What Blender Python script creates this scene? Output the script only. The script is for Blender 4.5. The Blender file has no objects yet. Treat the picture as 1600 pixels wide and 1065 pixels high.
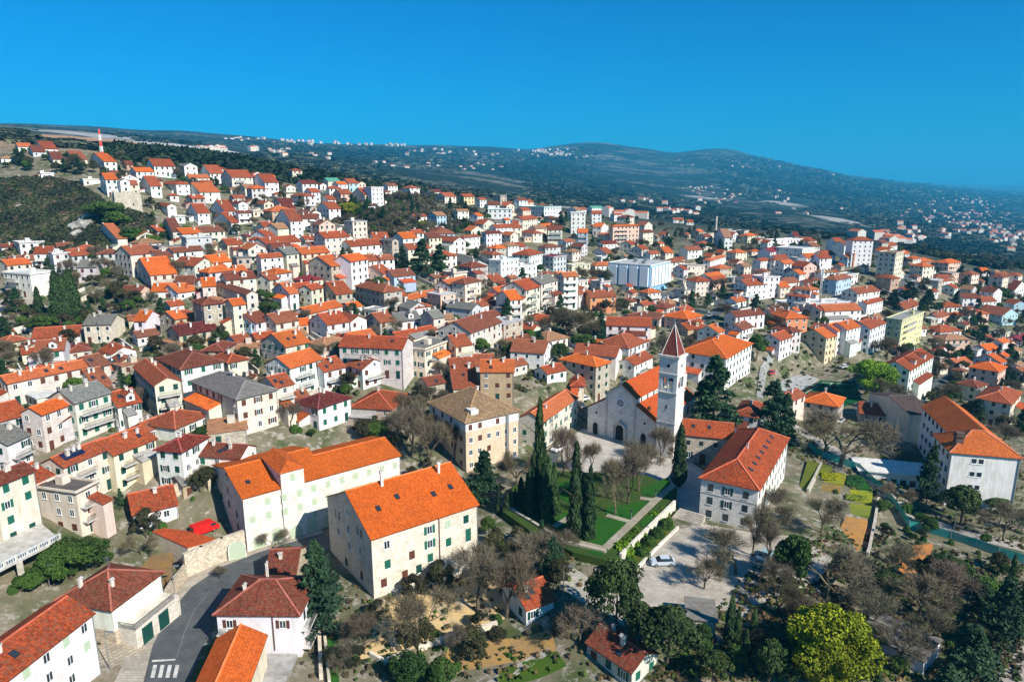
import bpy, bmesh, math, random
import numpy as np
from mathutils import Vector, Matrix, noise
S = bpy.context.scene
R = math.radians
random.seed(7)
# ---------------------------------------------------------------- camera, sky, sun, exposure
FPX, PITCH, CZ = 1067.0, R(13.0), 66.0          # focal length in photo pixels (1600 wide), tilt, height over the car park
cam_d = bpy.data.cameras.new('camera'); cam = bpy.data.objects.new('camera', cam_d); S.collection.objects.link(cam)
cam_d.sensor_width = 36; cam_d.lens = 36 * FPX / 1600; cam_d.clip_start = 1; cam_d.clip_end = 40000
cam.location = (0, 0, CZ); cam.rotation_euler = (R(90) - PITCH, 0, 0); S.camera = cam
SUN_DIR = Vector((0.73, -0.683, 0.0)).normalized()
SUN_EL = R(37)
sv = Vector((SUN_DIR.x*math.cos(SUN_EL), SUN_DIR.y*math.cos(SUN_EL), math.sin(SUN_EL)))
ld = bpy.data.lights.new('sun', 'SUN'); ld.energy = 4.9; ld.angle = R(0.5); ld.color = (1, .94, .84)
lo = bpy.data.objects.new('sun', ld); S.collection.objects.link(lo); lo.rotation_euler = (-sv).to_track_quat('-Z', 'Y').to_euler()
lo.location = (0, -50, 300)
W = bpy.data.worlds.new('World'); S.world = W; W.use_nodes = True
wn = W.node_tree.nodes; wl = W.node_tree.links
bgn = wn['Background']
sky = wn.new('ShaderNodeTexSky'); sky.sky_type = 'NISHITA'; sky.sun_disc = False
sky.sun_elevation = SUN_EL; sky.sun_rotation = math.atan2(SUN_DIR.x, SUN_DIR.y); sky.altitude = 400; sky.air_density = 1.0; sky.dust_density = 1.0; sky.ozone_density = 3.0
tint = wn.new('ShaderNodeMix'); tint.data_type = 'RGBA'; tint.blend_type = 'MULTIPLY'; tint.inputs[0].default_value = 1
tint.inputs[7].default_value = (0.004, 0.45, 0.80, 1)
wl.new(sky.outputs[0], tint.inputs[6]); wl.new(tint.outputs[2], bgn.inputs[0]); bgn.inputs[1].default_value = 0.100
S.view_settings.view_transform = 'Standard'; S.view_settings.look = 'None'; S.view_settings.gamma = 1; S.view_settings.exposure = 0.64
S.view_settings.use_curve_mapping = False
S.cycles.max_bounces = 5; S.cycles.transparent_max_bounces = 6; S.cycles.volume_bounces = 0
COL = S.collection
# ---------------------------------------------------------------- the picture's rays and the lie of the land
sp, cp = math.sin(PITCH), math.cos(PITCH)
def ray(px, py):
    a, b = (px-800)/FPX, (532.5-py)/FPX
    return (a, cp + b*sp, -sp + b*cp)            # world direction for unit depth
def at_depth(px, py, d):
    r = ray(px, py); return (r[0]*d, r[1]*d, CZ + r[2]*d)
def project(x, y, z):
    z -= CZ; d = y*cp - z*sp; v = y*sp + z*cp
    return 800 + FPX*x/d, 532.5 - FPX*v/d
def on_plane(px, py, Z):
    r = ray(px, py); t = (Z-CZ)/r[2]; return (r[0]*t, r[1]*t, Z)
# px, py, depth along the view axis
CP_D = '''0 870 106;0 610 165;50 575 190;0 500 225;20 450 255;80 445 262;0 390 292;60 330 330;0 260 370;30 232 400;0 215 480;0 209 900;0 199 1800;0 193 2600;0 196 4500
120 700 142;330 690 138;275 640 165;440 690 150;200 500 225;200 430 245;250 428 247;300 385 313;175 330 312;190 298 340;250 270 400;150 235 420;200 218 600;330 300 385;330 262 480;300 240 750;300 222 1500;250 206 2800
400 500 220;450 450 250;450 400 285;450 345 345;470 320 380;560 305 440;500 290 470;470 272 560;430 255 1100;430 235 2200;430 218 4500
520 450 262;580 492 246;440 560 192;600 610 176;520 600 180;700 485 245;640 400 310;700 325 480;700 345 430;700 300 700;650 285 1100;650 255 2400;650 227 5500
780 628 177;780 560 210;860 500 268;800 430 320;760 380 390;850 340 500;850 322 640;840 305 1300;840 280 2300;840 250 3900;840 236 6500
905 618 188;950 560 225;980 512 262;1000 466 362;975 381 460;1000 355 600;1000 335 1100;1000 300 2400;1000 265 4000;990 233 5800
1160 625 207;1170 540 262;1180 480 330;1200 440 395;1100 400 440;1100 372 540;1130 350 900;1130 325 1700;1130 285 3300;1130 250 5000;1130 237 6000
1270 578 246;1300 500 310;1290 440 380;1250 385 480;1350 412 430;1410 432 395;1350 370 700;1350 340 1600;1350 310 3200;1350 280 6000;1300 268 7000
1490 553 325;1580 440 480;1400 480 350;1590 650 230;1450 600 275;1500 480 400;1480 400 800;1600 400 1100;1600 360 2200;1600 330 4000;1600 305 7500;1600 298 11000;1450 290 9500
1480 800 158;1590 720 190;880 229 5300;915 226 5500;950 228 5600;990 235 5900;1040 241 6000;1090 242 6000;1130 235 6100;1180 241 6200;1240 256 6700;1280 263 7000;915 236 8500;1130 246 9000;990 240 9000;1040 244 9000;850 240 9000;-400 500 230;-400 300 370;-500 200 500;-500 190 2500;2000 500 430;2000 400 1100;2000 300 11000;1990 700 190'''
CP_Z = '''1035 873 0;260 1040 0;240 960 0;300 900 0;582 925 0;372 862 0;320 822 1;1060 725 0;930 720 0;850 760 0;1160 640 0;1100 700 0;1000 800 0;1185 825 0;1100 930 0;1290 605 -5;1250 700 -2;1300 750 -3;1400 830 -5
700 735 0;1590 1050 -6;1450 900 -5;1500 820 -6;700 1040 -4;1000 1040 -3;850 900 -1;600 1000 -2;1250 1000 -3;450 1050 -1;120 1060 1;60 960 4;150 900 3;200 780 5;100 840 6;420 790 1;1030 690 0;620 700 3;640 650 8;1350 680 -4;-300 1000 6;1900 1000 -8;800 660 4;500 700 8;410 720 8'''
pts = []
for row in CP_D.replace('\n', ';').split(';'):
    a, b, d = map(float, row.split()); pts.append(at_depth(a, b, d))
for row in CP_Z.replace('\n', ';').split(';'):
    a, b, Z = map(float, row.split()); pts.append(on_plane(a, b, Z))
for x, y, Z in ((-60, 40, 2), (0, 40, -1), (60, 40, -4), (0, 10, -1), (-120, 60, 6), (120, 60, -8), (0, 70, -2), (-30, 75, 0), (30, 75, -3)): pts.append((x, y, Z))
P = np.array(pts)
def prm(x, y):
    y = np.maximum(y, 8.0); return np.stack([np.clip(x/y, -3, 3)*2.6, np.log(y)*2.2], -1)
PP = prm(P[:, 0], P[:, 1])
def kern(d2): return -np.sqrt(d2 + 0.03)
n = len(P); K = np.zeros((n+3, n+3))
K[:n, :n] = kern(((PP[:, None]-PP[None])**2).sum(-1)) + np.eye(n)*0.06
K[:n, n] = 1; K[:n, n+1:] = PP; K[n, :n] = 1; K[n+1:, :n] = PP.T
rhs = np.zeros(n+3); rhs[:n] = P[:, 2]; SOL = np.linalg.solve(K, rhs)
def raw_height(x, y):
    q = prm(np.asarray(x, float), np.asarray(y, float)); sh = q.shape[:-1]; q = q.reshape(-1, 2); out = np.empty(len(q))
    for i in range(0, len(q), 20000):
        c = q[i:i+20000]; out[i:i+20000] = kern(((c[:, None]-PP[None])**2).sum(-1)) @ SOL[:n] + SOL[n] + c @ SOL[n+1:]
    return out.reshape(sh)
# levelled ground: (polygon in world metres, height, feather)
def wpoly(Z, *pp): return [on_plane(a, b, Z)[:2] for a, b in pp]
FLATS = [(wpoly(0, (985, 930), (1040, 825), (1100, 760), (1120, 640), (960, 640), (880, 690), (770, 760), (790, 850), (880, 890), (940, 960), (1060, 985), (1190, 985), (1260, 830), (1190, 760)), 0.0, 14.0),
         (wpoly(0, (215, 1064), (240, 960), (330, 870), (400, 830), (520, 800), (580, 930), (390, 900), (300, 1000), (290, 1064)), 0.0, 10.0),
         (wpoly(-5.5, (1210, 600), (1300, 570), (1400, 620), (1260, 660)), -5.5, 10.0)]
def poly_dist(x, y, poly):
    x = np.asarray(x, float); y = np.asarray(y, float); ins = np.zeros(x.shape, bool); d = np.full(x.shape, 1e9); m = len(poly)
    for i in range(m):
        ax, ay = poly[i]; bx, by = poly[(i+1) % m]
        with np.errstate(divide='ignore', invalid='ignore'):
            c = ((ay > y) != (by > y)) & (x < (bx-ax)*(y-ay)/((by-ay) if by != ay else 1e-9)+ax)
        ins ^= c
        vx, vy = bx-ax, by-ay; t = np.clip(((x-ax)*vx+(y-ay)*vy)/(vx*vx+vy*vy), 0, 1)
        d = np.minimum(d, np.hypot(x-ax-t*vx, y-ay-t*vy))
    return np.where(ins, 0, d)
def height(x, y):
    h = raw_height(x, y)
    for poly, Z, f in FLATS:
        w = np.clip(1 - poly_dist(x, y, poly)/f, 0, 1); w = w*w*(3-2*w); h = h*(1-w) + Z*w
    return h
# fast lookup table in (x/y, ln y)
LU, LV = 420, 420; U0, U1, V0, V1 = -2.6, 2.6, math.log(12), math.log(14000)
gu = np.linspace(U0, U1, LU); gv = np.linspace(V0, V1, LV)
VV, UU = np.meshgrid(gv, gu, indexing='ij'); YY = np.exp(VV); TAB = height(UU*YY, YY)
for p0, w0, a0 in ((915, 46, 5.5), (1128, 46, 7.0), (1045, 26, -2.5), (1285, 22, 3.0), (820, 34, -3.0), (1215, 26, -2.0), (330, 60, 2.0)):
    TAB += (a0/FPX*YY)*np.exp(-(((800+FPX*cp*UU/(cp*cp+sp*sp*0)*1.0)-p0)/w0)**2)*np.clip((YY-3300)/1800, 0, 1)
def H(x, y):
    y = max(y, 12.1); u = (min(max(x/y, U0), U1-1e-6)-U0)/(U1-U0)*(LU-1); v = (min(math.log(y), V1-1e-6)-V0)/(V1-V0)*(LV-1)
    i, j = int(v), int(u); a, b = v-i, u-j
    i = min(i, LV-2); j = min(j, LU-2)
    return (TAB[i, j]*(1-b)+TAB[i, j+1]*b)*(1-a)+(TAB[i+1, j]*(1-b)+TAB[i+1, j+1]*b)*a
def ground(px, py, h=0.0, dmin=60, dmax=9000):
    """first point of the pixel's ray that lies h above the land"""
    r = ray(px, py); t = dmin
    f = lambda t: CZ + r[2]*t - H(r[0]*t, r[1]*t) - h
    if f(t) < 0:
        t = 30
    p = t
    while t < dmax:
        if f(t) < 0:
            lo_, hi = p, t
            for _ in range(18):
                m = (lo_+hi)/2
                if f(m) < 0: hi = m
                else: lo_ = m
            return (r[0]*hi, r[1]*hi, H(r[0]*hi, r[1]*hi))
        p = t; t *= 1.012
    t = 450; return (r[0]*t, r[1]*t, H(r[0]*t, r[1]*t))
# ---------------------------------------------------------------- materials
def mat(name, base=(.5, .5, .5), rough=.85, build=None, **kw):
    m = bpy.data.materials.new(name); m.use_nodes = True; nt = m.node_tree; b = nt.nodes['Principled BSDF']
    b.inputs['Base Color'].default_value = (*base, 1); b.inputs['Roughness'].default_value = rough
    b.inputs['Specular IOR Level'].default_value = kw.get('spec', .25); b.inputs['Metallic'].default_value = kw.get('metal', 0)
    if build: build(nt, nt.nodes, nt.links, b)
    return m
def N(nt, t, **kw):
    o = nt.nodes.new('ShaderNode'+t)
    for k, v in kw.items():
        if k in o.inputs: o.inputs[k].default_value = v
        else: setattr(o, k, v)
    return o
def mixc(nt, fac, a, b, mode='MIX'):
    m = nt.nodes.new('ShaderNodeMix'); m.data_type = 'RGBA'; m.blend_type = mode
    for s, v in ((0, fac), (6, a), (7, b)):
        if hasattr(v, 'links') or hasattr(v, 'is_linked'): nt.links.new(v, m.inputs[s])
        elif isinstance(v, (int, float)): m.inputs[s].default_value = v
        else: m.inputs[s].default_value = (*v[:3], 1)
    return m.outputs[2]
def ramp(nt, val, lo_, hi, a=0.0, b=1.0):
    m = nt.nodes.new('ShaderNodeMapRange'); m.inputs[1].default_value = lo_; m.inputs[2].default_value = hi; m.inputs[3].default_value = a; m.inputs[4].default_value = b
    nt.links.new(val, m.inputs[0]); return m.outputs[0]
def objcol(nt): return nt.nodes.new('ShaderNodeObjectInfo').outputs['Color']
def coord(nt, kind='Object', scale=None):
    t = nt.nodes.new('ShaderNodeTexCoord').outputs[kind]
    if scale is None: return t
    mp = nt.nodes.new('ShaderNodeMapping'); mp.inputs['Scale'].default_value = scale; nt.links.new(t, mp.inputs[0]); return mp.outputs[0]
def nz(nt, vec, scale, detail=3, rough=.55):
    t = N(nt, 'TexNoise', Scale=scale, Detail=detail, Roughness=rough); nt.links.new(vec, t.inputs['Vector']); return t.outputs[0]
def bump(nt, b, h, strength=.4, dist=.05):
    m = N(nt, 'Bump', Strength=strength, Distance=dist); nt.links.new(h, m.inputs['Height']); nt.links.new(m.outputs[0], b.inputs['Normal'])
def pos(nt): return nt.nodes.new('ShaderNodeNewGeometry').outputs['Position']
def roof_mat(name, wear, lich):
    def f(nt, nd, lk, b):
        uv = coord(nt, 'UV'); br = N(nt, 'TexBrick', Scale=1.0)
        br.inputs['Color1'].default_value = (1.12, 1.12, 1.12, 1); br.inputs['Color2'].default_value = (1-wear, 1-wear, 1-wear, 1); br.inputs['Mortar'].default_value = (.42, .4, .4, 1)
        br.inputs['Mortar Size'].default_value = .022; br.inputs['Brick Width'].default_value = .27; br.inputs['Row Height'].default_value = .40; br.inputs['Mortar Smooth'].default_value = .4
        lk.new(uv, br.inputs[0])
        w = pos(nt); n1 = ramp(nt, nz(nt, w, .55, 5, .7), .35, .7); n2 = ramp(nt, nz(nt, w, 2.3, 4, .8), .50, .58)
        c = mixc(nt, 1.0, objcol(nt), br.outputs[0], 'MULTIPLY')
        mult = nd.new('ShaderNodeMath'); mult.operation = 'MULTIPLY'; lk.new(n1, mult.inputs[0]); mult.inputs[1].default_value = wear*.9
        c = mixc(nt, mult.outputs[0], c, mixc(nt, 1.0, c, (.50, .42, .42), 'MULTIPLY'))
        m2 = nd.new('ShaderNodeMath'); m2.operation = 'MULTIPLY'; lk.new(n2, m2.inputs[0]); m2.inputs[1].default_value = lich
        c = mixc(nt, m2.outputs[0], c, (.19, .11, .07)); c = mixc(nt, ramp(nt, nz(nt, w, .16, 3, .6), .42, .62, 0, .45), c, mixc(nt, 1.0, c, (.74, .80, .9), 'MULTIPLY')); lk.new(c, b.inputs['Base Color'])
        wv = N(nt, 'TexWave', Scale=3.7*math.pi/6.283*2); wv.bands_direction = 'X'; lk.new(uv, wv.inputs[0])
        ad = nd.new('ShaderNodeMath'); ad.operation = 'ADD'; lk.new(wv.outputs['Fac'], ad.inputs[0]); lk.new(br.outputs['Fac'], ad.inputs[1])
        bump(nt, b, ad.outputs[0], .7, .05)
    return mat(name, rough=.9, build=f, spec=.1)
M = {}
M['roof_new'] = roof_mat('clay_tiles_new', .28, .16)
M['roof_old'] = roof_mat('clay_tiles_old', .50, .70)
def plaster(nt, nd, lk, b):
    w = pos(nt); mp = N(nt, 'Mapping'); mp.inputs['Scale'].default_value = (1, 1, .25); lk.new(w, mp.inputs[0])
    c = mixc(nt, ramp(nt, nz(nt, mp.outputs[0], 1.1, 6, .7), .42, .7, 0, .75), objcol(nt), mixc(nt, 1.0, objcol(nt), (.68, .62, .54), 'MULTIPLY'))
    c = mixc(nt, ramp(nt, nz(nt, w, .35, 3, .6), .4, .7, 0, .4), c, mixc(nt, 1.0, c, (.80, .78, .74), 'MULTIPLY'))
    lk.new(c, b.inputs['Base Color']); bump(nt, b, nz(nt, w, 9, 4), .25, .02)
M['plaster'] = mat('painted_plaster', rough=.9, build=plaster)
def stone(sw, sh, mort, con):
    def f(nt, nd, lk, b):
        uv = coord(nt, 'UV'); br = N(nt, 'TexBrick', Scale=1.0)
        w = pos(nt); dv = N(nt, 'VectorMath'); dv.operation = 'SCALE'; nn = N(nt, 'TexNoise', Scale=1.3); lk.new(w, nn.inputs[0]); lk.new(nn.outputs[1], dv.inputs[0]); dv.inputs[3].default_value = .10
        ad = N(nt, 'VectorMath'); lk.new(uv, ad.inputs[0]); lk.new(dv.outputs[0], ad.inputs[1]); lk.new(ad.outputs[0], br.inputs[0])
        br.inputs['Color1'].default_value = (1.1, 1.08, 1.05, 1); br.inputs['Color2'].default_value = (con, con*.97, con*.92, 1); br.inputs['Mortar'].default_value = (mort, mort*.95, mort*.88, 1)
        br.inputs['Mortar Size'].default_value = .022; br.inputs['Brick Width'].default_value = sw; br.inputs['Row Height'].default_value = sh; br.inputs['Bias'].default_value = -.15
        c = mixc(nt, 1.0, objcol(nt), br.outputs[0], 'MULTIPLY')
        c = mixc(nt, ramp(nt, nz(nt, w, .5, 5, .7), .42, .72, 0, .7), c, mixc(nt, 1.0, c, (.62, .58, .54), 'MULTIPLY'))
        lk.new(c, b.inputs['Base Color']); bump(nt, b, br.outputs['Fac'], -.5, .04)
    return f
M['stone'] = mat('rubble_stone', rough=.95, build=stone(.52, .27, .50, .60))
M['pale_stone'] = mat('limewashed_stone', rough=.95, build=stone(.60, .32, .62, .86))
M['brick'] = mat('brick_clay', rough=.95, build=stone(.3, .12, .8, .8))
def grey_roof(nt, nd, lk, b):
    w = pos(nt); uv = coord(nt, 'UV'); br = N(nt, 'TexBrick', Scale=1.0); lk.new(uv, br.inputs[0])
    br.inputs['Color1'].default_value = (1.1, 1.1, 1.1, 1); br.inputs['Color2'].default_value = (.6, .6, .6, 1); br.inputs['Mortar'].default_value = (.35, .35, .35, 1); br.inputs['Brick Width'].default_value = .4; br.inputs['Row Height'].default_value = .35
    c = mixc(nt, 1.0, objcol(nt), br.outputs[0], 'MULTIPLY'); c = mixc(nt, ramp(nt, nz(nt, w, .8, 5, .7), .4, .7, 0, .5), c, (.12, .11, .09)); lk.new(c, b.inputs['Base Color'])
    bump(nt, b, br.outputs['Fac'], -.5, .03)
M['slate'] = mat('stone_slabs', rough=.9, build=grey_roof)
def flatroof(nt, nd, lk, b):
    w = pos(nt); c = mixc(nt, ramp(nt, nz(nt, w, .7, 6, .7), .4, .65), objcol(nt), mixc(nt, 1.0, objcol(nt), (.6, .58, .55), 'MULTIPLY')); lk.new(c, b.inputs['Base Color'])
M['flat'] = mat('weathered_concrete', rough=.9, build=flatroof)
M['metal_roof'] = mat('ribbed_sheet', rough=.6, build=lambda nt, nd, lk, b: (lk.new(objcol(nt), b.inputs['Base Color']), (lambda wv: (lk.new(coord(nt, 'UV'), wv.inputs[0]), bump(nt, b, wv.outputs['Fac'], .8, .06)))(N(nt, 'TexWave', Scale=1.2))))
M['paint'] = mat('paint_coat', rough=.55, build=lambda nt, nd, lk, b: lk.new(objcol(nt), b.inputs['Base Color']), spec=.4)
M['glass'] = mat('window_glass', (.025, .035, .045), .08, spec=.6)
M['dark'] = mat('dark_opening', (.018, .017, .016), .9)
M['white'] = mat('white_paint', (.78, .78, .75), .5)
M['green_p'] = mat('green_shutter_paint', (.015, .115, .075), .55)
M['dgreen_p'] = mat('dark_green_paint', (.010, .055, .045), .55)
M['pale_p'] = mat('pale_green_paint', (.42, .50, .36), .6)
M['brown_p'] = mat('brown_shutter_paint', (.11, .04, .025), .6)
M['iron'] = mat('black_iron', (.02, .02, .022), .5, spec=.5)
M['steel'] = mat('galvanised_steel', (.35, .36, .36), .45, metal=.6)
M['blue'] = mat('blue_paint', (.05, .22, .45), .5)
M['wood'] = mat('weathered_wood', (.16, .10, .06), .8)
# ---------------------------------------------------------------- mesh helpers
class MB:
    """collects faces; build() links them as one mesh object"""
    def __init__(s): s.v, s.f, s.uv, s.mi = [], [], [], []
    def quad(s, pts, uvs=None, mi=0):
        i = len(s.v); s.v += [tuple(p) for p in pts]; s.f.append(tuple(range(i, i+len(pts)))); s.mi.append(mi)
        if uvs is None:
            a = Vector(pts[0]); e = (Vector(pts[1])-a)
            nrm = e.cross(Vector(pts[-1])-a)
            if abs(nrm.z) > .9*nrm.length or nrm.length == 0: uvs = [(p[0], p[1]) for p in pts]
            else:
                h = Vector((e.x, e.y, 0)); h = h.normalized() if h.length > 1e-6 else Vector((-nrm.y, nrm.x, 0)).normalized()
                uvs = [(Vector(p).dot(h), p[2]) for p in pts]
        s.uv += uvs
    def box(s, x0, y0, z0, x1, y1, z1, mi=0, bottom=True):
        a, b, c, d = (x0, y0), (x1, y0), (x1, y1), (x0, y1)
        for p, q in ((a, b), (b, c), (c, d), (d, a)): s.quad([(*p, z0), (*q, z0), (*q, z1), (*p, z1)], mi=mi)
        s.quad([(*a, z1), (*b, z1), (*c, z1), (*d, z1)], mi=mi)
        if bottom: s.quad([(*d, z0), (*c, z0), (*b, z0), (*a, z0)], mi=mi)
    def prism(s, poly, z0, z1, mi=0):
        m = len(poly)
        for i in range(m):
            p, q = poly[i], poly[(i+1) % m]; s.quad([(*p, z0), (*q, z0), (*q, z1), (*p, z1)], mi=mi)
        s.quad([(*p, z1) for p in poly], mi=mi); s.quad([(*p, z0) for p in reversed(poly)], mi=mi)
    def tube(s, a, b, r0, r1, n=6, mi=0, cap=False):
        a, b = Vector(a), Vector(b); d = (b-a)
        if d.length < 1e-6: return
        d.normalize(); u = d.orthogonal().normalized(); w = d.cross(u); ra, rb = [], []
        for i in range(n):
            t = 6.28318*i/n; o = u*math.cos(t)+w*math.sin(t); ra.append(a+o*r0); rb.append(b+o*r1)
        for i in range(n):
            j = (i+1) % n; s.quad([ra[i], ra[j], rb[j], rb[i]], [(0, 0)]*4, mi)
        if cap: s.quad(rb, [(0, 0)]*n, mi)
    def beam(s, a, b, w, h, mi=0):
        a, b = Vector(a), Vector(b); d = b-a; L = d.length; d.normalize()
        side = d.cross(Vector((0, 0, 1))); side = side.normalized() if side.length > 1e-4 else Vector((1, 0, 0)); up = side.cross(d)
        c = [side*(w/2)*i + up*(h/2)*j for i, j in ((-1, -1), (1, -1), (1, 1), (-1, 1))]
        for i in range(4):
            j = (i+1) % 4; s.quad([a+c[i], a+c[j], b+c[j], b+c[i]], [(0, 0), (0, .2), (L, .2), (L, 0)], mi)
        s.quad([a+q for q in reversed(c)], [(0, 0)]*4, mi); s.quad([b+q for q in c], [(0, 0)]*4, mi)
    def mesh(s, name, mats, smooth=False):
        me = bpy.data.meshes.new(name); me.from_pydata(s.v, [], s.f)
        for m in (mats if isinstance(mats, (list, tuple)) else [mats]): me.materials.append(M[m] if isinstance(m, str) else m)
        ul = me.uv_layers.new(name='UVMap'); ul.data.foreach_set('uv', [c for q in s.uv for c in q])
        me.polygons.foreach_set('material_index', s.mi)
        if smooth: me.polygons.foreach_set('use_smooth', [True]*len(s.f))
        me.update(); return me
    def build(s, name, mats, parent=None, color=None, smooth=False):
        return link(name, s.mesh(name, mats, smooth), parent, color)
def link(name, data, parent=None, color=None, loc=None, rz=0, scale=None):
    o = bpy.data.objects.new(name, data); COL.objects.link(o)
    if parent: o.parent = parent
    if color is not None: o.color = (*color[:3], 1)
    if loc is not None: o.location = loc
    if rz: o.rotation_euler = (0, 0, rz)
    if scale is not None: o.scale = scale
    return o
def tag(o, label=None, cat=None, group=None, kind=None):
    if label: o['label'] = label
    if cat: o['category'] = cat
    if group: o['group'] = group
    if kind: o['kind'] = kind
    return o
def empty(name, loc, rz=0): return link(name, None, loc=loc, rz=rz)
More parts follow.
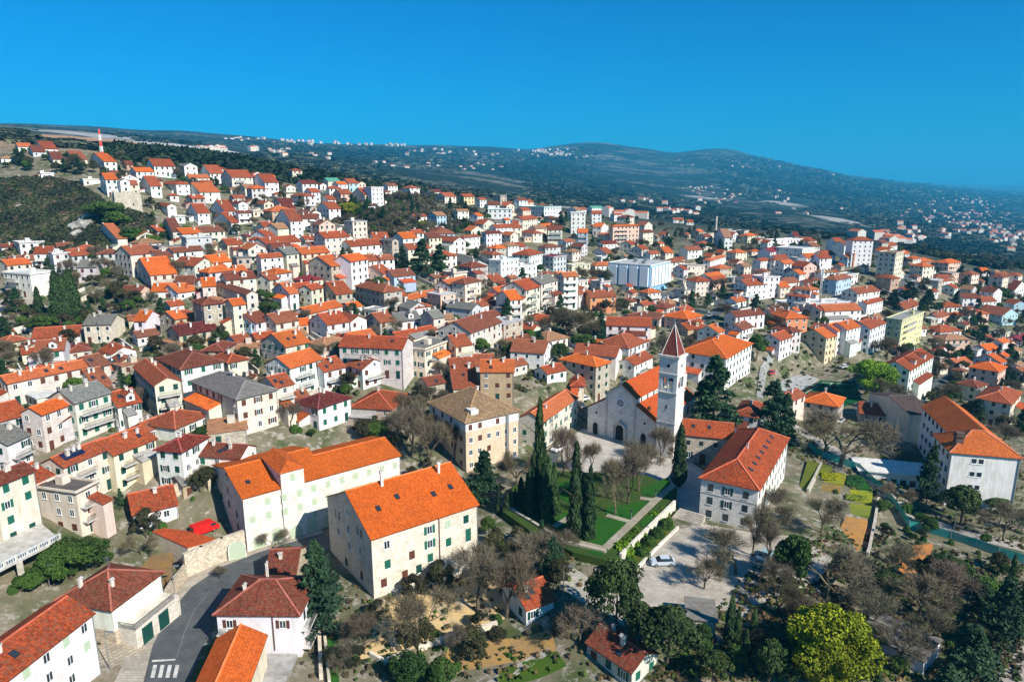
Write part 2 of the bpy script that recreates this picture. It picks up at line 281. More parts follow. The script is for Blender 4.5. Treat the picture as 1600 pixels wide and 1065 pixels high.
# ---------------------------------------------------------------- houses
# tile origin, then: xl xc yc xr yr storeys roof-shape roof-colour wall-colour [options]   (tile coordinates are 4 to the photo pixel)
# C = nearest corner under the eaves; xl / xr = far ends of the two walls seen
HD = '''
T 0 180
25 112 195 195 183 1 R o w
215 272 210 360 207 1 R r w
180 205 228 285 226 1 R b e
-40 5 268 95 268 1 H t w
395 462 275 545 272 1 R r c
295 330 275 400 272 1 R b c
550 650 290 728 286 2 R o w
780 790 308 832 306 1 R b d
910 962 318 1095 315 2 R r w
1085 1150 318 1232 318 2 L g w
1240 1290 335 1415 332 2 H r w
1240 1312 363 1400 362 2 R r w
1380 1448 388 1580 388 3 R r c balc
1550 1575 372 1600 372 1 L r w
205 255 365 335 365 1 F w w
625 660 402 735 400 3 R o w
735 750 412 810 412 3 L w w
745 760 435 862 430 2 R r c
870 940 443 1008 441 2 R r w
990 1100 430 1185 424 2 H r w
515 520 405 555 405 1 F w w
1150 1250 482 1375 480 2 R o w
928 1045 567 1100 560 2 L r w
1165 1235 612 1310 600 2 R r w
1310 1405 600 1475 600 2 R r w
1365 1490 553 1545 553 2 L k w
1330 1445 672 1490 670 2 R r w
1370 1375 655 1500 650 1 R b w
1470 1490 612 1570 612 2 R b w
980 985 725 1030 722 1 R r s
1010 1080 728 1138 726 2 R b l
1135 1140 742 1258 735 2 R o l
1255 1260 732 1405 722 2 R b l
590 735 772 795 745 2 R o l
595 610 865 715 862 2 H b e
715 815 872 980 858 3 R r l
965 990 890 1080 882 2 R b c
1030 1085 858 1268 842 2 R b w
1075 1215 942 1345 925 2 L r l
1300 1325 922 1445 910 2 R o c
1445 1480 895 1570 890 2 F g s
70 210 865 320 862 3 R r w balc
320 330 870 435 850 3 F w w
440 447 880 592 868 2 R r e
-10 45 938 192 925 2 R o l
395 480 950 600 948 2 R g e
835 940 1000 1105 972 2 R o l
1375 1415 1030 1600 1015 2 R b l
1475 1480 985 1550 968 1 R o c
1085 1095 1055 1210 1050 1 R b s
T 400 180
-30 -10 385 122 382 2 R o c
-30 55 420 140 418 3 R r w
275 290 428 385 420 2 R k w
445 450 412 525 410 2 R n c
525 580 425 640 422 2 R r u
600 640 428 685 424 2 L r c
715 720 455 795 455 4 F w w
780 785 440 875 438 1 F k p
910 960 455 1022 455 2 H r w
215 300 505 370 505 2 H r w
300 345 482 400 480 2 R r w
430 450 528 500 528 1 R r w
480 530 492 598 490 2 R r p
595 680 498 745 492 2 R r c
655 700 565 745 565 1 H b w
5 50 552 110 552 2 L r c
85 185 585 250 580 1 R k c
130 140 545 235 545 1 R m w
45 100 600 240 606 2 H o d
245 345 612 405 610 2 L b w
380 455 585 528 585 2 R r w
245 260 648 395 645 2 R b w
125 215 662 290 660 3 R r w
35 50 700 120 690 2 R r l
120 135 710 208 705 2 R t l
365 380 685 470 680 1 R b s
30 60 755 118 750 2 R r w
45 65 805 280 785 2 R r l
285 345 815 425 805 1 R b e
405 430 768 582 758 3 R r l
585 590 820 800 805 2 R r w
0 30 892 168 870 3 R r w
170 190 870 268 862 3 R g c
270 285 868 460 855 3 R o c
310 470 945 580 930 3 R o s
588 592 915 700 898 4 R o w
703 707 912 780 905 3 R r w
730 780 905 865 880 3 R r w
730 735 768 830 765 1 R r w
780 850 785 890 782 3 L g s
892 920 770 945 765 3 R o w
950 985 738 1048 735 3 R r w
955 990 635 1068 628 1 R r w
1072 1130 628 1190 625 2 R t u
1075 1100 740 1240 738 1 H r u
1100 1235 790 1255 785 2 L r w
1260 1300 765 1400 755 2 H r w
1335 1385 630 1420 628 2 R o w
1235 1260 600 1330 598 2 R t w
1445 1450 590 1600 590 2 F n w
1410 1440 740 1535 745 3 R k w
1455 1500 705 1600 700 2 R r w
1455 1500 672 1545 670 1 R g c
1400 1480 872 1540 868 2 H r w
1125 1180 508 1250 502 2 R r c
1255 1300 510 1365 505 2 R r y
1370 1400 528 1440 525 2 R r w
1410 1450 560 1520 560 1 R b w
1505 1540 560 1600 560 1 R r w
1065 1100 480 1160 478 1 R k w
1205 1345 937 1450 932 2 L g e
1455 1530 915 1640 900 3 F w w
225 330 1035 418 1020 1 H m c
T 800 180
0 40 545 135 550 2 R r p
40 200 578 308 566 3 F n w
0 70 655 160 645 3 R r c
400 410 592 472 590 1 R r w
490 500 580 570 578 1 R n w
320 370 612 460 612 5 F g w
482 500 615 560 615 3 R r w
615 640 622 690 620 2 R r w
692 710 640 765 635 2 H b c
475 505 695 560 697 2 R o w
610 632 695 795 690 5 H o p balc
535 600 748 628 745 2 H o c
350 415 735 475 735 4 R o u balc
185 225 715 315 715 3 R b c balc
50 130 738 190 735 2 H r c
0 5 680 40 680 2 R r w
0 110 875 190 860 3 H r w
155 260 890 340 880 3 F m e
530 570 805 660 800 1 R k w
500 590 866 635 862 1 R r w
0 10 825 90 820 1 R r w
485 520 940 640 935 1 H o w
340 375 940 490 930 2 F e c
890 960 860 1010 858 2 R o c
1085 1100 845 1190 840 2 R r w
1135 1190 805 1245 800 1 H r w
1195 1240 908 1338 880 3 H o w
1340 1400 860 1470 855 2 H o c
1475 1500 850 1555 848 1 H o c
1505 1555 912 1610 905 3 R r w
1000 1010 655 1075 655 1 R r w
1078 1092 668 1135 668 1 R r w
1265 1330 765 1380 765 3 R t w
1150 1200 745 1262 740 1 F g c
1262 1290 735 1400 725 1 F p w
1085 1095 945 1205 940 2 F g c
940 1000 920 1080 915 2 H r w
1005 1075 965 1100 962 2 R r w
1090 1150 1040 1235 1035 3 H r c
1205 1245 1020 1330 1005 2 R o w
1440 1465 1030 1600 1020 2 R r w
1520 1540 745 1580 745 1 H r c
0 30 955 155 940 2 F w w
T 1200 180
125 165 758 200 758 1 R k w
25 40 785 215 775 2 F w w
50 215 840 290 830 3 F w w
218 225 785 290 782 1 R r w
410 425 790 475 788 3 R r w
477 480 812 525 808 3 R b w
527 532 782 660 782 6 H r w
485 540 865 595 860 3 F o o
448 500 890 545 885 2 R o u
230 240 890 310 888 3 R o w
315 325 895 400 892 3 R r w
145 185 900 228 900 3 F g e balc
0 15 855 85 845 2 R m w
0 40 905 135 900 3 H r w
765 800 865 850 855 6 F y c
680 760 915 800 920 4 F w w balc
675 770 1020 822 1015 3 H r d
930 950 915 1040 910 1 H o d
1040 1130 925 1205 915 3 H o p balc
1020 1050 1010 1160 1010 1 H r c
1385 1440 1005 1500 1005 2 R r w
665 680 815 740 812 1 R r w
742 760 820 810 810 2 R r w
1330 1340 975 1385 975 1 R o w
T 0 400
-20 20 105 188 118 3 F w w balc
183 190 180 272 176 1 R r w
635 735 238 858 240 1 R b p
935 945 222 1075 218 1 R o w
1078 1110 230 1235 212 1 R o w
1205 1265 190 1348 185 2 R o l
960 1270 305 1400 290 4 H b s
1350 1540 240 1610 225 3 L b l
1405 1455 308 1535 298 4 R o c
1115 1205 405 1310 385 1 R o s
995 1095 395 1165 382 2 R o s
1040 1120 495 1365 455 2 R m s
510 520 428 695 425 2 R g l
697 835 405 910 405 2 R o w
1520 1565 415 1640 400 2 R b u
165 200 515 495 495 1 R r w
25 215 600 400 585 2 R r w dorm balc
405 430 600 570 582 1 H b l
628 700 615 850 590 1 L r w
705 750 665 835 620 2 L r s
545 580 698 690 672 2 R b l
-20 45 795 545 690 2 R o l
460 600 830 705 808 1 R r w
300 465 918 690 852 3 R g l
130 258 990 462 915 3 R o l
-60 0 1030 172 985 2 R r e balc
707 735 942 882 908 2 R r w dorm
835 965 808 1132 780 3 L r l
985 1130 705 1398 655 3 H b w
1190 1260 590 1390 590 2 H b s
1402 1425 665 1548 640 2 H r c
1195 1480 893 1728 832 3 H g l
1405 1480 540 1575 520 1 R r w
1420 1480 580 1620 570 1 F t s
940 1000 530 1130 560 1 F t s
700 760 690 900 660 2 F t s
T 400 400
660 795 112 856 102 2 R r p
858 862 130 995 95 2 R b u balc
0 85 150 145 140 2 R r l
100 210 235 265 228 2 R o w
270 345 210 420 195 2 R r l
385 500 240 602 212 2 R r s
620 800 225 832 215 3 H r s
835 850 260 945 245 2 R r w
885 950 275 1185 225 1 R o l
1120 1215 185 1348 155 2 R o e
1385 1485 162 1560 150 1 R r s
1430 1530 240 1650 220 1 R o w
1370 1560 300 1620 290 1 L r w
1190 1350 335 1410 318 2 L g e
845 960 330 1000 325 1 L g e
950 1000 322 1090 310 1 H r w
235 330 360 540 310 1 R o l
335 445 430 580 408 2 R r w
582 590 412 690 395 2 L r w
678 775 415 868 400 2 R r s
870 880 410 1030 395 1 R g w
1032 1110 390 1178 380 2 R g c
830 880 505 1135 455 1 R r c
1140 1342 480 1535 410 3 R b l
-60 0 418 92 395 2 R b w
90 125 422 265 398 2 R r c
30 185 568 337 535 2 R o l
-40 0 518 120 500 1 R r s
330 420 560 575 525 2 H t l
532 600 525 752 470 2 R o l
515 520 562 915 580 3 R r l
60 212 700 415 640 3 R o w balc
417 425 722 560 690 2 R r w
563 665 708 815 672 2 L r w
905 1055 590 1215 530 3 F g c balc
1218 1250 565 1350 550 3 R r c balc
1320 1330 682 1485 680 1 R r w
1398 1402 722 1612 722 3 R o d
1185 1235 830 1392 822 1 R r w
590 850 955 945 860 2 H r s
245 388 950 592 882 2 H m w
20 125 822 235 795 3 R r c
T 800 400
-100 -10 275 62 268 3 R o w balc
-70 88 213 176 190 4 R r c balc
178 182 175 285 150 4 R g c balc
287 325 130 412 125 5 R o w balc
414 420 240 483 220 2 R r w
485 490 258 650 252 2 R r o
670 730 290 780 300 1 R b w
110 115 402 240 400 1 H r s
580 590 430 870 440 2 R r w balc
525 730 575 858 525 1 H r w
375 385 605 650 630 1 R r w
305 525 690 615 660 4 H o s
655 765 682 880 630 2 R r w
-10 200 608 250 560 2 L r w
215 370 808 450 810 1 H r c
45 195 1032 410 880 3 R o l
955 1100 395 1185 370 2 H o p
1010 1100 460 1205 440 1 R r d
1160 1290 480 1328 465 2 R o w
1330 1440 460 1508 440 2 R b w
1330 1400 380 1580 360 2 R b w
1325 1405 288 1465 275 2 R o w
1090 1160 155 1230 145 3 H r c
1205 1260 150 1340 140 2 R r p
1440 1470 185 1595 175 3 R r w
1050 1340 637 1500 545 4 H o w
1370 1400 490 1430 480 1 R r w
T 1200 400
-30 -25 138 75 132 4 F w w
77 80 195 138 192 2 R o c
185 235 190 290 190 1 R b w
350 430 150 525 130 3 H r u
120 240 258 262 252 3 H r w
100 110 300 330 290 1 F w w
210 330 340 350 330 2 R r c
350 360 345 585 335 2 R o w
240 260 300 510 290 2 F w w
460 560 235 700 215 2 R r w
562 620 300 720 275 2 R r w
20 115 390 250 385 2 H o o
-40 75 528 155 500 3 R r w
115 150 475 208 465 3 H b e
208 365 512 427 495 4 R o y
429 435 470 487 455 4 R o w
489 493 460 580 438 4 R o w
582 640 455 738 415 4 R r w
740 838 405 975 352 5 F e y balc
1030 1090 160 1160 150 1 R r w
960 1010 225 1065 220 1 R r w
1285 1350 205 1420 210 1 L k w
1390 1440 125 1500 130 2 R r w
1490 1540 215 1620 195 2 L k w
1210 1220 262 1325 262 2 R b w
1330 1335 285 1430 280 2 R r w
1480 1540 300 1620 300 2 L r u
1070 1100 318 1215 315 1 H r w
810 860 335 952 300 1 R r w
1195 1260 350 1303 345 2 H b w
1305 1465 372 1565 360 2 L r u
970 1080 475 1210 465 1 H r w
1100 1110 523 1262 520 2 H t p
1250 1380 505 1394 475 1 H r w
1395 1470 545 1510 530 2 R o w
1475 1570 530 1650 500 1 H m w
1270 1370 590 1450 580 1 R o u
1285 1455 668 1490 655 2 R o u
1260 1440 722 1490 690 3 H o p
1185 1310 820 1370 800 2 H b c
1305 1520 925 1585 850 3 H r c
735 820 728 852 715 3 R r w
855 885 715 1035 625 4 R r w
220 440 940 477 885 2 H o s
50 160 900 190 880 2 R r c
570 575 978 640 985 1 R r s
T 0 620
-60 40 298 185 235 2 R g w
-160 -40 560 212 458 4 R b c
150 220 555 345 492 2 R r c
262 395 437 702 312 3 R r l balc solar
702 708 362 975 258 3 R r c balc
820 930 207 1072 148 1 R r w
1075 1095 195 1305 105 1 H r w
975 1135 340 1298 248 3 H k w
1215 1500 382 1600 310 2 L b w
228 475 605 605 540 3 F d c balc
765 830 735 915 715 1 R r w d=3.5 plain
1085 1140 555 1285 505 1 R g d d=5 plain
1230 1300 230 1540 200 1 F t s
T 800 620
1385 1535 128 1590 45 2 H r w
T 0 799
-400 -60 1125 575 635 3 R r w pw
T 400 799
20 60 405 245 395 1 R b s
T 800 799
-60 90 610 265 545 1 R r w
470 750 1000 910 885 1 L b l
'''
ROOFC = dict(o=(.80, .165, .026), r=(.56, .105, .032), b=(.29, .070, .038), m=(.20, .022, .026), k=(.26, .030, .020), g=(.22, .21, .19), y=(.36, .22, .10), t=(.42, .20, .10),
             w=(.62, .61, .58), n=(.10, .33, .22), e=(.36, .36, .34), d=(.13, .11, .10), p=(.55, .28, .22))
WALLC = dict(w=(.80, .79, .76), c=(.74, .66, .53), s=(.56, .50, .42), l=(.70, .66, .58), p=(.74, .50, .40), y=(.72, .62, .36), u=(.42, .56, .68), e=(.56, .56, .55), o=(.66, .30, .15), d=(.46, .33, .22))
ROOFN = dict(o='bright orange tile', r='red tile', b='brown-red tile', m='maroon sheet', k='dark red tile', g='grey slab', y='yellowed tile', t='faded tan tile', w='pale', n='green', e='grey', d='dark', p='pinkish')
WALLN = dict(w='white', c='cream', s='grey stone', l='pale stone', p='pink', y='yellow', u='pale blue', e='grey', o='orange', d='tan')
STN = {1: 'low', 2: 'two-storey', 3: 'three-storey', 4: 'four-storey', 5: 'five-storey', 6: 'tall six-storey'}
def fill(sel, c, k): return tuple(min(1, v*k) for v in c)
# window patterns: shared meshes, 1 m wide and 1 m high, facing -Y, scaled per copy
WIN = {}
def win_frame():
    b = MB()
    for x0, x1, z0, z1 in ((-.5, -.42, 0, 1), (.42, .5, 0, 1), (-.42, .42, 0, .06), (-.42, .42, .94, 1), (-.035, .035, .06, .94)): b.box(x0, -.06, z0, x1, 0, z1, bottom=False)
    b.box(-.6, -.13, -.06, .6, 0, -.004)
    return b.mesh('frame', 'white')
def win_pane():
    b = MB(); b.quad([(-.42, -.025, .06), (-.035, -.025, .06), (-.035, -.025, .94), (-.42, -.025, .94)]); b.quad([(.035, -.025, .06), (.42, -.025, .06), (.42, -.025, .94), (.035, -.025, .94)]); return b.mesh('pane', 'glass')
def slats(b, x0, x1, y):
    b.box(x0, y-.045, 0, x1, y, 1, bottom=False)
    for k in range(7): b.box(x0+.04, y-.06, .06+k*.13, x1-.04, y-.045, .14+k*.13, bottom=False)
def shut(m, opened):
    b = MB()
    if opened: slats(b, 0, .48, -.005)
    else: slats(b, -.5, -.01, -.03); slats(b, .01, .5, -.03)
    return b.mesh('shutter', m)
def simple_win(m):          # far windows: framed dark opening in one piece
    b = MB(); b.box(-.5, -.035, 0, .5, 0, 1, mi=0, bottom=False); b.quad([(-.4, -.04, .1), (.4, -.04, .1), (.4, -.04, .92), (-.4, -.04, .92)], mi=1)
    b.box(-.58, -.12, -.07, .58, 0, -.004, mi=2)
    return b.mesh('window', [m, 'glass', 'white'])
def closed_win(m):
    b = MB(); slats(b, -.5, -.01, 0); slats(b, .01, .5, 0); b.box(-.58, -.12, -.07, .58, 0, -.004, mi=1); return b.mesh('window', [m, 'white'])
def door_mesh(m):
    b = MB(); b.box(-.5, -.05, 0, .5, 0, 1, bottom=False); b.box(-.4, -.07, .08, -.04, -.05, .9, bottom=False); b.box(.04, -.07, .08, .4, -.05, .9, bottom=False); return b.mesh('door', m)
WIN['frame'] = win_frame(); WIN['pane'] = win_pane()
for k, m in (('green', 'green_p'), ('dgreen', 'dgreen_p'), ('brown', 'brown_p'), ('pale', 'pale_p')):
    WIN['open_'+k] = shut(m, True); WIN['closed_'+k] = shut(m, False); WIN['cw_'+k] = closed_win(m)
for k, m in (('white', 'white'), ('brown', 'brown_p'), ('dgreen', 'dgreen_p')): WIN['w_'+k] = simple_win(m)
for k, m in (('green', 'dgreen_p'), ('brown', 'brown_p'), ('white', 'white'), ('pale', 'pale_p')): WIN['door_'+k] = door_mesh(m)
def chimney_mesh(m):
    b = MB(); b.box(-.28, -.24, -1.0, .28, .24, 1.1, mi=0); b.box(-.36, -.32, 1.1, .36, .32, 1.2, mi=0)
    b.quad([(-.42, -.42, 1.25), (.42, -.42, 1.25), (.42, 0, 1.5), (-.42, 0, 1.5)], mi=1); b.quad([(.42, .42, 1.25), (-.42, .42, 1.25), (-.42, 0, 1.5), (.42, 0, 1.5)], mi=1)
    for x in (-.38, .3): b.box(x, -.3, 1.2, x+.08, .3, 1.28)
    return b.mesh('chimney', [m, 'roof_old'])
CHIM = [chimney_mesh('plaster'), chimney_mesh('brick')]
def skylight_mesh():
    b = MB(); b.box(-.4, -.55, 0, .4, .55, .10, mi=0); b.quad([(-.3, -.45, .105), (.3, -.45, .105), (.3, .45, .105), (-.3, .45, .105)], mi=1); return b.mesh('skylight', ['iron', 'glass'])
SKYL = skylight_mesh()
def rail_mesh():
    b = MB(); b.box(-.5, -.03, .95, .5, .03, 1.0)
    for k in range(9): b.box(-.5+k*.123, -.012, 0, -.475+k*.123, .012, .95)
    return b.mesh('railing', 'iron')
RAIL = rail_mesh()
HOUSES = []                       # solved footprints, for labels and for keeping trees out of walls
def solve(xl, xc, yc, xr, yr, h, yaw0=R(42), d=None, yawf=None):
    g = ground(xc, yc, h); zc = g[2]+h; D0 = g[1]*cp-(zc-CZ)*sp
    def xsolve(px, ang):
        dx, dy = math.cos(ang), math.sin(ang); a = (px-800)/FPX; den = dx-a*dy*cp
        return (a*D0-g[0])/den if abs(den) > .05 else -1
    yaw, LR = None, None; r = ray(xr, yr)
    if r[2] < -.02 and CZ-zc > 15 and xr-xc > 8:
        t = (zc-CZ)/r[2]; px_, py_ = r[0]*t-g[0], r[1]*t-g[1]; a = math.atan2(py_, px_); L = math.hypot(px_, py_)
        if R(-35) < a < R(84 if CZ-zc > 45 else 68) and L < 70: yaw, LR = a, L
    if yawf is not None: yaw, LR = yawf, xsolve(xr, yawf)
    if yaw is None: yaw = yaw0; LR = xsolve(xr, yaw)
    if LR < 3.2 or LR > 60: LR = 7.5
    LL = d if d else xsolve(xl, yaw+R(90))
    if xc-xl < 5 and not d: LL = 8.5
    if LL < 4 or LL > 45: LL = 9.0
    return g, zc, yaw, LR, LL
def gable_roof(b, LR, LL, h, rise, oh, along, mi=0, th=.16):
    """two slabs; along 'r' = ridge parallel to local x"""
    if along == 'r': X, Y, sw = LR, LL, lambda x, y, z: (x, y, z)
    else: X, Y, sw = LL, LR, lambda x, y, z: (LR-y, x, z)
    k = rise/(Y/2); zo = h-oh*k; o2 = .25
    s = math.hypot(Y/2+oh, rise+oh*k)
    for y0, y1, flip in ((-oh, Y/2, 0), (Y+oh, Y/2, 1)):
        lo1, lo2, hi2, hi1 = (-o2, y0, zo), (X+o2, y0, zo), (X+o2, y1, h+rise), (-o2, y1, h+rise)
        top = [lo1, lo2, hi2, hi1] if not flip else [lo2, lo1, hi1, hi2]
        tt = [sw(x, y, z+th) for x, y, z in top]; bb = [sw(x, y, z) for x, y, z in top]
        b.quad(tt, [(0, 0), (X+2*o2, 0), (X+2*o2, s), (0, s)], mi); b.quad(bb[::-1], [(0, 0)]*4, mi)
        for i in (0, 1, 3): j = (i+1) % 4; b.quad([bb[i], bb[j], tt[j], tt[i]], [(0, 0)]*4, mi)
    return k, sw, X, Y
def hip_roof(b, LR, LL, h, rise, oh, mi=0, th=.16):
    X, Y = LR, LL; m = min(X, Y)/2; k = rise/m; zo = h-oh*k; e = oh
    if X >= Y: r1, r2 = (m, Y/2), (X-m, Y/2)
    else: r1, r2 = (X/2, m), (X/2, Y-m)
    if abs(X-Y) < .5: r2 = r1
    z = h+rise+th; c = [(-e, -e, zo+th), (X+e, -e, zo+th), (X+e, Y+e, zo+th), (-e, Y+e, zo+th)]; r1 = (*r1, z); r2 = (*r2, z)
    if X >= Y: faces = [(c[0], c[1], r2, r1), (c[1], c[2], r2), (c[2], c[3], r1, r2), (c[3], c[0], r1)]
    else: faces = [(c[0], c[1], r1), (c[1], c[2], r2, r1), (c[2], c[3], r2), (c[3], c[0], r1, r2)]
    for f in faces:
        q = []
        for p in f:
            if not any((Vector(p)-Vector(w)).length < 1e-4 for w in q): q.append(p)
        a = Vector(q[0]); e1 = (Vector(q[1])-a).normalized(); nn = e1.cross(Vector(q[-1])-a).normalized(); e2 = nn.cross(e1)
        b.quad(q, [((Vector(p)-a).dot(e1), (Vector(p)-a).dot(e2)) for p in q], mi)
    lo4 = [(x, y, zo) for x, y, _ in c]; b.quad(lo4[::-1], [(0, 0)]*4, mi)
    for i in range(4): j = (i+1) % 4; b.quad([lo4[i], lo4[j], c[j], c[i]], [(0, 0)]*4, mi)
    return r1, r2, c
def ridge_caps(lines, parent, color):
    b = MB()
    for a, c in lines:
        if (Vector(a)-Vector(c)).length > .5: b.beam(a, c, .26, .14)
    if b.f: b.build('ridge_cap', 'flat', parent, color)
def put_window(parent, origin, ux, rz, w, hgt, style, near):
    """origin in local coords, window bottom centre on the wall face"""
    if near and not style.startswith(('cw', 'closed', 'door')):
        f = link('window', WIN['frame'], parent, loc=origin, rz=rz, scale=(w, 1, hgt))
        link('pane', WIN['pane'], f)
        if style.startswith('open'):
            for s in (-1, 1):
                link('shutter', WIN[style], f, loc=((.5 if s > 0 else -.98), -.01, 0))
        return f
    if style.startswith('door'): return link('door', WIN[style], parent, loc=origin, rz=rz, scale=(w, 1, hgt))
    if style.startswith('open'): style = 'w_white'
    return link('window', WIN[style], parent, loc=origin, rz=rz, scale=(w, 1, hgt))
def facade(root, L, h, nst, face, style_pool, near, rnd, px_m, base_off=0, skip=.12, doors=True, cols=None):
    """windows of one wall; face 'R' (y=0) or 'L' (x=0)"""
    nc = cols or max(1, int(round(L/3.1))); sh = h/nst
    for j in range(nst):
        for i in range(nc):
            if rnd.random() < skip: continue
            u = L*(i+.5)/nc + rnd.uniform(-.12, .12); z = j*sh+.95+rnd.uniform(-.06, .06); w, hh = .95+.1*rnd.random(), 1.35
            st = rnd.choice(style_pool)
            if j == 0 and doors and rnd.random() < .3: st = rnd.choice(['door_green', 'door_brown']); z = .02; hh = 2.15; w = 1.05
            if L < 2.0: continue
            if face == 'R': put_window(root, (u, -.003, z), 1, 0, w, hh, st, near)
            else: put_window(root, (-.003, u, z), 1, R(-90), w, hh, st, near)
def make_house(rec, idx, at=None, name=None):
    xl, xc, yc, xr, yr, st, shape, rc, wc, opts = rec
    rnd = random.Random(idx*7+3); h = opts.get('h', 2.62*st+.35)
    if rc in 'gy' and st > 1 and 'h' not in opts: h += .4
    if at: g, zc, yaw, LR, LL = at
    else: g, zc, yaw, LR, LL = solve(xl, xc, yc, xr, yr, h, d=opts.get('d'), yawf=opts.get('yaw'))
    D = g[1]*cp-(zc-CZ)*sp; pxm = FPX/D; near = pxm > 5.6; mid = pxm > 3.0
    ca, sa = math.cos(yaw), math.sin(yaw); W2 = lambda x, y: (g[0]+x*ca-y*sa, g[1]+x*sa+y*ca)
    zmin = min(H(*W2(x, y)) for x in (0, LR) for y in (0, LL)); base = min(zmin-.4, g[2]-.3)-g[2]; base = max(base, -9)
    root = empty(name or 'flat_roofed_building' if shape == 'F' else 'apartment_building' if st >= 4 else 'hip_roofed_house' if shape == 'H' else 'stone_house' if wc in 'sl' else 'gabled_house', g, yaw)
    wcol = tuple(min(.84, c*rnd.uniform(.92, 1.04)) for c in WALLC[wc]); kk = rnd.uniform(.82, 1.14); rcol = tuple(min(.9, c*kk*rnd.uniform(.96, 1.04)) for c in ROOFC[rc])
    if rc in 'rbo' and pxm < 7.5:
        f_ = rnd.random()**2*.55; rcol = tuple(c*(1-f_)+d_*f_ for c, d_ in zip(rcol, (.46, .21, .12)))
    wm = {'s': 'stone', 'l': 'pale_stone'}.get(wc, 'plaster')
    if rc == 'y': rm = 'roof_old'
    elif rc in 'gt': rm = 'slate'
    elif rc in 'mnk' and rnd.random() < .7: rm = 'metal_roof' if rc != 'k' else 'roof_old'
    else: rm = 'roof_new' if rc == 'o' else 'roof_old'
    if shape == 'F': rm = 'flat'
    rise = (.50 if shape in 'RL' else .44)*(LL if shape == 'R' else LR if shape == 'L' else min(LR, LL))/2
    rise = opts.get('rise', min(rise, 5.0))
    b = MB()
    for p, q in (((0, 0), (LR, 0)), ((LR, 0), (LR, LL)), ((LR, LL), (0, LL)), ((0, LL), (0, 0))): b.quad([(*p, base), (*q, base), (*q, h), (*p, h)])
    if shape == 'R':
        for x, s in ((0, -1), (LR, 1)): t = [(x, 0, h), (x, LL, h), (x, LL/2, h+rise)]; b.quad(t if s > 0 else t[::-1])
    if shape == 'L':
        for y, s in ((0, 1), (LL, -1)): t = [(0, y, h), (LR, y, h), (LR/2, y, h+rise)]; b.quad(t if s > 0 else t[::-1])
    b.build('wall', wm, root, wcol)
    capc = tuple(min(1, c*1.25+.05) for c in rcol)
    if shape in 'RL':
        rb = MB(); k, sw, X, Y = gable_roof(rb, LR, LL, h, rise, .38, shape.lower()); ro = rb.build('roof', rm, root, rcol)
        if mid and shape in 'RL' and rm != 'metal_roof': ridge_caps([(sw(-.25, Y/2, h+rise+.17), sw(X+.25, Y/2, h+rise+.17))], root, capc)
    elif shape == 'H':
        rb = MB(); r1, r2, c = hip_roof(rb, LR, LL, h, rise, .45); ro = rb.build('roof', rm, root, rcol)
        if mid and rm != 'metal_roof':
            cs = sorted(c, key=lambda p: (Vector(p)-Vector(r1)).length); up = lambda p: (p[0], p[1], p[2]+.02)
            ln = [(up(p), up(r1 if (Vector(p)-Vector(r1)).length <= (Vector(p)-Vector(r2)).length else r2)) for p in c]
            ridge_caps(ln+[(up(r1), up(r2))], root, capc)
    else:
        rb = MB(); rb.box(-.3, -.3, h, LR+.3, LL+.3, h+.22); ro = rb.build('roof', rm, root, rcol)
        if wc in 'wcey':
            pb = MB()
            for x0, y0, x1, y1 in ((-.3, -.3, LR+.3, -.08), (-.3, LL+.08, LR+.3, LL+.3), (-.3, -.08, -.08, LL+.08), (LR+.08, -.08, LR+.3, LL+.08)): pb.box(x0, y0, h+.222, x1, y1, h+.62, bottom=False)
            pb.build('parapet', 'plaster', root, wcol)
        if mid and 'plain' not in opts:
            vb = MB(); vx, vy = LR*rnd.uniform(.3, .7), LL*rnd.uniform(.3, .7); vb.box(vx-.8, vy-.8, h+.222, vx+.8, vy+.8, h+1.7); vb.build('stair_head', 'plaster', root, wcol)
    # openings
    if opts.get('nowin') is None and st:
        if near: pool = rnd.choice([['cw_green', 'open_green', 'cw_green'], ['open_dgreen', 'cw_dgreen', 'w_white'], ['cw_dgreen', 'open_dgreen'], ['w_white', 'open_brown', 'cw_brown'], ['cw_brown', 'w_brown'], ['w_white', 'w_dgreen', 'cw_green']])
        else: pool = rnd.choice([['w_white'], ['w_dgreen', 'w_white'], ['cw_dgreen', 'w_dgreen'], ['w_brown', 'cw_brown'], ['w_white', 'cw_brown']])
        if rc == 'y': pool = ['cw_brown', 'w_brown']
        if 'pw' in opts: pool = ['w_white', 'cw_pale', 'w_white']
        if 'pool' in opts: pool = opts['pool']
        for L, face, vis in ((LR, 'R', True), (LL, 'L', xc-xl > 6)):
            if not vis: continue
            if pxm < 2.1:          # too small to pick apart: one joined part
                wb = MB(); nc = max(1, int(L/3)); sh = h/st
                for j in range(st):
                    for i in range(nc):
                        u = L*(i+.5)/nc; z = j*sh+.9
                        if rnd.random() < .1: continue
                        if face == 'R': wb.box(u-.5, -.05, z, u+.5, 0, z+1.3, bottom=False)
                        else: wb.box(-.05, u-.5, z, 0, u+.5, z+1.3, bottom=False)
                if wb.f: tag(wb.build('window', 'glass', root), kind='stuff')
            else: facade(root, L, h, st, face, pool, near, rnd, pxm, cols=opts.get('cr' if face == 'R' else 'cl'), skip=opts.get('skip', .12), doors=opts.get('doors', True))
        for s in ('R', 'L'):
            if mid and ((s == 'R' and shape == 'L') or (s == 'L' and shape == 'R' and xc-xl > 6)) and rise > 1.7:
                o = (LR/2, -.003, h+.1) if s == 'R' else (-.003, LL/2, h+.1)
                put_window(root, o, 1, 0 if s == 'R' else R(-90), .8, min(1.1, rise-.9), 'w_white', near)
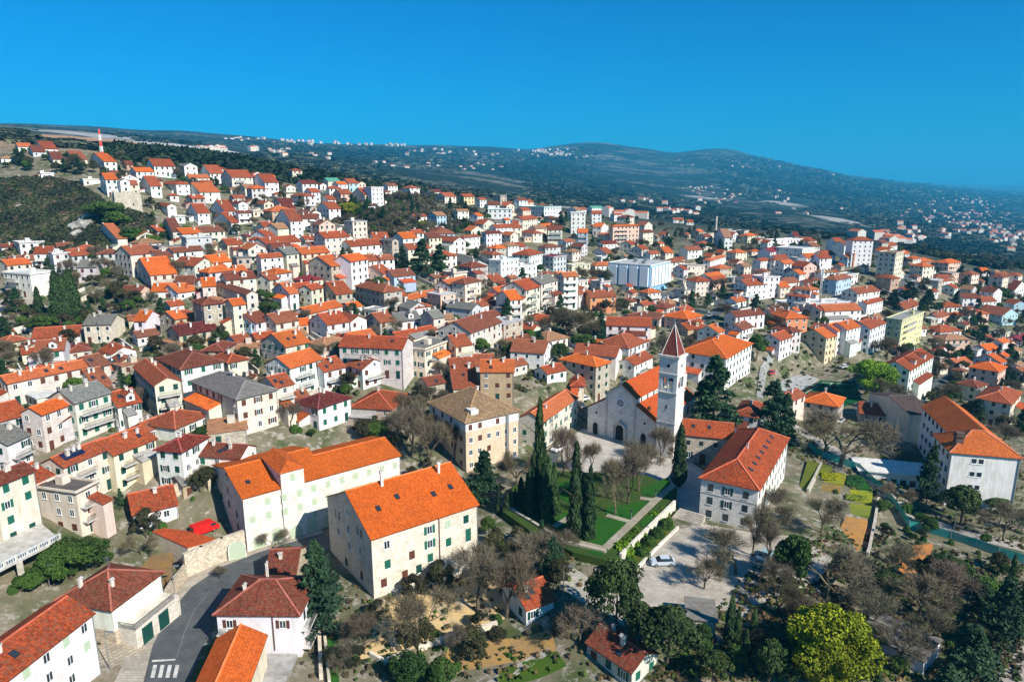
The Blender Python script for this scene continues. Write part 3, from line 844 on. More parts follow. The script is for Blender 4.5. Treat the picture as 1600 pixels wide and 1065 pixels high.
    if mid and shape != 'F' and 'nochim' not in opts:
        for q in range(rnd.choice([1, 1, 2, 2, 3] if near else [1, 1, 2])):
            u, v = rnd.uniform(.15, .85), rnd.choice([.32, .4, .62]);
            if shape == 'R': x, y, z = LR*u, LL*v, h+rise*(1-abs(v-.5)*2)
            elif shape == 'L': x, y, z = LR*v, LL*u, h+rise*(1-abs(v-.5)*2)
            else: x, y = LR*(.4+.2*u), LL*(.4+.2*v); z = h+rise*min(1, min(x, y, LR-x, LL-y)/(min(LR, LL)/2))
            link('chimney', CHIM[rnd.random() < .35], root, (.70, .66, .60), loc=(x, y, z+.1), rz=rnd.choice([0, R(90)]), scale=(rnd.uniform(.8, 1.2),)*2+(rnd.uniform(.7, 1.1),))
    if near and shape in 'RL' and rm.startswith('roof') and 'nochim' not in opts:
        kq = math.atan2(rise, (LL if shape == 'R' else LR)/2)
        for q in range(rnd.choice([0, 1, 2])):
            u, v = rnd.uniform(.15, .85), rnd.uniform(.12, .3)
            if shape == 'R': o = link('skylight', SKYL, root, loc=(LR*u, LL*v, h+rise*v*2+.15)); o.rotation_euler = (kq, 0, 0)
            else: o = link('skylight', SKYL, root, loc=(LR*v, LL*u, h+rise*v*2+.15)); o.rotation_euler = (0, -kq, 0)
    if 'plain' not in opts and 'nowin' not in opts and mid:
        if rnd.random() < .5:                                   # lean-to or side extension
            e = rnd.uniform(2.0, 3.4); hx = h*rnd.uniform(.42, .72); side = rnd.choice('RLL' if xc-xl > 6 else 'RR'); L_ = LR if side == 'R' else LL; u0 = L_*rnd.uniform(0, .5); u1 = min(L_-.1, u0+L_*rnd.uniform(.35, .6))
            if u1-u0 > 1.5:
                T2 = (lambda u, v, z: (u, -v, z)) if side == 'R' else (lambda u, v, z: (-v, L_-u, z)); ab = MB(); rf_ = MB()
                c_ = [T2(u0, .002, 0), T2(u0, e, 0), T2(u1, e, 0), T2(u1, .002, 0)]; zt_ = [hx+.9, hx, hx, hx+.9]
                for i_ in range(4):
                    j_ = (i_+1) % 4; q_ = [(c_[i_][0], c_[i_][1], base), (c_[j_][0], c_[j_][1], base), (c_[j_][0], c_[j_][1], zt_[j_]), (c_[i_][0], c_[i_][1], zt_[i_])]; ab.quad(q_)
                ab_o = ab.build('extension', wm, root, tuple(c*rnd.uniform(.82, 1) for c in wcol))
                t_ = [T2(u0-.2, e+.3, hx-.05), T2(u1+.2, e+.3, hx-.05), T2(u1+.2, .01, hx+.98), T2(u0-.2, .01, hx+.98)]; t3 = [(p[0], p[1], p[2]+.12) for p in t_]; W_q = u1-u0+.4
                rf_.quad(t3, [(0, 0), (W_q, 0), (W_q, e+.5), (0, e+.5)]); rf_.quad(t_[::-1], [(0, 0)]*4)
                for i_ in (0, 1, 3): j_ = (i_+1) % 4; rf_.quad([t_[i_], t_[j_], t3[j_], t3[i_]], [(0, 0)]*4)
                rf_.build('extension_roof', rnd.choice(['roof_old', 'roof_new', 'flat']), ab_o, rnd.choice([ROOFC['r'], ROOFC['b'], ROOFC['o'], (.4, .38, .35)]))
        if rnd.random() < .28 and st > 1 and 'balc' not in opts: opts = dict(opts); opts['balc'] = True
        if rnd.random() < .12 and shape == 'R' and LR > 8: opts = dict(opts); opts['dorm'] = True
    if near:
        gb = MB(); gb.beam((LR-.12, -.08, base), (LR-.12, -.08, h-.1), .11, .11); gb.build('drainpipe', 'steel', root)
        if rnd.random() < .6 and shape != 'F': # aerial
            x, y = LR*.5, LL*.5; z0_ = h+rise; ab = MB(); ab.tube((x, y, z0_-.3), (x, y, z0_+2.2), .03, .03, 4)
            for q in range(4): ab.tube((x-.5, y+.05*q, z0_+1.5+.18*q), (x+.5, y+.05*q, z0_+1.5+.18*q), .015, .015, 3)
            ab.build('aerial', 'steel', root)
    if 'balc' in opts:
        bd = {}; nb = st-1 if st > 1 else 1
        for j in range(1, nb+1):
            z = j*h/st; x0, x1 = (LR*.08, LR*.92) if LR < 9 else (LR*.12, LR*.55)
            bb = MB(); bb.box(x0, -1.35, z-.18, x1, -.002, z); s = bb.build('balcony', 'plaster', root, (.62, .60, .56))
            n_ = max(2, int(x1-x0)); w_ = (x1-x0)/n_
            if pxm > 4:
                for q in range(n_): link('railing', RAIL, s, loc=(x0+(q+.5)*w_, -1.3, z), scale=(w_, 1, 1))
            else:
                pb = MB(); pb.box(x0, -1.35, z+.001, x1, -1.28, z+.95); pb.build('parapet', 'plaster', s, wcol if rnd.random() < .6 else (.3, .3, .28))
    if 'dorm' in opts and shape == 'R':
        for u in ((.62,) if LR < 16 else (.3, .7)):
            db = MB(); x = LR*u; y0 = .6; zt = h+1.9; db.box(x-.9, y0, h, x+.9, LL/2, zt, bottom=False)
            db.quad([(x-.9, y0, zt), (x+.9, y0, zt), (x, y0, zt+.6)]); dm = db.build('dormer', 'plaster', root, wcol)
            r_ = MB(); 
            for s in (-1, 1): 
                q = [(x+s*1.15, y0-.25, zt-.08), (x+s*1.15, LL/2, zt-.08), (x, LL/2, zt+.72), (x, y0-.25, zt+.72)]
                r_.quad(q if s > 0 else q[::-1])
            r_.build('dormer_roof', rm, dm, rcol); put_window(dm, (x, y0-.01, h+.7), 1, 0, .8, 1.0, 'w_white', False)
    if 'solar' in opts:
        kq = math.atan2(rise, LL/2); sb = MB()
        for q in range(4): sb.box(q*1.05, 0, 0, q*1.05+1.0, 1.9, .08)
        o = sb.build('solar_panel', mat('solar_cells', (.01, .015, .05), .15, spec=.8), root); o.location = (LR*.12, LL*.16, h+rise*.32+.2); o.rotation_euler = (kq, 0, 0)
    cx, cy = W2(LR/2, LL/2)
    info = dict(root=root, px=project(cx, cy, zc), foot=(g[0], g[1], yaw, LR, LL), st=st, rc=rc, wc=wc, shape=shape, pxm=pxm, zc=zc, size=LR*LL, idx=idx, h=h, g=g, rise=rise, LR=LR, LL=LL, base=base, near=near, label=opts.get('label'), cat=opts.get('cat'))
    HOUSES.append(info); return info
def read_houses():
    out = []; ox = oy = 0
    for ln in HD.strip().split('\n'):
        t = ln.split()
        if not t: continue
        if t[0] == 'T': ox, oy = int(t[1]), int(t[2]); continue
        xl, xc, yc, xr, yr = [float(v)/4 for v in t[:5]]; opts = {}
        for q in t[9:]:
            if '=' in q: k, v = q.split('='); opts[k] = float(v)
            else: opts[q] = True
        out.append((xl+ox, xc+ox, yc+oy, xr+ox, yr+oy, int(t[5]), t[6], t[7], t[8], opts))
    return out
for i, rec in enumerate(read_houses()): make_house(rec, i)
print('houses', len(HOUSES), 'objects', len(bpy.data.objects))

def clear(x, y, r, exclude=()):
    """True when a disc of radius r stays out of every house"""
    for q in HOUSES:
        gx, gy, yw, a, b = q['foot']; dx, dy = x-gx, y-gy
        if abs(dx)+abs(dy) > 90: continue
        u, v = dx*math.cos(yw)+dy*math.sin(yw), -dx*math.sin(yw)+dy*math.cos(yw)
        if -r < u < a+r and -r < v < b+r: return False
    return True
def inpoly(x, y, poly):
    c = False; m = len(poly)
    for i in range(m):
        (ax, ay), (bx, by) = poly[i], poly[i-1]
        if (ay > y) != (by > y) and x < (bx-ax)*(y-ay)/(by-ay)+ax: c = not c
    return c
# ---------------------------------------------------------------- the land
def land():
    nu, nv = 620, 560
    u = np.linspace(-2.3, 2.3, nu); u = np.sign(u)*(np.abs(u)/2.3)**1.35*2.3
    v = np.concatenate([np.array([-60., -20., 4., 15., 25., 33.]), np.exp(np.linspace(math.log(40), math.log(13500), nv-6))])
    yy, uu = np.meshgrid(v, u, indexing='ij'); xx = uu*np.maximum(yy, 90)
    z = np.empty_like(xx)
    for i in range(nv):
        for j in range(nu):
            x, y = xx[i, j], max(yy[i, j], 30); z[i, j] = H(x, y)
            if y > 420:
                d = min(1, (y-420)/900); a = 2.2*d*(y/800)**.62
                z[i, j] += a*3.2*(noise.noise((x/(90+y*.16), y/(90+y*.20), 1.7))) + a*1.3*noise.noise((x/(30+y*.05), y/(30+y*.06), 5.1))
    verts = np.stack([xx, yy, z], -1).reshape(-1, 3)
    idx = np.arange(nu*nv).reshape(nv, nu); f = np.stack([idx[:-1, :-1], idx[:-1, 1:], idx[1:, 1:], idx[1:, :-1]], -1).reshape(-1, 4)
    me = bpy.data.meshes.new('ground'); me.vertices.add(len(verts)); me.vertices.foreach_set('co', verts.ravel()); me.loops.add(f.size); me.loops.foreach_set('vertex_index', f.ravel())
    me.polygons.add(len(f)); me.polygons.foreach_set('loop_start', np.arange(0, f.size, 4)); me.polygons.foreach_set('loop_total', np.full(len(f), 4)); me.polygons.foreach_set('use_smooth', np.ones(len(f), bool)); me.update(); me.validate()
    return me
def land_mat(nt, nd, lk, b):
    w = pos(nt); d = N(nt, 'VectorMath'); d.operation = 'LENGTH'; lk.new(w, d.inputs[0]); far = ramp(nt, d.outputs['Value'], 420, 800)
    # near: earth, dry grass, stone
    earth = mixc(nt, ramp(nt, nz(nt, w, .10, 6, .65), .38, .62), (.24, .20, .145), (.055, .085, .024))
    earth = mixc(nt, ramp(nt, nz(nt, w, .45, 6, .7), .53, .62), earth, (.36, .33, .28))
    earth = mixc(nt, ramp(nt, nz(nt, w, 1.6, 4, .7), .35, .7, 0, .5), earth, (.12, .10, .065))
    # far: scrub wood with bare karst showing
    sc = mixc(nt, ramp(nt, nz(nt, w, .035, 8, .75), .40, .60), (.008, .022, .020), (.026, .040, .032))
    vor = N(nt, 'TexVoronoi', Scale=.055); lk.new(w, vor.inputs['Vector'])
    sc = mixc(nt, ramp(nt, vor.outputs['Distance'], .15, .6, .75, 0), sc, (.013, .024, .017))
    rock = ramp(nt, nz(nt, w, .0032, 7, .72), .50, .60); r2 = ramp(nt, nz(nt, w, .05, 6, .8), .44, .60)
    mm = nd.new('ShaderNodeMath'); mm.operation = 'MULTIPLY'; lk.new(rock, mm.inputs[0]); lk.new(r2, mm.inputs[1])
    sc = mixc(nt, mm.outputs[0], sc, (.26, .24, .20))
    dark = ramp(nt, nz(nt, w, .0021, 4, .5), .54, .60); sc = mixc(nt, dark, sc, (.012, .022, .018))
    for (px, py), rad, colr in (((262, 228), 150, (.50, .47, .42)), ((110, 216), 130, (.46, .26, .17)), ((160, 214), 120, (.34, .32, .30)), ((1230, 320), 70, (.34, .31, .26)), ((1300, 345), 60, (.32, .30, .27)), ((1100, 312), 60, (.30, .29, .25)), ((1210, 290), 80, (.30, .27, .23)), ((880, 322), 60, (.26, .25, .21))):
        g_ = ground(px, py, dmin=430); sb = N(nt, 'VectorMath'); sb.operation = 'SUBTRACT'; lk.new(w, sb.inputs[0]); sb.inputs[1].default_value = g_; ml = N(nt, 'VectorMath'); ml.operation = 'MULTIPLY'; lk.new(sb.outputs[0], ml.inputs[0]); ml.inputs[1].default_value = (.8, .45, 0)
        ln = N(nt, 'VectorMath'); ln.operation = 'LENGTH'; lk.new(ml.outputs[0], ln.inputs[0]); ad = nd.new('ShaderNodeMath'); ad.operation = 'MULTIPLY_ADD'; lk.new(nz(nt, w, .012, 6, .7), ad.inputs[0]); ad.inputs[1].default_value = rad*3.2; lk.new(ln.outputs['Value'], ad.inputs[2])
        sc = mixc(nt, ramp(nt, ad.outputs[0], rad*2.0, rad*2.35, 1, 0), sc, colr)
    lk.new(mixc(nt, far, earth, sc), b.inputs['Base Color']); bump(nt, b, nz(nt, w, .8, 6, .7), .5, .3)
M['land'] = mat('dry_earth_and_scrub', rough=1, build=land_mat, spec=.05)
me = land(); me.materials.append(M['land']); tag(link('ground', me), kind='structure')
# ---------------------------------------------------------------- the large buildings in front
HERO = {}
def hero(key, rec, at=None, name=None):
    i = make_house(rec, 900+len(HERO), at=at, name=name); HERO[key] = i; return i
def skyl(i, u, v):
    k = math.atan2(i['rise'], i['LL']/2); o = link('skylight', SKYL, i['root'], loc=(i['LR']*u, i['LL']*v, i['h']+i['rise']*v*2+.17)); o.rotation_euler = (k, 0, 0); return o
def chim(i, u, v, s=(1, 1, 1.3), m=0):
    return link('chimney', CHIM[m], i['root'], (.78, .74, .68), loc=(i['LR']*u, i['LL']*v, i['h']+i['rise']*(1-abs(v-.5)*2)+.1), scale=s)
# long pale house (the back one of the pair), with wall dormer and arched doors
b1 = hero('long', (332.5, 379, 778, 625, 711, 4, 'R', 'o', 'l', dict(h=10.8, rise=2.5, nowin=1, nochim=1, label='long white stone house with bright orange roof and wall dormer above the curved street', cat='house')), name='long_stone_house')
r = b1['root']; LR, LL, h, rise = b1['LR'], b1['LL'], b1['h'], b1['rise']; b1c = (.78, .75, .69)
print('long', LR, LL, math.degrees(b1['foot'][2]))
for ch in list(r.children):
    if ch.name.startswith(('wall', 'roof', 'ridge')): bpy.data.objects.remove(ch)
XS = LR*.50; LL2 = LL*.72; w_ = MB(); base = b1['base']
for x0, x1, yd in ((0, XS, LL), (XS, LR, LL2)):
    rs_ = rise*yd/LL
    for p, q in (((x0, 0), (x1, 0)), ((x1, 0), (x1, yd)), ((x1, yd), (x0, yd)), ((x0, yd), (x0, 0))): w_.quad([(*p, base), (*q, base), (*q, h), (*p, h)])
    for x, s_ in ((x0, -1), (x1, 1)): t = [(x, 0, h), (x, yd, h), (x, yd/2, h+rs_)]; w_.quad(t if s_ > 0 else t[::-1])
w_.build('wall', 'pale_stone', r, b1c)
for x0, x1, yd, nm in ((0, XS, LL, 'roof'), (XS, LR, LL2, 'roof')):
    rb = MB(); gable_roof(rb, x1-x0, yd, h, rise*yd/LL, .35, 'r', th=.16 if x0 == 0 else .13); rb.v = [(x+x0, y, z) for x, y, z in rb.v]; o = rb.build(nm, 'roof_new', r, (.80, .165, .02))
    ridge_caps([((x0-.2, yd/2, h+rise*yd/LL+.17), (x1+.2, yd/2, h+rise*yd/LL+.17))], r, (.8, .2, .05))
XT = LR*.285                                                     # dormer
db = MB(); db.box(XT-2.2, -.42, h-.5, XT+2.2, LL*.45, h+3.1, bottom=False); db.box(XT-2.2, -.42, base, XT+2.2, -.004, h-.5, bottom=False)
dm = db.build('wall_dormer', 'pale_stone', r, b1c)
q = MB(); e0, e1, zt = (XT-2.5, -.75, h+3.05), (XT+2.5, -.75, h+3.05), h+4.5
q.quad([e0, e1, (XT, 1.6, zt)], [(0, 0), (5, 0), (2.5, 2.7)]); q.quad([e1, (XT+2.5, LL*.5, h+3.05), (XT, LL*.5, zt), (XT, 1.6, zt)], [(0, 0), (6, 0), (6, 2.7), (2, 2.7)]); q.quad([(XT-2.5, LL*.5, h+3.05), e0, (XT, 1.6, zt), (XT, LL*.5, zt)], [(0, 0), (6, 0), (4, 2.7), (0, 2.7)])
q.quad([(XT-2.5, LL*.5, h+3.05), (XT+2.5, LL*.5, h+3.05), e1, e0]); q.build('dormer_roof', 'roof_new', dm, (.74, .15, .025)); link('window', WIN['cw_pale'], dm, loc=(XT, -.424, h+.9), scale=(1.05, 1, 1.5))
rnd = random.Random(4)
for j, z in enumerate((8.2, 5.4, 2.9)):
    for i_ in range(11):
        u = LR*(.045+i_*.0915)
        if abs(u-XT) < .1: pass
        if z == 2.9 and i_ < 4: continue
        if z == 8.2 and i_ in (0,): continue
        link('window', WIN['cw_pale'], r, loc=(u, -.004 if abs(u-XT) > 2.75 else -.424, z+rnd.uniform(-.05, .05)), scale=(1.0, 1, 1.45 if z > 3 else 1.2))
def arch_door(parent, x, y, z, w, hh, rz, m, nm='door', frame='flat'):
    b = MB(); n = 8; pts_ = [(-w/2, 0), (w/2, 0), (w/2, hh-w/2)]+[(w/2*math.cos(math.pi*k/n), hh-w/2+w/2*math.sin(math.pi*k/n)) for k in range(1, n)]+[(-w/2, hh-w/2)]
    b.quad([(a, -.06, c) for a, c in pts_], mi=0)
    e = .22; outer = [(-w/2-e, 0), (w/2+e, 0), (w/2+e, hh-w/2)]+[((w/2+e)*math.cos(math.pi*k/n), hh-w/2+(w/2+e)*math.sin(math.pi*k/n)) for k in range(1, n)]+[(-w/2-e, hh-w/2)]
    m_ = len(pts_)
    for k in range(1, m_):
        a, c, a2, c2 = outer[k], outer[(k+1) % m_], pts_[k], pts_[(k+1) % m_]
        b.quad([(a[0], -.1, a[1]), (a2[0], -.1, a2[1]), (c2[0], -.1, c2[1]), (c[0], -.1, c[1])], mi=1); b.quad([(a[0], 0, a[1]), (a[0], -.1, a[1]), (c[0], -.1, c[1]), (c[0], 0, c[1])], mi=1)
    o = b.build(nm, [m, frame], parent, (.7, .67, .6)); o.location = (x, y, z); o.rotation_euler = (0, 0, rz); return o
for k in range(7): arch_door(r, LR*(.07+k*.105), -.004 if abs(LR*(.07+k*.105)-XT) > 3.4 else -.424, .1, 2.1, 3.0 if k % 2 else 2.6, 0, 'pale_p')
for y, z in ((.25, 2.5), (.25, 5.2), (.5, 5.4), (.75, 5.2), (.5, 8.2), (.5, 11.0)): link('window', WIN['w_dgreen'], r, loc=(-.004, LL*y, z), rz=R(-90), scale=(.9, 1, 1.4))
skyl(b1, .07, .2); skyl(b1, .36, .3)
# nearer stone house of the pair
b2 = hero('stone', (511, 580, 841, 746, 787, 4, 'R', 'o', 'l', dict(h=10.8, nowin=1, nochim=1, label='big pale stone house with bright orange roof, two tall chimneys and green shutters', cat='house')), name='big_stone_house')
r = b2['root']; LR, LL, h, rise = b2['LR'], b2['LL'], b2['h'], b2['rise']
for ch in r.children:
    if ch.name.startswith('roof'): ch.color = (.80, .15, .018, 1)
    if ch.name.startswith('wall'): ch.color = (.72, .66, .56, 1)
DZ = 1.1
W_ = [(.13, 7.0, 'cw_w', 0), (.36, 7.2, 0, 0), (.52, 7.1, 'open_green', 1), (.70, 7.0, 'cw_pale', 0), (.88, 6.8, 'cw_dgreen', 0), (.13, 3.5, 'cw_green', 0), (.35, 3.6, 'cw_brown', 0), (.52, 4.5, 'open_green', 1), (.70, 3.6, 'cw_green', 0),
      (.90, 3.2, 'tall', 0), (.09, .4, 'cw_brown', 0), (.28, .5, 'cw_brown', 0), (.52, 1.9, 'cw_green', 0), (.41, .6, 'cw_dgreen', 0)]
for u, z, st_, nr in W_:
    z += DZ
    if st_ == 0: continue
    if st_ == 'cw_w': put_window(r, (LR*u, -.004, z), 1, 0, 1.1, 1.5, 'w_white', True)
    elif st_ == 'tall': link('window', WIN['cw_green'], r, loc=(LR*u, -.004, z), scale=(1.1, 1, 2.4))
    else: put_window(r, (LR*u, -.004, z), 1, 0, 1.05, 1.5, st_, bool(nr))
for v, z, st_ in ((.25, 8.0, 'open_dgreen'), (.5, 10.2, 'w_white'), (.75, 7.4, 'open_dgreen'), (.5, 6.6, 'w_white'), (.25, 4.6, 'w_white'), (.75, 4.2, 'w_white'), (.5, 3.4, 'w_white'), (.25, 1.2, 'cw_brown'), (.6, .6, 'cw_dgreen')):
    z += DZ if z > 2 else 0
    put_window(r, (-.004, LL*v, z), 1, R(-90), .95, 1.5, st_, True)
for u, v in ((.17, .24), (.37, .3), (.68, .22), (.86, .24)): skyl(b2, u, v)
chim(b2, .30, .45, (.8, .8, 2.0)); chim(b2, .84, .42, (.8, .8, 1.4)); 
b = MB(); b.beam((LR*.61, -.1, .5), (LR*.61, -.1, h), .14, .14); b.build('drainpipe', 'brown_p', r)
# hip roofed palace with yellowed tiles
b3 = hero('palace', (671, 727.5, 659.5, 811, 641, 4, 'H', 'y', 'd', dict(h=12.4, cr=6, cl=4, skip=.1, doors=False, rise=4.4, label='tall old palace with sagging yellowed tile hip roof and peeling tan walls', cat='palace')), name='old_palace')
r = b3['root']; 
for ch in r.children:
    if ch.name.startswith('roof'): ch.color = (.50, .33, .17, 1)
    if ch.name.startswith('wall'): ch.color = (.66, .52, .38, 1)
b = MB(); b.box(-.03, -.03, 10.0, b3['LR']+.03, b3['LL']+.03, 12.3, bottom=False); b.build('plaster_band', 'plaster', r, (.82, .80, .76))
b = MB(); b.box(b3['LR']*.74, -.5, 0, b3['LR']*.76+.3, 0, 12.3); b.build('drainpipe', 'steel', r)
b = MB(); b.box(2.2, 1.2, 12.5, 4.2, 3.6, 14.4); b.build('dormer', 'plaster', r, (.7, .68, .64))
# four storey pale school behind the bell tower gets dentils by its generic windows; school on the right edge
b4 = hero('school', (1460, 1486, 705, 1596, 714.5, 4, 'H', 'r', 'c', dict(h=13.3, nowin=1, nochim=1, rise=3.6, label='large cream school block with orange hip roof at the right edge', cat='school')), name='school_building')
print('school', b4['LR'], b4['LL'], math.degrees(b4['foot'][2]))
r = b4['root']; LR, LL = b4['LR'], b4['LL']
for ch in r.children:
    if ch.name.startswith('roof'): ch.color = (.78, .19, .045, 1); ch.data.materials[0] = M['roof_new']
    if ch.name.startswith('wall'): ch.color = (.84, .82, .78, 1)
for j in range(4):
    for s in (-.55, .55): link('window', WIN['w_white'], r, loc=(LR*.40+s*1.3, -.004, 1.2+j*3.2), scale=(1.25, 1, 1.35))
    for k in range(4): link('window', WIN['w_white'], r, loc=(-.004, LL*(k+.5)/4, 1.2+j*3.2), rz=R(-90), scale=(1.9, 1, 1.7))
b = MB(); b.beam((.15, -.1, 0), (.15, -.1, 13), .2, .2); b.build('drainpipe', 'steel', r); b = MB(); b.beam((LR-.2, -.1, 0), (LR-.2, -.1, 13), .2, .2); b.build('drainpipe', 'steel', r)
X0, Y1 = LR*.30, LL+24; b = MB(); b.box(X0, LL+.002, -4, LR-.01, Y1, 13.2, bottom=False); b.build('rear_wing', 'plaster', r, (.82, .80, .76)); b = MB(); gable_roof(b, LR-X0, Y1-LL+5, 13.2, 3.2, .5, 'l'); b.v = [(x+X0, y+LL-5, z) for x, y, z in b.v]; b.build('rear_roof', 'roof_new', r, (.78, .19, .045))
for j in range(4):
    for k in range(7): link('window', WIN['w_white'], r, loc=(X0-.004, LL+1.8+k*3.2, 1.2+j*3.2), rz=R(-90), scale=(1.9, 1, 1.7))
b = MB(); b.box(LR*.1, LL*.17, 14, LR*.1+1.6, LL*.17+1.6, 17.2, bottom=False); b.box(LR*.1-.2, LL*.17-.2, 16.2, LR*.1+1.8, LL*.17+1.8, 16.5); b.build('chimney', 'flat', r, (.14, .09, .07))
an = MB(); an.box(-17, LL*.5, -1, -.01, LL*.5+8, 4.2); an.box(-17.6, LL*.5-.5, 4.2, -.02, LL*.5+8.5, 4.5); an.build('low_annex', 'plaster', r, (.72, .72, .70))
for k in range(5): link('window', WIN['w_white'], r, loc=(-3-k*2.1, LL*.5-.004, 1.0), scale=(1.7, 1, 2.0))
hero('hall', (1405, 1422, 647, 1461, 646, 1, 'R', 'd', 'c', dict(h=8.5, nowin=1, nochim=1, rise=2.2, d=20, label='plain hall with dark ribbed metal roof beside the large school', cat='hall')), name='sports_hall')
# white and blue department building
b5 = hero('blue', (951, 1016, 416, 1047.5, 409, 4, 'F', 'w', 'w', dict(h=15.5, nowin=1, label='big white and blue building clad in large vertical panels', cat='office building')), name='panelled_office_building')
r = b5['root']; LR, LL, h = b5['LR'], b5['LL'], b5['h']
for ch in r.children:
    if ch.name.startswith('wall'): ch.color = (.20, .42, .62, 1)
for k in range(4):
    y0, y1 = LL*(k/4)+.7, LL*((k+1)/4)-.7; b = MB(); b.box(-1.0, y0, 4.6, -.002, y1, h-.6); b.build('cladding_panel', 'paint', r, (.74, .78, .79))
    for z in (0.6,): b = MB(); b.box(-.3, y0, z, -.002, y1, 3.8); b.build('window', 'glass', r)
for k in range(6):
    x0 = LR*k/6+.6; b = MB(); b.box(x0, -1.0, 4.6, x0+LR/6-1.1, -.002, h-.6); b.build('cladding_panel', 'paint', r, (.80, .81, .80)); b = MB(); b.box(x0, -.25, .5, x0+LR/6-1.1, -.002, 3.8); b.build('window', 'paint', r, (.25, .5, .7))
b = MB()
for x, y in ((LR*.5, LL*.6), (LR*.3, LL*.3), (LR*.7, LL*.45)): b.box(x-1, y-1, h+.2, x+1, y+1, h+1.8)
b.build('roof_vent', 'steel', r)
# white house with hip roof by the curve, brown-red tiles; street below left
b6 = hero('corner', (90, 174, 950, 251, 893, 2, 'H', 'b', 'w', dict(h=6.6, nowin=1, nochim=1, rise=2.6, label='white house with mottled brown-red hip roof and street terrace at the bend', cat='house')), name='corner_house')
r = b6['root']; LR, LL, h = b6['LR'], b6['LL'], b6['h']
b = MB(); b.box(-.04, -.04, -2.5, LR*.5, LL+.04, 2.9); b.build('stone_base', 'stone', r, (.62, .54, .42))
b = MB(); b.box(.6, -3.0, -1.5, LR-.1, -.045, 3.1); b.build('terrace', 'pale_stone', r, (.66, .62, .55))
for k in range(int(LR-1)): link('railing', RAIL, r, loc=(1.1+k, -2.95, 3.1))
for k in range(3): link('railing', RAIL, r, loc=(.62, -.6-k*1.0, 3.1), rz=R(90))
for u in (.28, .62): o = link('door', WIN['door_green'], r, loc=(LR*u, -3.004, -.1), scale=(2.0, 1, 2.7))
chim(b6, .3, .25, (.8, .8, .9), 1); chim(b6, .2, .75, (.9, .9, .9), 1)
# white house with red hip roof right of the street (front wall to the camera)
g_ = on_plane(466, 958, 6.0); e_ = on_plane(338, 957, 6.0); f_ = on_plane(495, 902, 6.0)
vx = Vector((e_[0]-g_[0], e_[1]-g_[1])); yw = math.atan2(vx.y, vx.x)-R(90)
b7 = hero('street', (338, 466, 958, 495, 902, 2, 'H', 'b', 'w', dict(h=6.0, nowin=1, nochim=1, rise=2.3, label='white house with patchy red hip roof right of the curved street', cat='house')), at=((g_[0], g_[1], 0), 6.0, yw, 9.5, vx.length), name='street_house')
r = b7['root']; LR, LL, h = b7['LR'], b7['LL'], b7['h']
for v, z in ((.2, 3.6), (.85, 3.6), (.85, .8)): put_window(r, (-.004, LL*v, z), 1, R(-90), 1.0, 1.3, 'open_brown', True)
bb = MB(); bb.box(-1.2, LL*.75, 3.0, -.002, LL*.98, 3.15); s_ = bb.build('balcony', 'plaster', r, (.6, .6, .58))
for k in range(2): link('railing', RAIL, s_, loc=(-1.15, LL*.79+k*1.3, 3.15), rz=R(90))
for z in (3.0, .1):
    bb = MB(); bb.box(.3, -1.3, z-.15, LR-.3, -.002, z); s_ = bb.build('balcony', 'plaster', r, (.62, .6, .56))
    for k in range(8): link('railing', RAIL, s_, loc=(.9+k*1.05, -1.25, z))
for u in (.25, .5, .75): put_window(r, (LR*u, -.004, 3.1), 1, 0, 1.1, 2.0, 'w_white', False)
chim(b7, .35, .75, (.75, .75, 1.0)); chim(b7, .8, .6, (.6, .6, 1.2))
b = MB(); b.beam((-.1, LL*.32, 0), (-.1, LL*.32, h), .12, .12); b.build('drainpipe', 'brown_p', r)
b = MB(); b.box(-9, .5, -2, -.3, LL*.8, -.4); tag(b.build('concrete_terrace', 'flat', None, (.38, .37, .35)), 'grey concrete forecourt in front of the white house by the street', 'forecourt').matrix_world = Matrix.Translation(r.location) @ Matrix.Rotation(yw, 4, 'Z')
# bright orange gable at the bottom edge
q1, q2 = on_plane(376, 977, 6.2), on_plane(338, 1065, 6.2); dl = (Vector(q1[:2])-Vector(q2[:2])).normalized(); yw = math.atan2(dl.y, dl.x)-R(90); ax_ = Vector((math.cos(yw), math.sin(yw))); L_ = 13.0; p1 = Vector(q1[:2])-ax_*3.1
b8 = hero('bottom', (0, 0, 0, 0, 0, 1, 'L', 'o', 'c', dict(h=4.4, nowin=1, nochim=1, rise=1.8, label='low house with orange gable roof at the bottom edge beside the zebra crossing', cat='house')), at=((p1[0]-dl.x*L_, p1[1]-dl.y*L_, 0), 4.4, yw, 6.2, L_))
# ---- monastery wings
bA = hero('wingA', (1066, 1067, 678, 1146, 685.5, 2, 'R', 'r', 's', dict(h=7.0, d=9, nowin=1, nochim=1, rise=2.3, label='stone monastery wing with orange tiles joining the bell tower', cat='monastery')), name='monastery_wing')
r = bA['root']; LR = bA['LR']
for ch in r.children:
    if ch.name.startswith('roof'): ch.color = (.66, .12, .03, 1)
for u in (.12, .38, .66): link('window', WIN['w_dgreen'], r, loc=(LR*u, -.004, 4.4), scale=(.95, 1, 1.2))
put_window(r, (LR*.14, -.004, 1.2), 1, 0, 1.0, 1.6, 'open_dgreen', True); link('door', WIN['door_brown'], r, loc=(LR*.42, -.004, 0), scale=(1.4, 1, 2.5)); link('window', WIN['w_dgreen'], r, loc=(LR*.72, -.004, 1.2), scale=(1, 1, 1.4))
for u in (.2, .52): skyl(bA, u, .28)
bB = hero('wingB', (1096, 1185, 764, 1231, 684, 3, 'H', 'r', 'l', dict(h=8.9, nowin=1, nochim=1, rise=3.0, label='three-storey stone monastery wing with red hip roof beside the car park', cat='monastery')), name='monastery_wing')
r = bB['root']; LR, LL, h = bB['LR'], bB['LL'], bB['h']
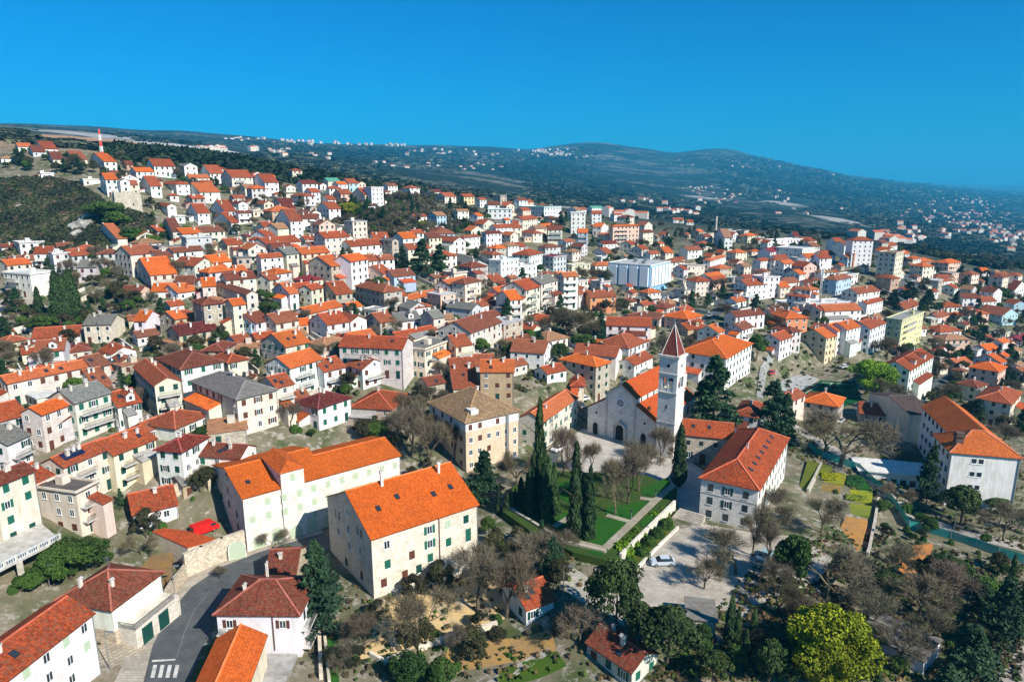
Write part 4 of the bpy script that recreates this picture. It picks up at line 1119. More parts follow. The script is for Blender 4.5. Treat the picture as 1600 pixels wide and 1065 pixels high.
for ch in r.children:
    if ch.name.startswith('roof'): ch.color = (.60, .10, .025, 1)
    if ch.name.startswith('wall'): ch.color = (.82, .80, .76, 1)
for z in (6.3, 3.5, .7):
    for v in (.2, .52, .82): put_window(r, (-.004, LL*v, z), 1, R(-90), 1.05, 1.5, 'open_dgreen' if (v == .52 and z > 1) else 'w_dgreen', v == .52 and z > 1)
    for k in range(9): link('window', WIN['w_dgreen'], r, loc=(LR*(k+.5)/9, -.004, z), scale=(1.0, 1, 1.5))
b = MB(); b.box(-.08, -.08, 5.7, LR+.08, LL+.08, 5.85); b.build('string_course', 'flat', r, (.6, .57, .5))
for k in range(7):
    kq = math.atan2(3.0, LL/2); o = link('skylight', SKYL, r, loc=(LR*(.16+.11*k), LL*.24, h+3.0*.48+.17)); o.rotation_euler = (kq, 0, 0)
chim(bB, .4, .46, (.6, .6, .8))
# ---- church
SG = (.76, .74, .71)
g, zc, yaw, LR, LL = solve(947, 994, 622.5, 1035, 601, 12.3)
print('church', g, math.degrees(yaw), LR, LL)
LR = 32.0; LL = min(max(LL, 8.0), 13)
ch = empty('church', g, yaw); tag(ch, 'grey stone church with rose window, cross and orange roofs', 'church')
b = MB(); h, rs = 12.3, LL*.36
for p, q in (((0, 0), (LR, 0)), ((LR, 0), (LR, LL)), ((LR, LL), (0, LL)), ((0, LL), (0, 0))): b.quad([(*p, -1), (*q, -1), (*q, h), (*p, h)])
for x, s in ((0, -1), (LR, 1)): t = [(x, 0, h), (x, LL, h), (x, LL/2, h+rs)]; b.quad(t if s > 0 else t[::-1])
b.build('nave_wall', 'pale_stone', ch, SG)
b = MB(); gable_roof(b, LR, LL, h, rs, .25, 'r'); b.build('nave_roof', 'roof_new', ch, (.68, .12, .025))
AW = 5.4
for s, y0, y1 in ((-1, -AW, -.002), (1, LL+.002, LL+AW)):
    ha, hb = 7.2, 10.4; b = MB(); lo_, hi_ = (ha, hb) if s < 0 else (hb, ha)
    b.quad([(0, y1, -1), (0, y0, -1), (0, y0, lo_), (0, y1, hi_)]); b.quad([(LR-6, y0, -1), (LR-6, y1, -1), (LR-6, y1, hi_), (LR-6, y0, lo_)])
    yo = y0 if s < 0 else y1; e = [(0, yo, -1), (LR-6, yo, -1), (LR-6, yo, ha), (0, yo, ha)]; b.quad(e if s < 0 else e[::-1]); b.build('aisle_wall', 'pale_stone', ch, SG)
    b = MB(); yi = y1 if s < 0 else y0; yo2 = yo+s*.3; t = [(-.3, yo2, ha+.0), (LR-5.7, yo2, ha+.0), (LR-5.7, yi, hb+.2), (-.3, yi, hb+.2)]
    t2 = [(x, y, z+.15) for x, y, z in t]; L_ = LR-5.4; S_ = 6.3; b.quad(t2 if s < 0 else t2[::-1], [(0, 0), (L_, 0), (L_, S_), (0, S_)] if s < 0 else [(0, S_), (L_, S_), (L_, 0), (0, 0)]); b.quad(t[::-1] if s < 0 else t)
    for a_, c_ in ((0, 1), (3, 0)): b.quad([t[a_], t[c_], t2[c_], t2[a_]])
    b.build('aisle_roof', 'roof_new', ch, (.68, .12, .025))
    arch_door(ch, -.01, (y0+y1)/2+.2, 0, 1.5, 3.4, R(-90), 'dark')
    rose = MB(); yc_ = (y0+y1)/2
    for k in range(12):
        a0, a1 = k*math.pi/6, (k+1)*math.pi/6
        rose.quad([(-.12, yc_+math.cos(a0)*.62, 6.2+math.sin(a0)*.62), (-.12, yc_+math.cos(a0)*.38, 6.2+math.sin(a0)*.38), (-.12, yc_+math.cos(a1)*.38, 6.2+math.sin(a1)*.38), (-.12, yc_+math.cos(a1)*.62, 6.2+math.sin(a1)*.62)], mi=0)
    rose.quad([(-.05, yc_+math.cos(-k*math.pi/6)*.4, 6.2+math.sin(-k*math.pi/6)*.4) for k in range(12)], mi=1); rose.build('round_window', ['white', 'dark'], ch)
for k in range(6): link('window', WIN['w_dgreen'], ch, loc=(3+k*3.6, -.004-0, 10.5), scale=(.7, 1, 1.4)); link('window', WIN['w_dgreen'], ch, loc=(3+k*3.6, -AW-.004, 3.4), scale=(.9, 1, 2.2))
# rose with spokes
rb = MB(); yc_, zr, RR = LL/2, 10.3, 1.35
for k in range(24):
    a0, a1 = k*math.pi/12, (k+1)*math.pi/12; P_ = lambda a, q_, x=-.22: (x, yc_+math.cos(a)*q_, zr+math.sin(a)*q_)
    rb.quad([P_(a0, RR), P_(a0, RR*.74), P_(a1, RR*.74), P_(a1, RR)]); rb.quad([P_(a0, RR, 0), P_(a0, RR), P_(a1, RR), P_(a1, RR, 0)]); rb.quad([P_(a0, RR*.74), P_(a0, RR*.74, 0), P_(a1, RR*.74, 0), P_(a1, RR*.74)])
for k in range(8): a = k*math.pi/4; rb.beam((-.14, yc_+math.cos(a)*.2, zr+math.sin(a)*.2), (-.14, yc_+math.cos(a)*RR*.78, zr+math.sin(a)*RR*.78), .1, .12)
rose = rb.build('rose_window', 'white', ch); gb = MB(); gb.quad([(-.03, yc_+math.cos(-k*math.pi/12)*RR*.76, zr+math.sin(-k*math.pi/12)*RR*.76) for k in range(24)]); gb.build('pane', 'glass', rose)
cb = MB(); cb.box(-.16, yc_-.16, 5.5, -.004, yc_+.16, 8.3); cb.box(-.16, yc_-.8, 7.2, -.004, yc_+.8, 7.5); cb.build('relief_cross', 'flat', ch, (.82, .80, .75))
arch_door(ch, -.02, yc_, 0, 2.3, 4.2, R(-90), 'dark')
hb_ = MB()
for s in (-1, 1): hb_.beam((-.4, yc_+s*1.9, 3.9), (-.4, yc_, 5.3), .7, .22); hb_.box(-.5, yc_+s*1.75-.15, 0, -.004, yc_+s*1.75+.15, 3.9)
hb_.build('portal', 'flat', ch, (.72, .69, .62))
cb = MB()
for s in (-1, 1):
    for k in range(9): f = k/9; y = yc_+s*LL/2*(1-f)-s*.2; z = h+rs*f-.55; cb.box(-.14, y-.12, z-.2, -.004, y+.12, z+.1)
cb.build('corbel_frieze', 'flat', ch, (.7, .67, .6))
cb = MB()
for s in (0, LL-.5): cb.box(-.18, s, -1, -.004, s+.5, h-.2)
cb.build('pilaster', 'flat', ch, (.64, .61, .56))
cb = MB(); cb.box(-.2, yc_-.25, h+rs, .3, yc_+.25, h+rs+.9); cb.box(-.02, yc_-.08, h+rs+.9, .12, yc_+.08, h+rs+2.4); cb.box(-.02, yc_-.5, h+rs+1.6, .12, yc_+.5, h+rs+1.8); cb.build('gable_cross', 'flat', ch, (.75, .72, .66))
HOUSES.append(dict(root=ch, foot=(g[0]-AW*-math.sin(yaw)*1, g[1]-AW*math.cos(yaw), yaw, LR, LL+2*AW), px=project(*g), label='x', skip=True)); CH = (g, yaw, LR, LL)
# ---- bell tower
TH = 26.0; g, zc, _, _, _ = solve(1036, 1060, 557.5, 1070.5, 553, TH); T = 4.7; yt = yaw
bt = empty('bell_tower', g, yt); tag(bt, 'tall slender stone bell tower with red pyramid spire beside the church', 'bell tower')
b = MB(); b.box(0, 0, -1, T, T, TH-9.2, bottom=False); b.build('shaft', 'pale_stone', bt, (.78, .76, .72))
b = MB()                                                      # belfry: corner piers, arches, top storey
z0, z1 = TH-9.2, TH-4.6
for x in (0, T-.9):
    for y in (0, T-.9): b.box(x, y, z0, x+.9, y+.9, z1)
for a in (0, T-.5):
    b.box(.9, a, z1-.9, T-.9, a+.5, z1); b.box(a, .9, z1-.9, a+.5, T-.9, z1)
for a in (0.05, T-.4): b.box(T/2-.12, a, z0, T/2+.12, a+.3, z1-.9); b.box(a, T/2-.12, z0, a+.3, T/2+.12, z1-.9)
for a in (0.08, T-.2): b.box(.9, a, z0, T-.9, a+.12, z0+1.1); b.box(a, .9, z0, a+.12, T-.9, z0+1.1)
b.box(.9, .9, z0, T-.9, T-.9, z0+.05); b.box(0, 0, z1, T, T, TH-.6); b.build('belfry', 'pale_stone', bt, (.80, .78, .74))
b = MB(); b.box(.95, .95, z0+.06, T-.95, T-.95, z0+.12); b.tube((T/2, T/2, z1-2.2), (T/2, T/2, z1-1.0), .75, .35, 12, cap=True); b.tube((T/2, T/2, z1-1.0), (T/2, T/2, z1-.05), .06, .06, 5); b.build('bell', 'iron', bt)
for z, e in ((TH-9.35, .22), (z1-.05, .18), (TH-.6, .34), (TH-17, .10)):
    b = MB(); b.box(-e, -e, z, T+e, T+e, z+.22 if z < TH-1 else TH); b.build('cornice', 'flat', bt, (.72, .69, .63))
b = MB()
for k in range(10):
    a = -k*math.pi/5; pass
b.quad([(-.02, T/2+.42*math.cos(-k*math.pi/6), TH-2.6+.42*math.sin(-k*math.pi/6)) for k in range(12)]); b.quad([(T/2+.42*math.cos(k*math.pi/6), -.02, TH-2.6+.42*math.sin(k*math.pi/6)) for k in range(12)]); b.build('round_opening', 'dark', bt)
for z in (TH-13.5, TH-19, TH-23): link('window', WIN['w_dgreen'], bt, loc=(-.004, T/2, z), rz=R(-90), scale=(.3, 1, 1.2))
b = MB(); q = .28; ap = (T/2, T/2, TH+7.4); c = [(q, q), (T-q, q), (T-q, T-q), (q, T-q)]
for k in range(4): p1_, p2_ = c[k], c[(k+1) % 4]; b.quad([(*p1_, TH), (*p2_, TH), ap], [(0, 0), (T, 0), (T/2, 7.7)])
b.build('spire', 'roof_old', bt, (.30, .06, .05)); b = MB()
for k in range(4): b.beam((*c[k], TH+.05), (ap[0], ap[1], ap[2]+.02), .12, .12)
b.build('spire_rib', 'flat', bt, (.8, .76, .72)); b = MB(); b.tube(ap, (T/2, T/2, TH+9), .06, .04, 5); b.box(T/2-.35, T/2-.04, TH+8.4, T/2+.35, T/2+.04, TH+8.5); b.tube((T/2, T/2, TH+7.3), (T/2, T/2, TH+7.8), .22, .22, 8, cap=True); b.build('finial', 'steel', bt)
HOUSES.append(dict(root=bt, foot=(g[0], g[1], yt, T, T), px=project(*g), label='x', skip=True))
# ---- ruined castle keep on the hill
g, zc, _, LRc, LLc = solve(159, 178, 303, 197, 300, 8.5)
b = MB(); b.box(0, 0, -8, 11, 9, 8.4); 
ct = empty('castle_ruin', g, R(35)); tag(ct, 'roofless grey castle keep with broken battlements on the left hill', 'castle ruin')
b.build('wall', 'stone', ct, (.62, .56, .46)); b = MB(); rr = random.Random(2)
for k in range(6): x = k*1.9; hh_ = rr.uniform(.5, 1.7); b.box(x, 0, 8.402, x+1.1, .9, 8.4+hh_); b.box(x, 8.1, 8.402, x+1.1, 9, 8.4+rr.uniform(.4, 1.6))
for k in range(4): y = 1.6+k*1.8; b.box(0, y, 8.402, .9, y+1.0, 8.4+rr.uniform(.5, 1.6))
b.build('battlement', 'stone', ct, (.62, .56, .46))
for x, z in ((3, 2.5), (7.5, 3)): link('window', WIN['w_brown'], ct, loc=(x, -.004, z), scale=(.6, 1, 1.0))
HOUSES.append(dict(root=ct, foot=(g[0], g[1], R(35), 11, 9), px=project(*g), label='x', skip=True))
# ---- red and white radio mast, quarry plant and chimney far behind
x, y, z = ground(160, 246); mt = empty('radio_mast', (x, y, z)); tag(mt, 'tall red and white lattice radio mast on the left skyline', 'mast')
D_ = y*cp; HM = 42/FPX*D_
for k in range(5):
    b = MB(); za, zb = HM*k/5, HM*(k+1)/5; wa, wb = 1.3-.2*k, 1.1-.2*k
    for sx, sy in ((-1, -1), (1, -1), (1, 1), (-1, 1)): b.beam((sx*wa/2, sy*wa/2, za), (sx*wb/2, sy*wb/2, zb),   .22, .22)
    for q_ in range(4):
        f0, f1 = q_/4, (q_+1)/4; w0, w1 = wa+(wb-wa)*f0, wa+(wb-wa)*f1; z0_, z1_ = za+(zb-za)*f0, za+(zb-za)*f1
        for s in (-1, 1): b.beam((-w0/2, s*w0/2, z0_), (w1/2, s*w1/2, z1_), .16, .16); b.beam((s*w0/2, -w0/2, z0_), (s*w1/2, w1/2, z1_), .16, .16)
    b.build('mast_section', 'paint', mt, (.75, .10, .06) if k % 2 == 0 else (.8, .8, .8))

def rock(px, py, sz, seed, label):
    bm = bmesh.new(); bmesh.ops.create_icosphere(bm, subdivisions=3, radius=1)
    for v in bm.verts: n_ = noise.noise(v.co*1.6+Vector((seed, 0, 0)))*.45+noise.noise(v.co*4+Vector((0, seed, 0)))*.18; v.co *= 1+n_; v.co.z *= .8
    me = bpy.data.meshes.new('rock_outcrop'); bm.to_mesh(me); bm.free(); me.materials.append(M['rock']); x, y, z = ground(px, py); o = link('rock_outcrop', me, None, loc=(x, y, z-.3), scale=(sz, sz*.8, sz)); tag(o, label, 'rock'); o['group'] = 'rocks on the left hill'
M['rock'] = mat('pale_limestone', rough=1, build=lambda nt, nd, lk, b: (lk.new(mixc(nt, ramp(nt, nz(nt, pos(nt), .6, 6, .7), .4, .62), (.42, .40, .36), (.14, .13, .11)), b.inputs['Base Color']), bump(nt, b, nz(nt, pos(nt), 1.2, 6, .7), .8, .5)))
for i, (px, py, sz, lb) in enumerate(((132, 358, 5.5, 'largest pale limestone crag left of the castle ruin'), (122, 372, 4.0, 'pale limestone crag lower down the scrub hill'), (140, 345, 4.2, 'limestone crag just under the castle ruin'), (30, 328, 3.2, 'isolated pale rock at the far left of the scrub hill'), (108, 345, 3.0, 'grey rock amid scrub in mid hill'), (60, 350, 2.2, 'small pale rock low on the scrub hill'), (88, 320, 2.4, 'rock near the crest of the scrub hill'), (215, 368, 3.0, 'rock in thicket right of the scrub hill'), (165, 372, 2.6, 'rock under the green bushes'))): rock(px, py, sz, i*3.7, lb)
# ---------------------------------------------------------------- paving, road, garden, walls
def sheet(name, poly, Z, m, color=(.5, .5, .5), thick=0, px=True, kind='structure', dz=0):
    """flat slab; poly in pixels lying at height Z"""
    p = [on_plane(a, b_, Z)[:2] for a, b_ in poly] if px else poly
    s = sum(p[i][0]*p[(i+1) % len(p)][1]-p[(i+1) % len(p)][0]*p[i][1] for i in range(len(p)))
    if s < 0: p = p[::-1]
    b = MB(); b.prism(p, Z-max(thick, .3), Z+dz); o = b.build(name, m, None, color); tag(o, kind=kind); return o
def drape(name, left, right, m, color, lift, n=40, skirt=.6, kind='structure', sub=3):
    """road-like strip between two pixel polylines, laid on the land"""
    def res(pl):
        P_ = [Vector(ground(a, b_)[:2]) for a, b_ in pl]; d = [0]
        for i in range(1, len(P_)): d.append(d[-1]+(P_[i]-P_[i-1]).length)
        out = []
        for k in range(n+1):
            t = d[-1]*k/n; i = 1
            while i < len(d)-1 and d[i] < t: i += 1
            f = (t-d[i-1])/max(1e-6, d[i]-d[i-1]); out.append(P_[i-1].lerp(P_[i], f))
        return out
    L, Rr = res(left), res(right); b = MB(); rows = []
    for k in range(n+1): rows.append([(*(L[k].lerp(Rr[k], j/sub)), 0) for j in range(sub+1)])
    rows = [[(x, y, max(H(x, y), H(x+.5, y), H(x-.5, y), H(x, y+.5))+lift) for x, y, _ in r_] for r_ in rows]
    a, c = Vector(rows[0][0]), Vector(rows[0][-1]); e = Vector(rows[1][0])-a; up = (c-a).cross(e).z > 0
    for k in range(n):
        for j in range(sub):
            q = [rows[k][j], rows[k][j+1], rows[k+1][j+1], rows[k+1][j]]; b.quad(q if up else q[::-1], [(p[0], p[1]) for p in (q if up else q[::-1])])
        for j, fl in ((0, 1), (sub, 0)):
            p, q_ = rows[k][j], rows[k+1][j]; s = [(p[0], p[1], p[2]-skirt), p, q_, (q_[0], q_[1], q_[2]-skirt)]; b.quad(s if (fl == up) else s[::-1])
    o = b.build(name, m, None, color); tag(o, kind=kind); return o
def wall_path(name, pts_, hgt, th, m, color, label, cat, top=None, parent=None):
    """stone wall along world points (x, y, z)"""
    b = MB()
    for (x0, y0, z0), (x1, y1, z1) in zip(pts_[:-1], pts_[1:]):
        d = Vector((x1-x0, y1-y0)).normalized(); nrm = Vector((-d.y, d.x))*th/2; e = d*th*.3
        A, B = (x0-e.x, y0-e.y), (x1+e.x, y1+e.y); c = [(A[0]-nrm.x, A[1]-nrm.y), (B[0]-nrm.x, B[1]-nrm.y), (B[0]+nrm.x, B[1]+nrm.y), (A[0]+nrm.x, A[1]+nrm.y)]
        zb = [z0-2, z1-2, z1-2, z0-2]; zt = [z0+hgt, z1+hgt, z1+hgt, z0+hgt]
        for i in range(4): j = (i+1) % 4; b.quad([(*c[i], zb[i]), (*c[j], zb[j]), (*c[j], zt[j]), (*c[i], zt[i])])
        b.quad([(*c[i], zt[i]) for i in range(4)])
    o = b.build(name, m, parent, color); tag(o, label, cat); return o
def gpts(pp, Z=None): return [on_plane(a, b_, Z) if Z is not None else ground(a, b_) for a, b_ in pp]
def asph(nt, nd, lk, b):
    w = pos(nt); c = mixc(nt, ramp(nt, nz(nt, w, .5, 6, .7), .35, .7), (.062, .068, .072), (.11, .115, .115)); lk.new(c, b.inputs['Base Color']); bump(nt, b, nz(nt, w, 25, 2), .2, .01)
M['asphalt'] = mat('worn_asphalt', rough=.9, build=asph)
def pave(nt, nd, lk, b):
    w = pos(nt); br = N(nt, 'TexBrick', Scale=1.0); lk.new(w, br.inputs[0]); br.inputs['Color1'].default_value = (1.05, 1.03, 1, 1); br.inputs['Color2'].default_value = (.82, .80, .77, 1); br.inputs['Mortar'].default_value = (.6, .57, .52, 1)
    br.inputs['Brick Width'].default_value = .8; br.inputs['Row Height'].default_value = .5; br.inputs['Mortar Size'].default_value = .03
    c = mixc(nt, 1.0, objcol(nt), br.outputs[0], 'MULTIPLY'); c = mixc(nt, ramp(nt, nz(nt, w, .22, 7, .7), .4, .66, 0, .75), c, mixc(nt, 1.0, c, (.62, .60, .56), 'MULTIPLY')); lk.new(c, b.inputs['Base Color'])
M['paving'] = mat('stone_paving', rough=.85, build=pave)
def lawn(nt, nd, lk, b):
    w = pos(nt); c = mixc(nt, ramp(nt, nz(nt, w, .4, 6, .7), .35, .65), objcol(nt), mixc(nt, 1.0, objcol(nt), (1.5, 1.25, .7), 'MULTIPLY')); c = mixc(nt, ramp(nt, nz(nt, w, 4, 5, .8), .4, .7, 0, .6), c, mixc(nt, 1.0, c, (.5, .55, .4), 'MULTIPLY')); lk.new(c, b.inputs['Base Color']); bump(nt, b, nz(nt, w, 12, 4), .6, .05)
M['grass'] = mat('short_grass', rough=1, build=lawn, spec=.05)
M['soil'] = mat('bare_soil', rough=1, build=lawn, spec=.05)
# curved street at the lower left
RL = [(222, 1075), (238, 1010), (262, 960), (300, 916), (345, 886), (400, 864), (450, 848), (505, 833)]
RR_ = [(292, 1075), (318, 1010), (338, 965), (366, 928), (402, 902), (448, 882), (492, 866), (530, 852)]
PL = [(175, 1075), (205, 1010), (240, 950), (285, 905), (330, 876), (392, 852), (445, 838), (500, 824)]
drape('road', RL, RR_, 'asphalt', (.06, .06, .06), .05, n=60)
drape('pavement', PL, RL, 'paving', (.44, .40, .34), .17, n=60)
def mark(name, pp, label=None):
    p = [on_plane(a, b_, .06) for a, b_ in pp]; b = MB(); z = max(H(q[0], q[1]) for q in p)+.075
    p = [(x, y, z) for x, y, _ in p]; s = sum(p[i][0]*p[(i+1) % 4][1]-p[(i+1) % 4][0]*p[i][1] for i in range(4)); b.quad(p if s > 0 else p[::-1]); o = b.build(name, 'flat', None, (.62, .61, .57) if name != 'lane_line' else (.22, .22, .21)); tag(o, kind='structure'); return o
for k in range(4):
    x = 235+k*11.6; mark('crossing_stripe', [(x, 1058), (x+6.2, 1058), (x+10.5, 1038), (x+4.6, 1038)])
mark('stop_line', [(237, 1033.5), (273, 1031), (275, 1028.5), (238, 1030.5)])
for a in ([(276, 1026), (277, 1026), (288, 990), (286.8, 990)], [(287.4, 988), (288.6, 988), (303, 955), (302, 955)], [(303.5, 952), (304.5, 952), (330, 921), (329, 921)]): mark('lane_line', a)
# retaining walls
wall_path('retaining_wall', gpts([(382, 864), (350, 876), (318, 890), (292, 902)], 0), 4.6, .7, 'stone', (.66, .58, .46), 'tall weathered stone wall with wooden gate along the curved street', 'wall')
wr = wall_path('retaining_wall', gpts([(291, 903), (272, 926), (256, 955), (251, 968)], 0), 2.6, .6, 'stone', (.58, .50, .38), 'lower rough stone wall between the corner house and the lane gate', 'wall')
gt = arch_door(None, *on_plane(370, 870.5, 0), 2.6, 3.4, R(24), 'pale_p', 'gate'); tag(gt, 'pale green arched double gate in the tall street wall', 'gate'); gt.location.z = .2; gt.location.x += .5; gt.location.y -= .75
ls = empty('lean_to_shed', on_plane(290, 850, 0)); tag(ls, 'lean-to with flat bright red tiled roof behind the tall street wall', 'shed'); lp = [on_plane(a_, c_, 4.3) for a_, c_ in ((237, 829), (256, 824), (290, 828), (340, 841), (293, 854))]; lo3 = Vector(ls.location)
lp = [(p[0]-lo3.x, p[1]-lo3.y) for p in lp]; ar = sum(lp[i][0]*lp[(i+1) % 5][1]-lp[(i+1) % 5][0]*lp[i][1] for i in range(5)); lp = lp if ar > 0 else lp[::-1]
b = MB(); b.prism([(x*.985, y*.985) for x, y in lp], -1, 4.05); b.build('wall', 'pale_stone', ls, (.66, .6, .5)); b = MB(); b.prism(lp, 4.06, 4.25); b.build('roof', 'roof_new', ls, (.74, .13, .035))
# balustraded terrace before the big left house, and broad steps to the street
tp = [(-30, 905), (94, 842), (62, 815), (-30, 850)]; gz = H(*on_plane(40, 865, 6)[:2])+2.2; te = empty('balustraded_terrace', (*on_plane(40, 865, gz)[:2], gz)); tag(te, 'stone terrace with balustrade and pillars before the big left house', 'terrace'); to = Vector(te.location)
tq = [on_plane(a_, c_, gz) for a_, c_ in tp]; tq = [(p[0]-to.x, p[1]-to.y) for p in tq]; ar = sum(tq[i][0]*tq[(i+1) % 4][1]-tq[(i+1) % 4][0]*tq[i][1] for i in range(4)); tq2 = tq if ar > 0 else tq[::-1]
b = MB(); b.prism(tq2, -.35, 0); b.build('slab', 'flat', te, (.56, .53, .47)); A_, B_ = Vector((*tq[0], 0)), Vector((*tq[1], 0)); n_ = int((B_-A_).length/1.6)
for k in range(n_+1):
    p = A_.lerp(B_, k/n_); b = MB(); b.box(p.x-.14, p.y-.14, 0, p.x+.14, p.y+.14, 1.0)
    if k % 3 == 0: b.box(p.x-.3, p.y-.3+.4, -4.5, p.x+.3, p.y+.7, -.352)
    b.build('pillar', 'pale_stone', te, (.68, .64, .56))
b = MB(); b.beam(A_+Vector((0, 0, .95)), B_+Vector((0, 0, .95)), .22, .12); b.beam(A_+Vector((0, 0, .1)), B_+Vector((0, 0, .1)), .2, .12)
for k in range(n_*5): p = A_.lerp(B_, (k+.5)/(n_*5)); b.box(p.x-.05, p.y-.05, .15, p.x+.05, p.y+.05, .9, bottom=False)
b.build('balustrade', 'flat', te, (.70, .72, .72))
ss = empty('street_steps', on_plane(176, 1030, 0), R(52)); tag(ss, 'broad shallow steps rising from the pavement beside the corner house', 'stairs')
for k in range(9): b = MB(); b.box(-4, k*.62-2.5, -.4, 4, k*.62-1.9, .12+k*.13); b.build('step', 'paving', ss, (.42, .37, .30))
# car park and squares
sheet('car_park', [(985, 940), (1000, 888), (1060, 826), (1098, 818), (1180, 832), (1250, 838), (1300, 870), (1280, 905), (1200, 935), (1170, 965), (1060, 955)], .05, 'paving', (.50, .46, .40))
sheet('church_square', [(878, 690), (905, 668), (1000, 690), (1066, 712), (1100, 735), (1175, 745), (1175, 805), (1062, 800), (1052, 760), (990, 742), (930, 735), (905, 745), (880, 720)], .06, 'paving', (.55, .52, .47))
sheet('street_square', [(880, 690), (905, 668), (922, 640), (905, 632), (890, 650), (862, 700), (845, 740), (862, 745)], .055, 'asphalt')
# garden terrace with lawns, paths and hedges
GZ = 1.5
sheet('garden_terrace', [(785, 798), (800, 760), (860, 735), (930, 738), (1010, 742), (1058, 762), (1052, 783), (969, 869), (950, 875), (895, 862), (830, 830)], GZ, 'grass', (.040, .075, .022), thick=2.2)
LAWNS = [[(924, 806), (985, 816), (946, 854), (918, 848)], [(948, 792), (1018, 781), (988, 812), (946, 803)], [(1004, 762), (1044, 745), (1048, 755), (1030, 776), (1003, 772)], [(868, 752), (905, 752), (900, 790), (870, 775)], [(926, 854), (945, 857), (940, 868), (920, 863)], [(1000, 815), (1022, 798), (1028, 803), (1004, 828)], [(865, 800), (890, 800), (885, 835), (868, 828)]]
for L_ in LAWNS: sheet('lawn', L_, GZ+.08, 'grass', (.020, .088, .016))
def path(pp, w, Z, name='garden_path'):
    P_ = [Vector(on_plane(a, b_, Z)[:2]) for a, b_ in pp]; b = MB()
    for p, q in zip(P_[:-1], P_[1:]):
        d = (q-p).normalized(); n_ = Vector((-d.y, d.x))*w/2; c = [p-n_, q-n_, q+n_, p+n_]; b.prism([tuple(v) for v in c], Z-.3, Z)
    tag(b.build(name, 'paving', None, (.40, .36, .28)), kind='structure')
path([(945, 856), (1025, 780), (1052, 757)], 1.5, GZ+.11); path([(948, 804), (987, 815)], 1.3, GZ+.115); path([(1000, 777), (1028, 781)], 1.2, GZ+.12); path([(905, 846), (947, 856)], 1.2, GZ+.125); path([(866, 822), (888, 808)], 1.3, GZ+.13)
wall_path('garden_wall', gpts([(1054, 785), (1012, 826), (970, 868)], GZ), .5, .5, 'pale_stone', (.72, .68, .60), 'pale garden retaining wall beneath the hedge above the car park', 'wall')
wall_path('garden_wall', gpts([(785, 798), (830, 826), (880, 858), (945, 874)], 0), 1.9, .6, 'stone', (.55, .50, .40), 'rough stone boundary wall below the cypresses', 'wall')
sheet('planting_bed', [(1056, 826), (1050, 812), (972, 885), (975, 893), (998, 885)], .5, 'grass', (.07, .10, .02))
wall_path('low_kerb_wall', gpts([(1059, 826), (1028, 856), (992, 893)], 0), .6, .4, 'pale_stone', (.74, .70, .62), 'low white kerb wall between shrubs and car park', 'wall')
stp = empty('stone_stairs', on_plane(1072, 815, 0), R(-35)); tag(stp, 'broad stone stairs from the car park up towards the garden', 'stairs')
for k in range(7): b = MB(); b.box(-3+.1*k, k*.35, 0, 3, k*.35+.45, .2+k*.18); b.build('step', 'paving', stp, (.6, .56, .5))
# football pitch and hard court behind the school
sheet('football_pitch', [(1247, 620), (1283, 594), (1338, 598), (1345, 625), (1300, 640)], -5.3, 'grass', (.008, .075, .035), thick=1)
sheet('hard_court', [(1196, 582), (1196, 602), (1243, 616), (1280, 592), (1240, 578)], -5.25, 'flat', (.44, .44, .42), thick=1)
def pline(a, c, Z, w=.15):
    p, q = Vector(on_plane(*a, Z)[:2]), Vector(on_plane(*c, Z)[:2]); d = (q-p).normalized(); n_ = Vector((-d.y, d.x))*w/2; b = MB(); b.prism([tuple(v) for v in (p-n_, q-n_, q+n_, p+n_)], Z-.1, Z); tag(b.build('court_line', 'flat', None, (.7, .7, .68)), kind='structure')
for a, c in (((1253, 617), (1286, 597)), ((1286, 597), (1334, 600)), ((1300, 598), (1272, 622)), ((1206, 600), (1240, 580))): pline(a, c, -5.22)
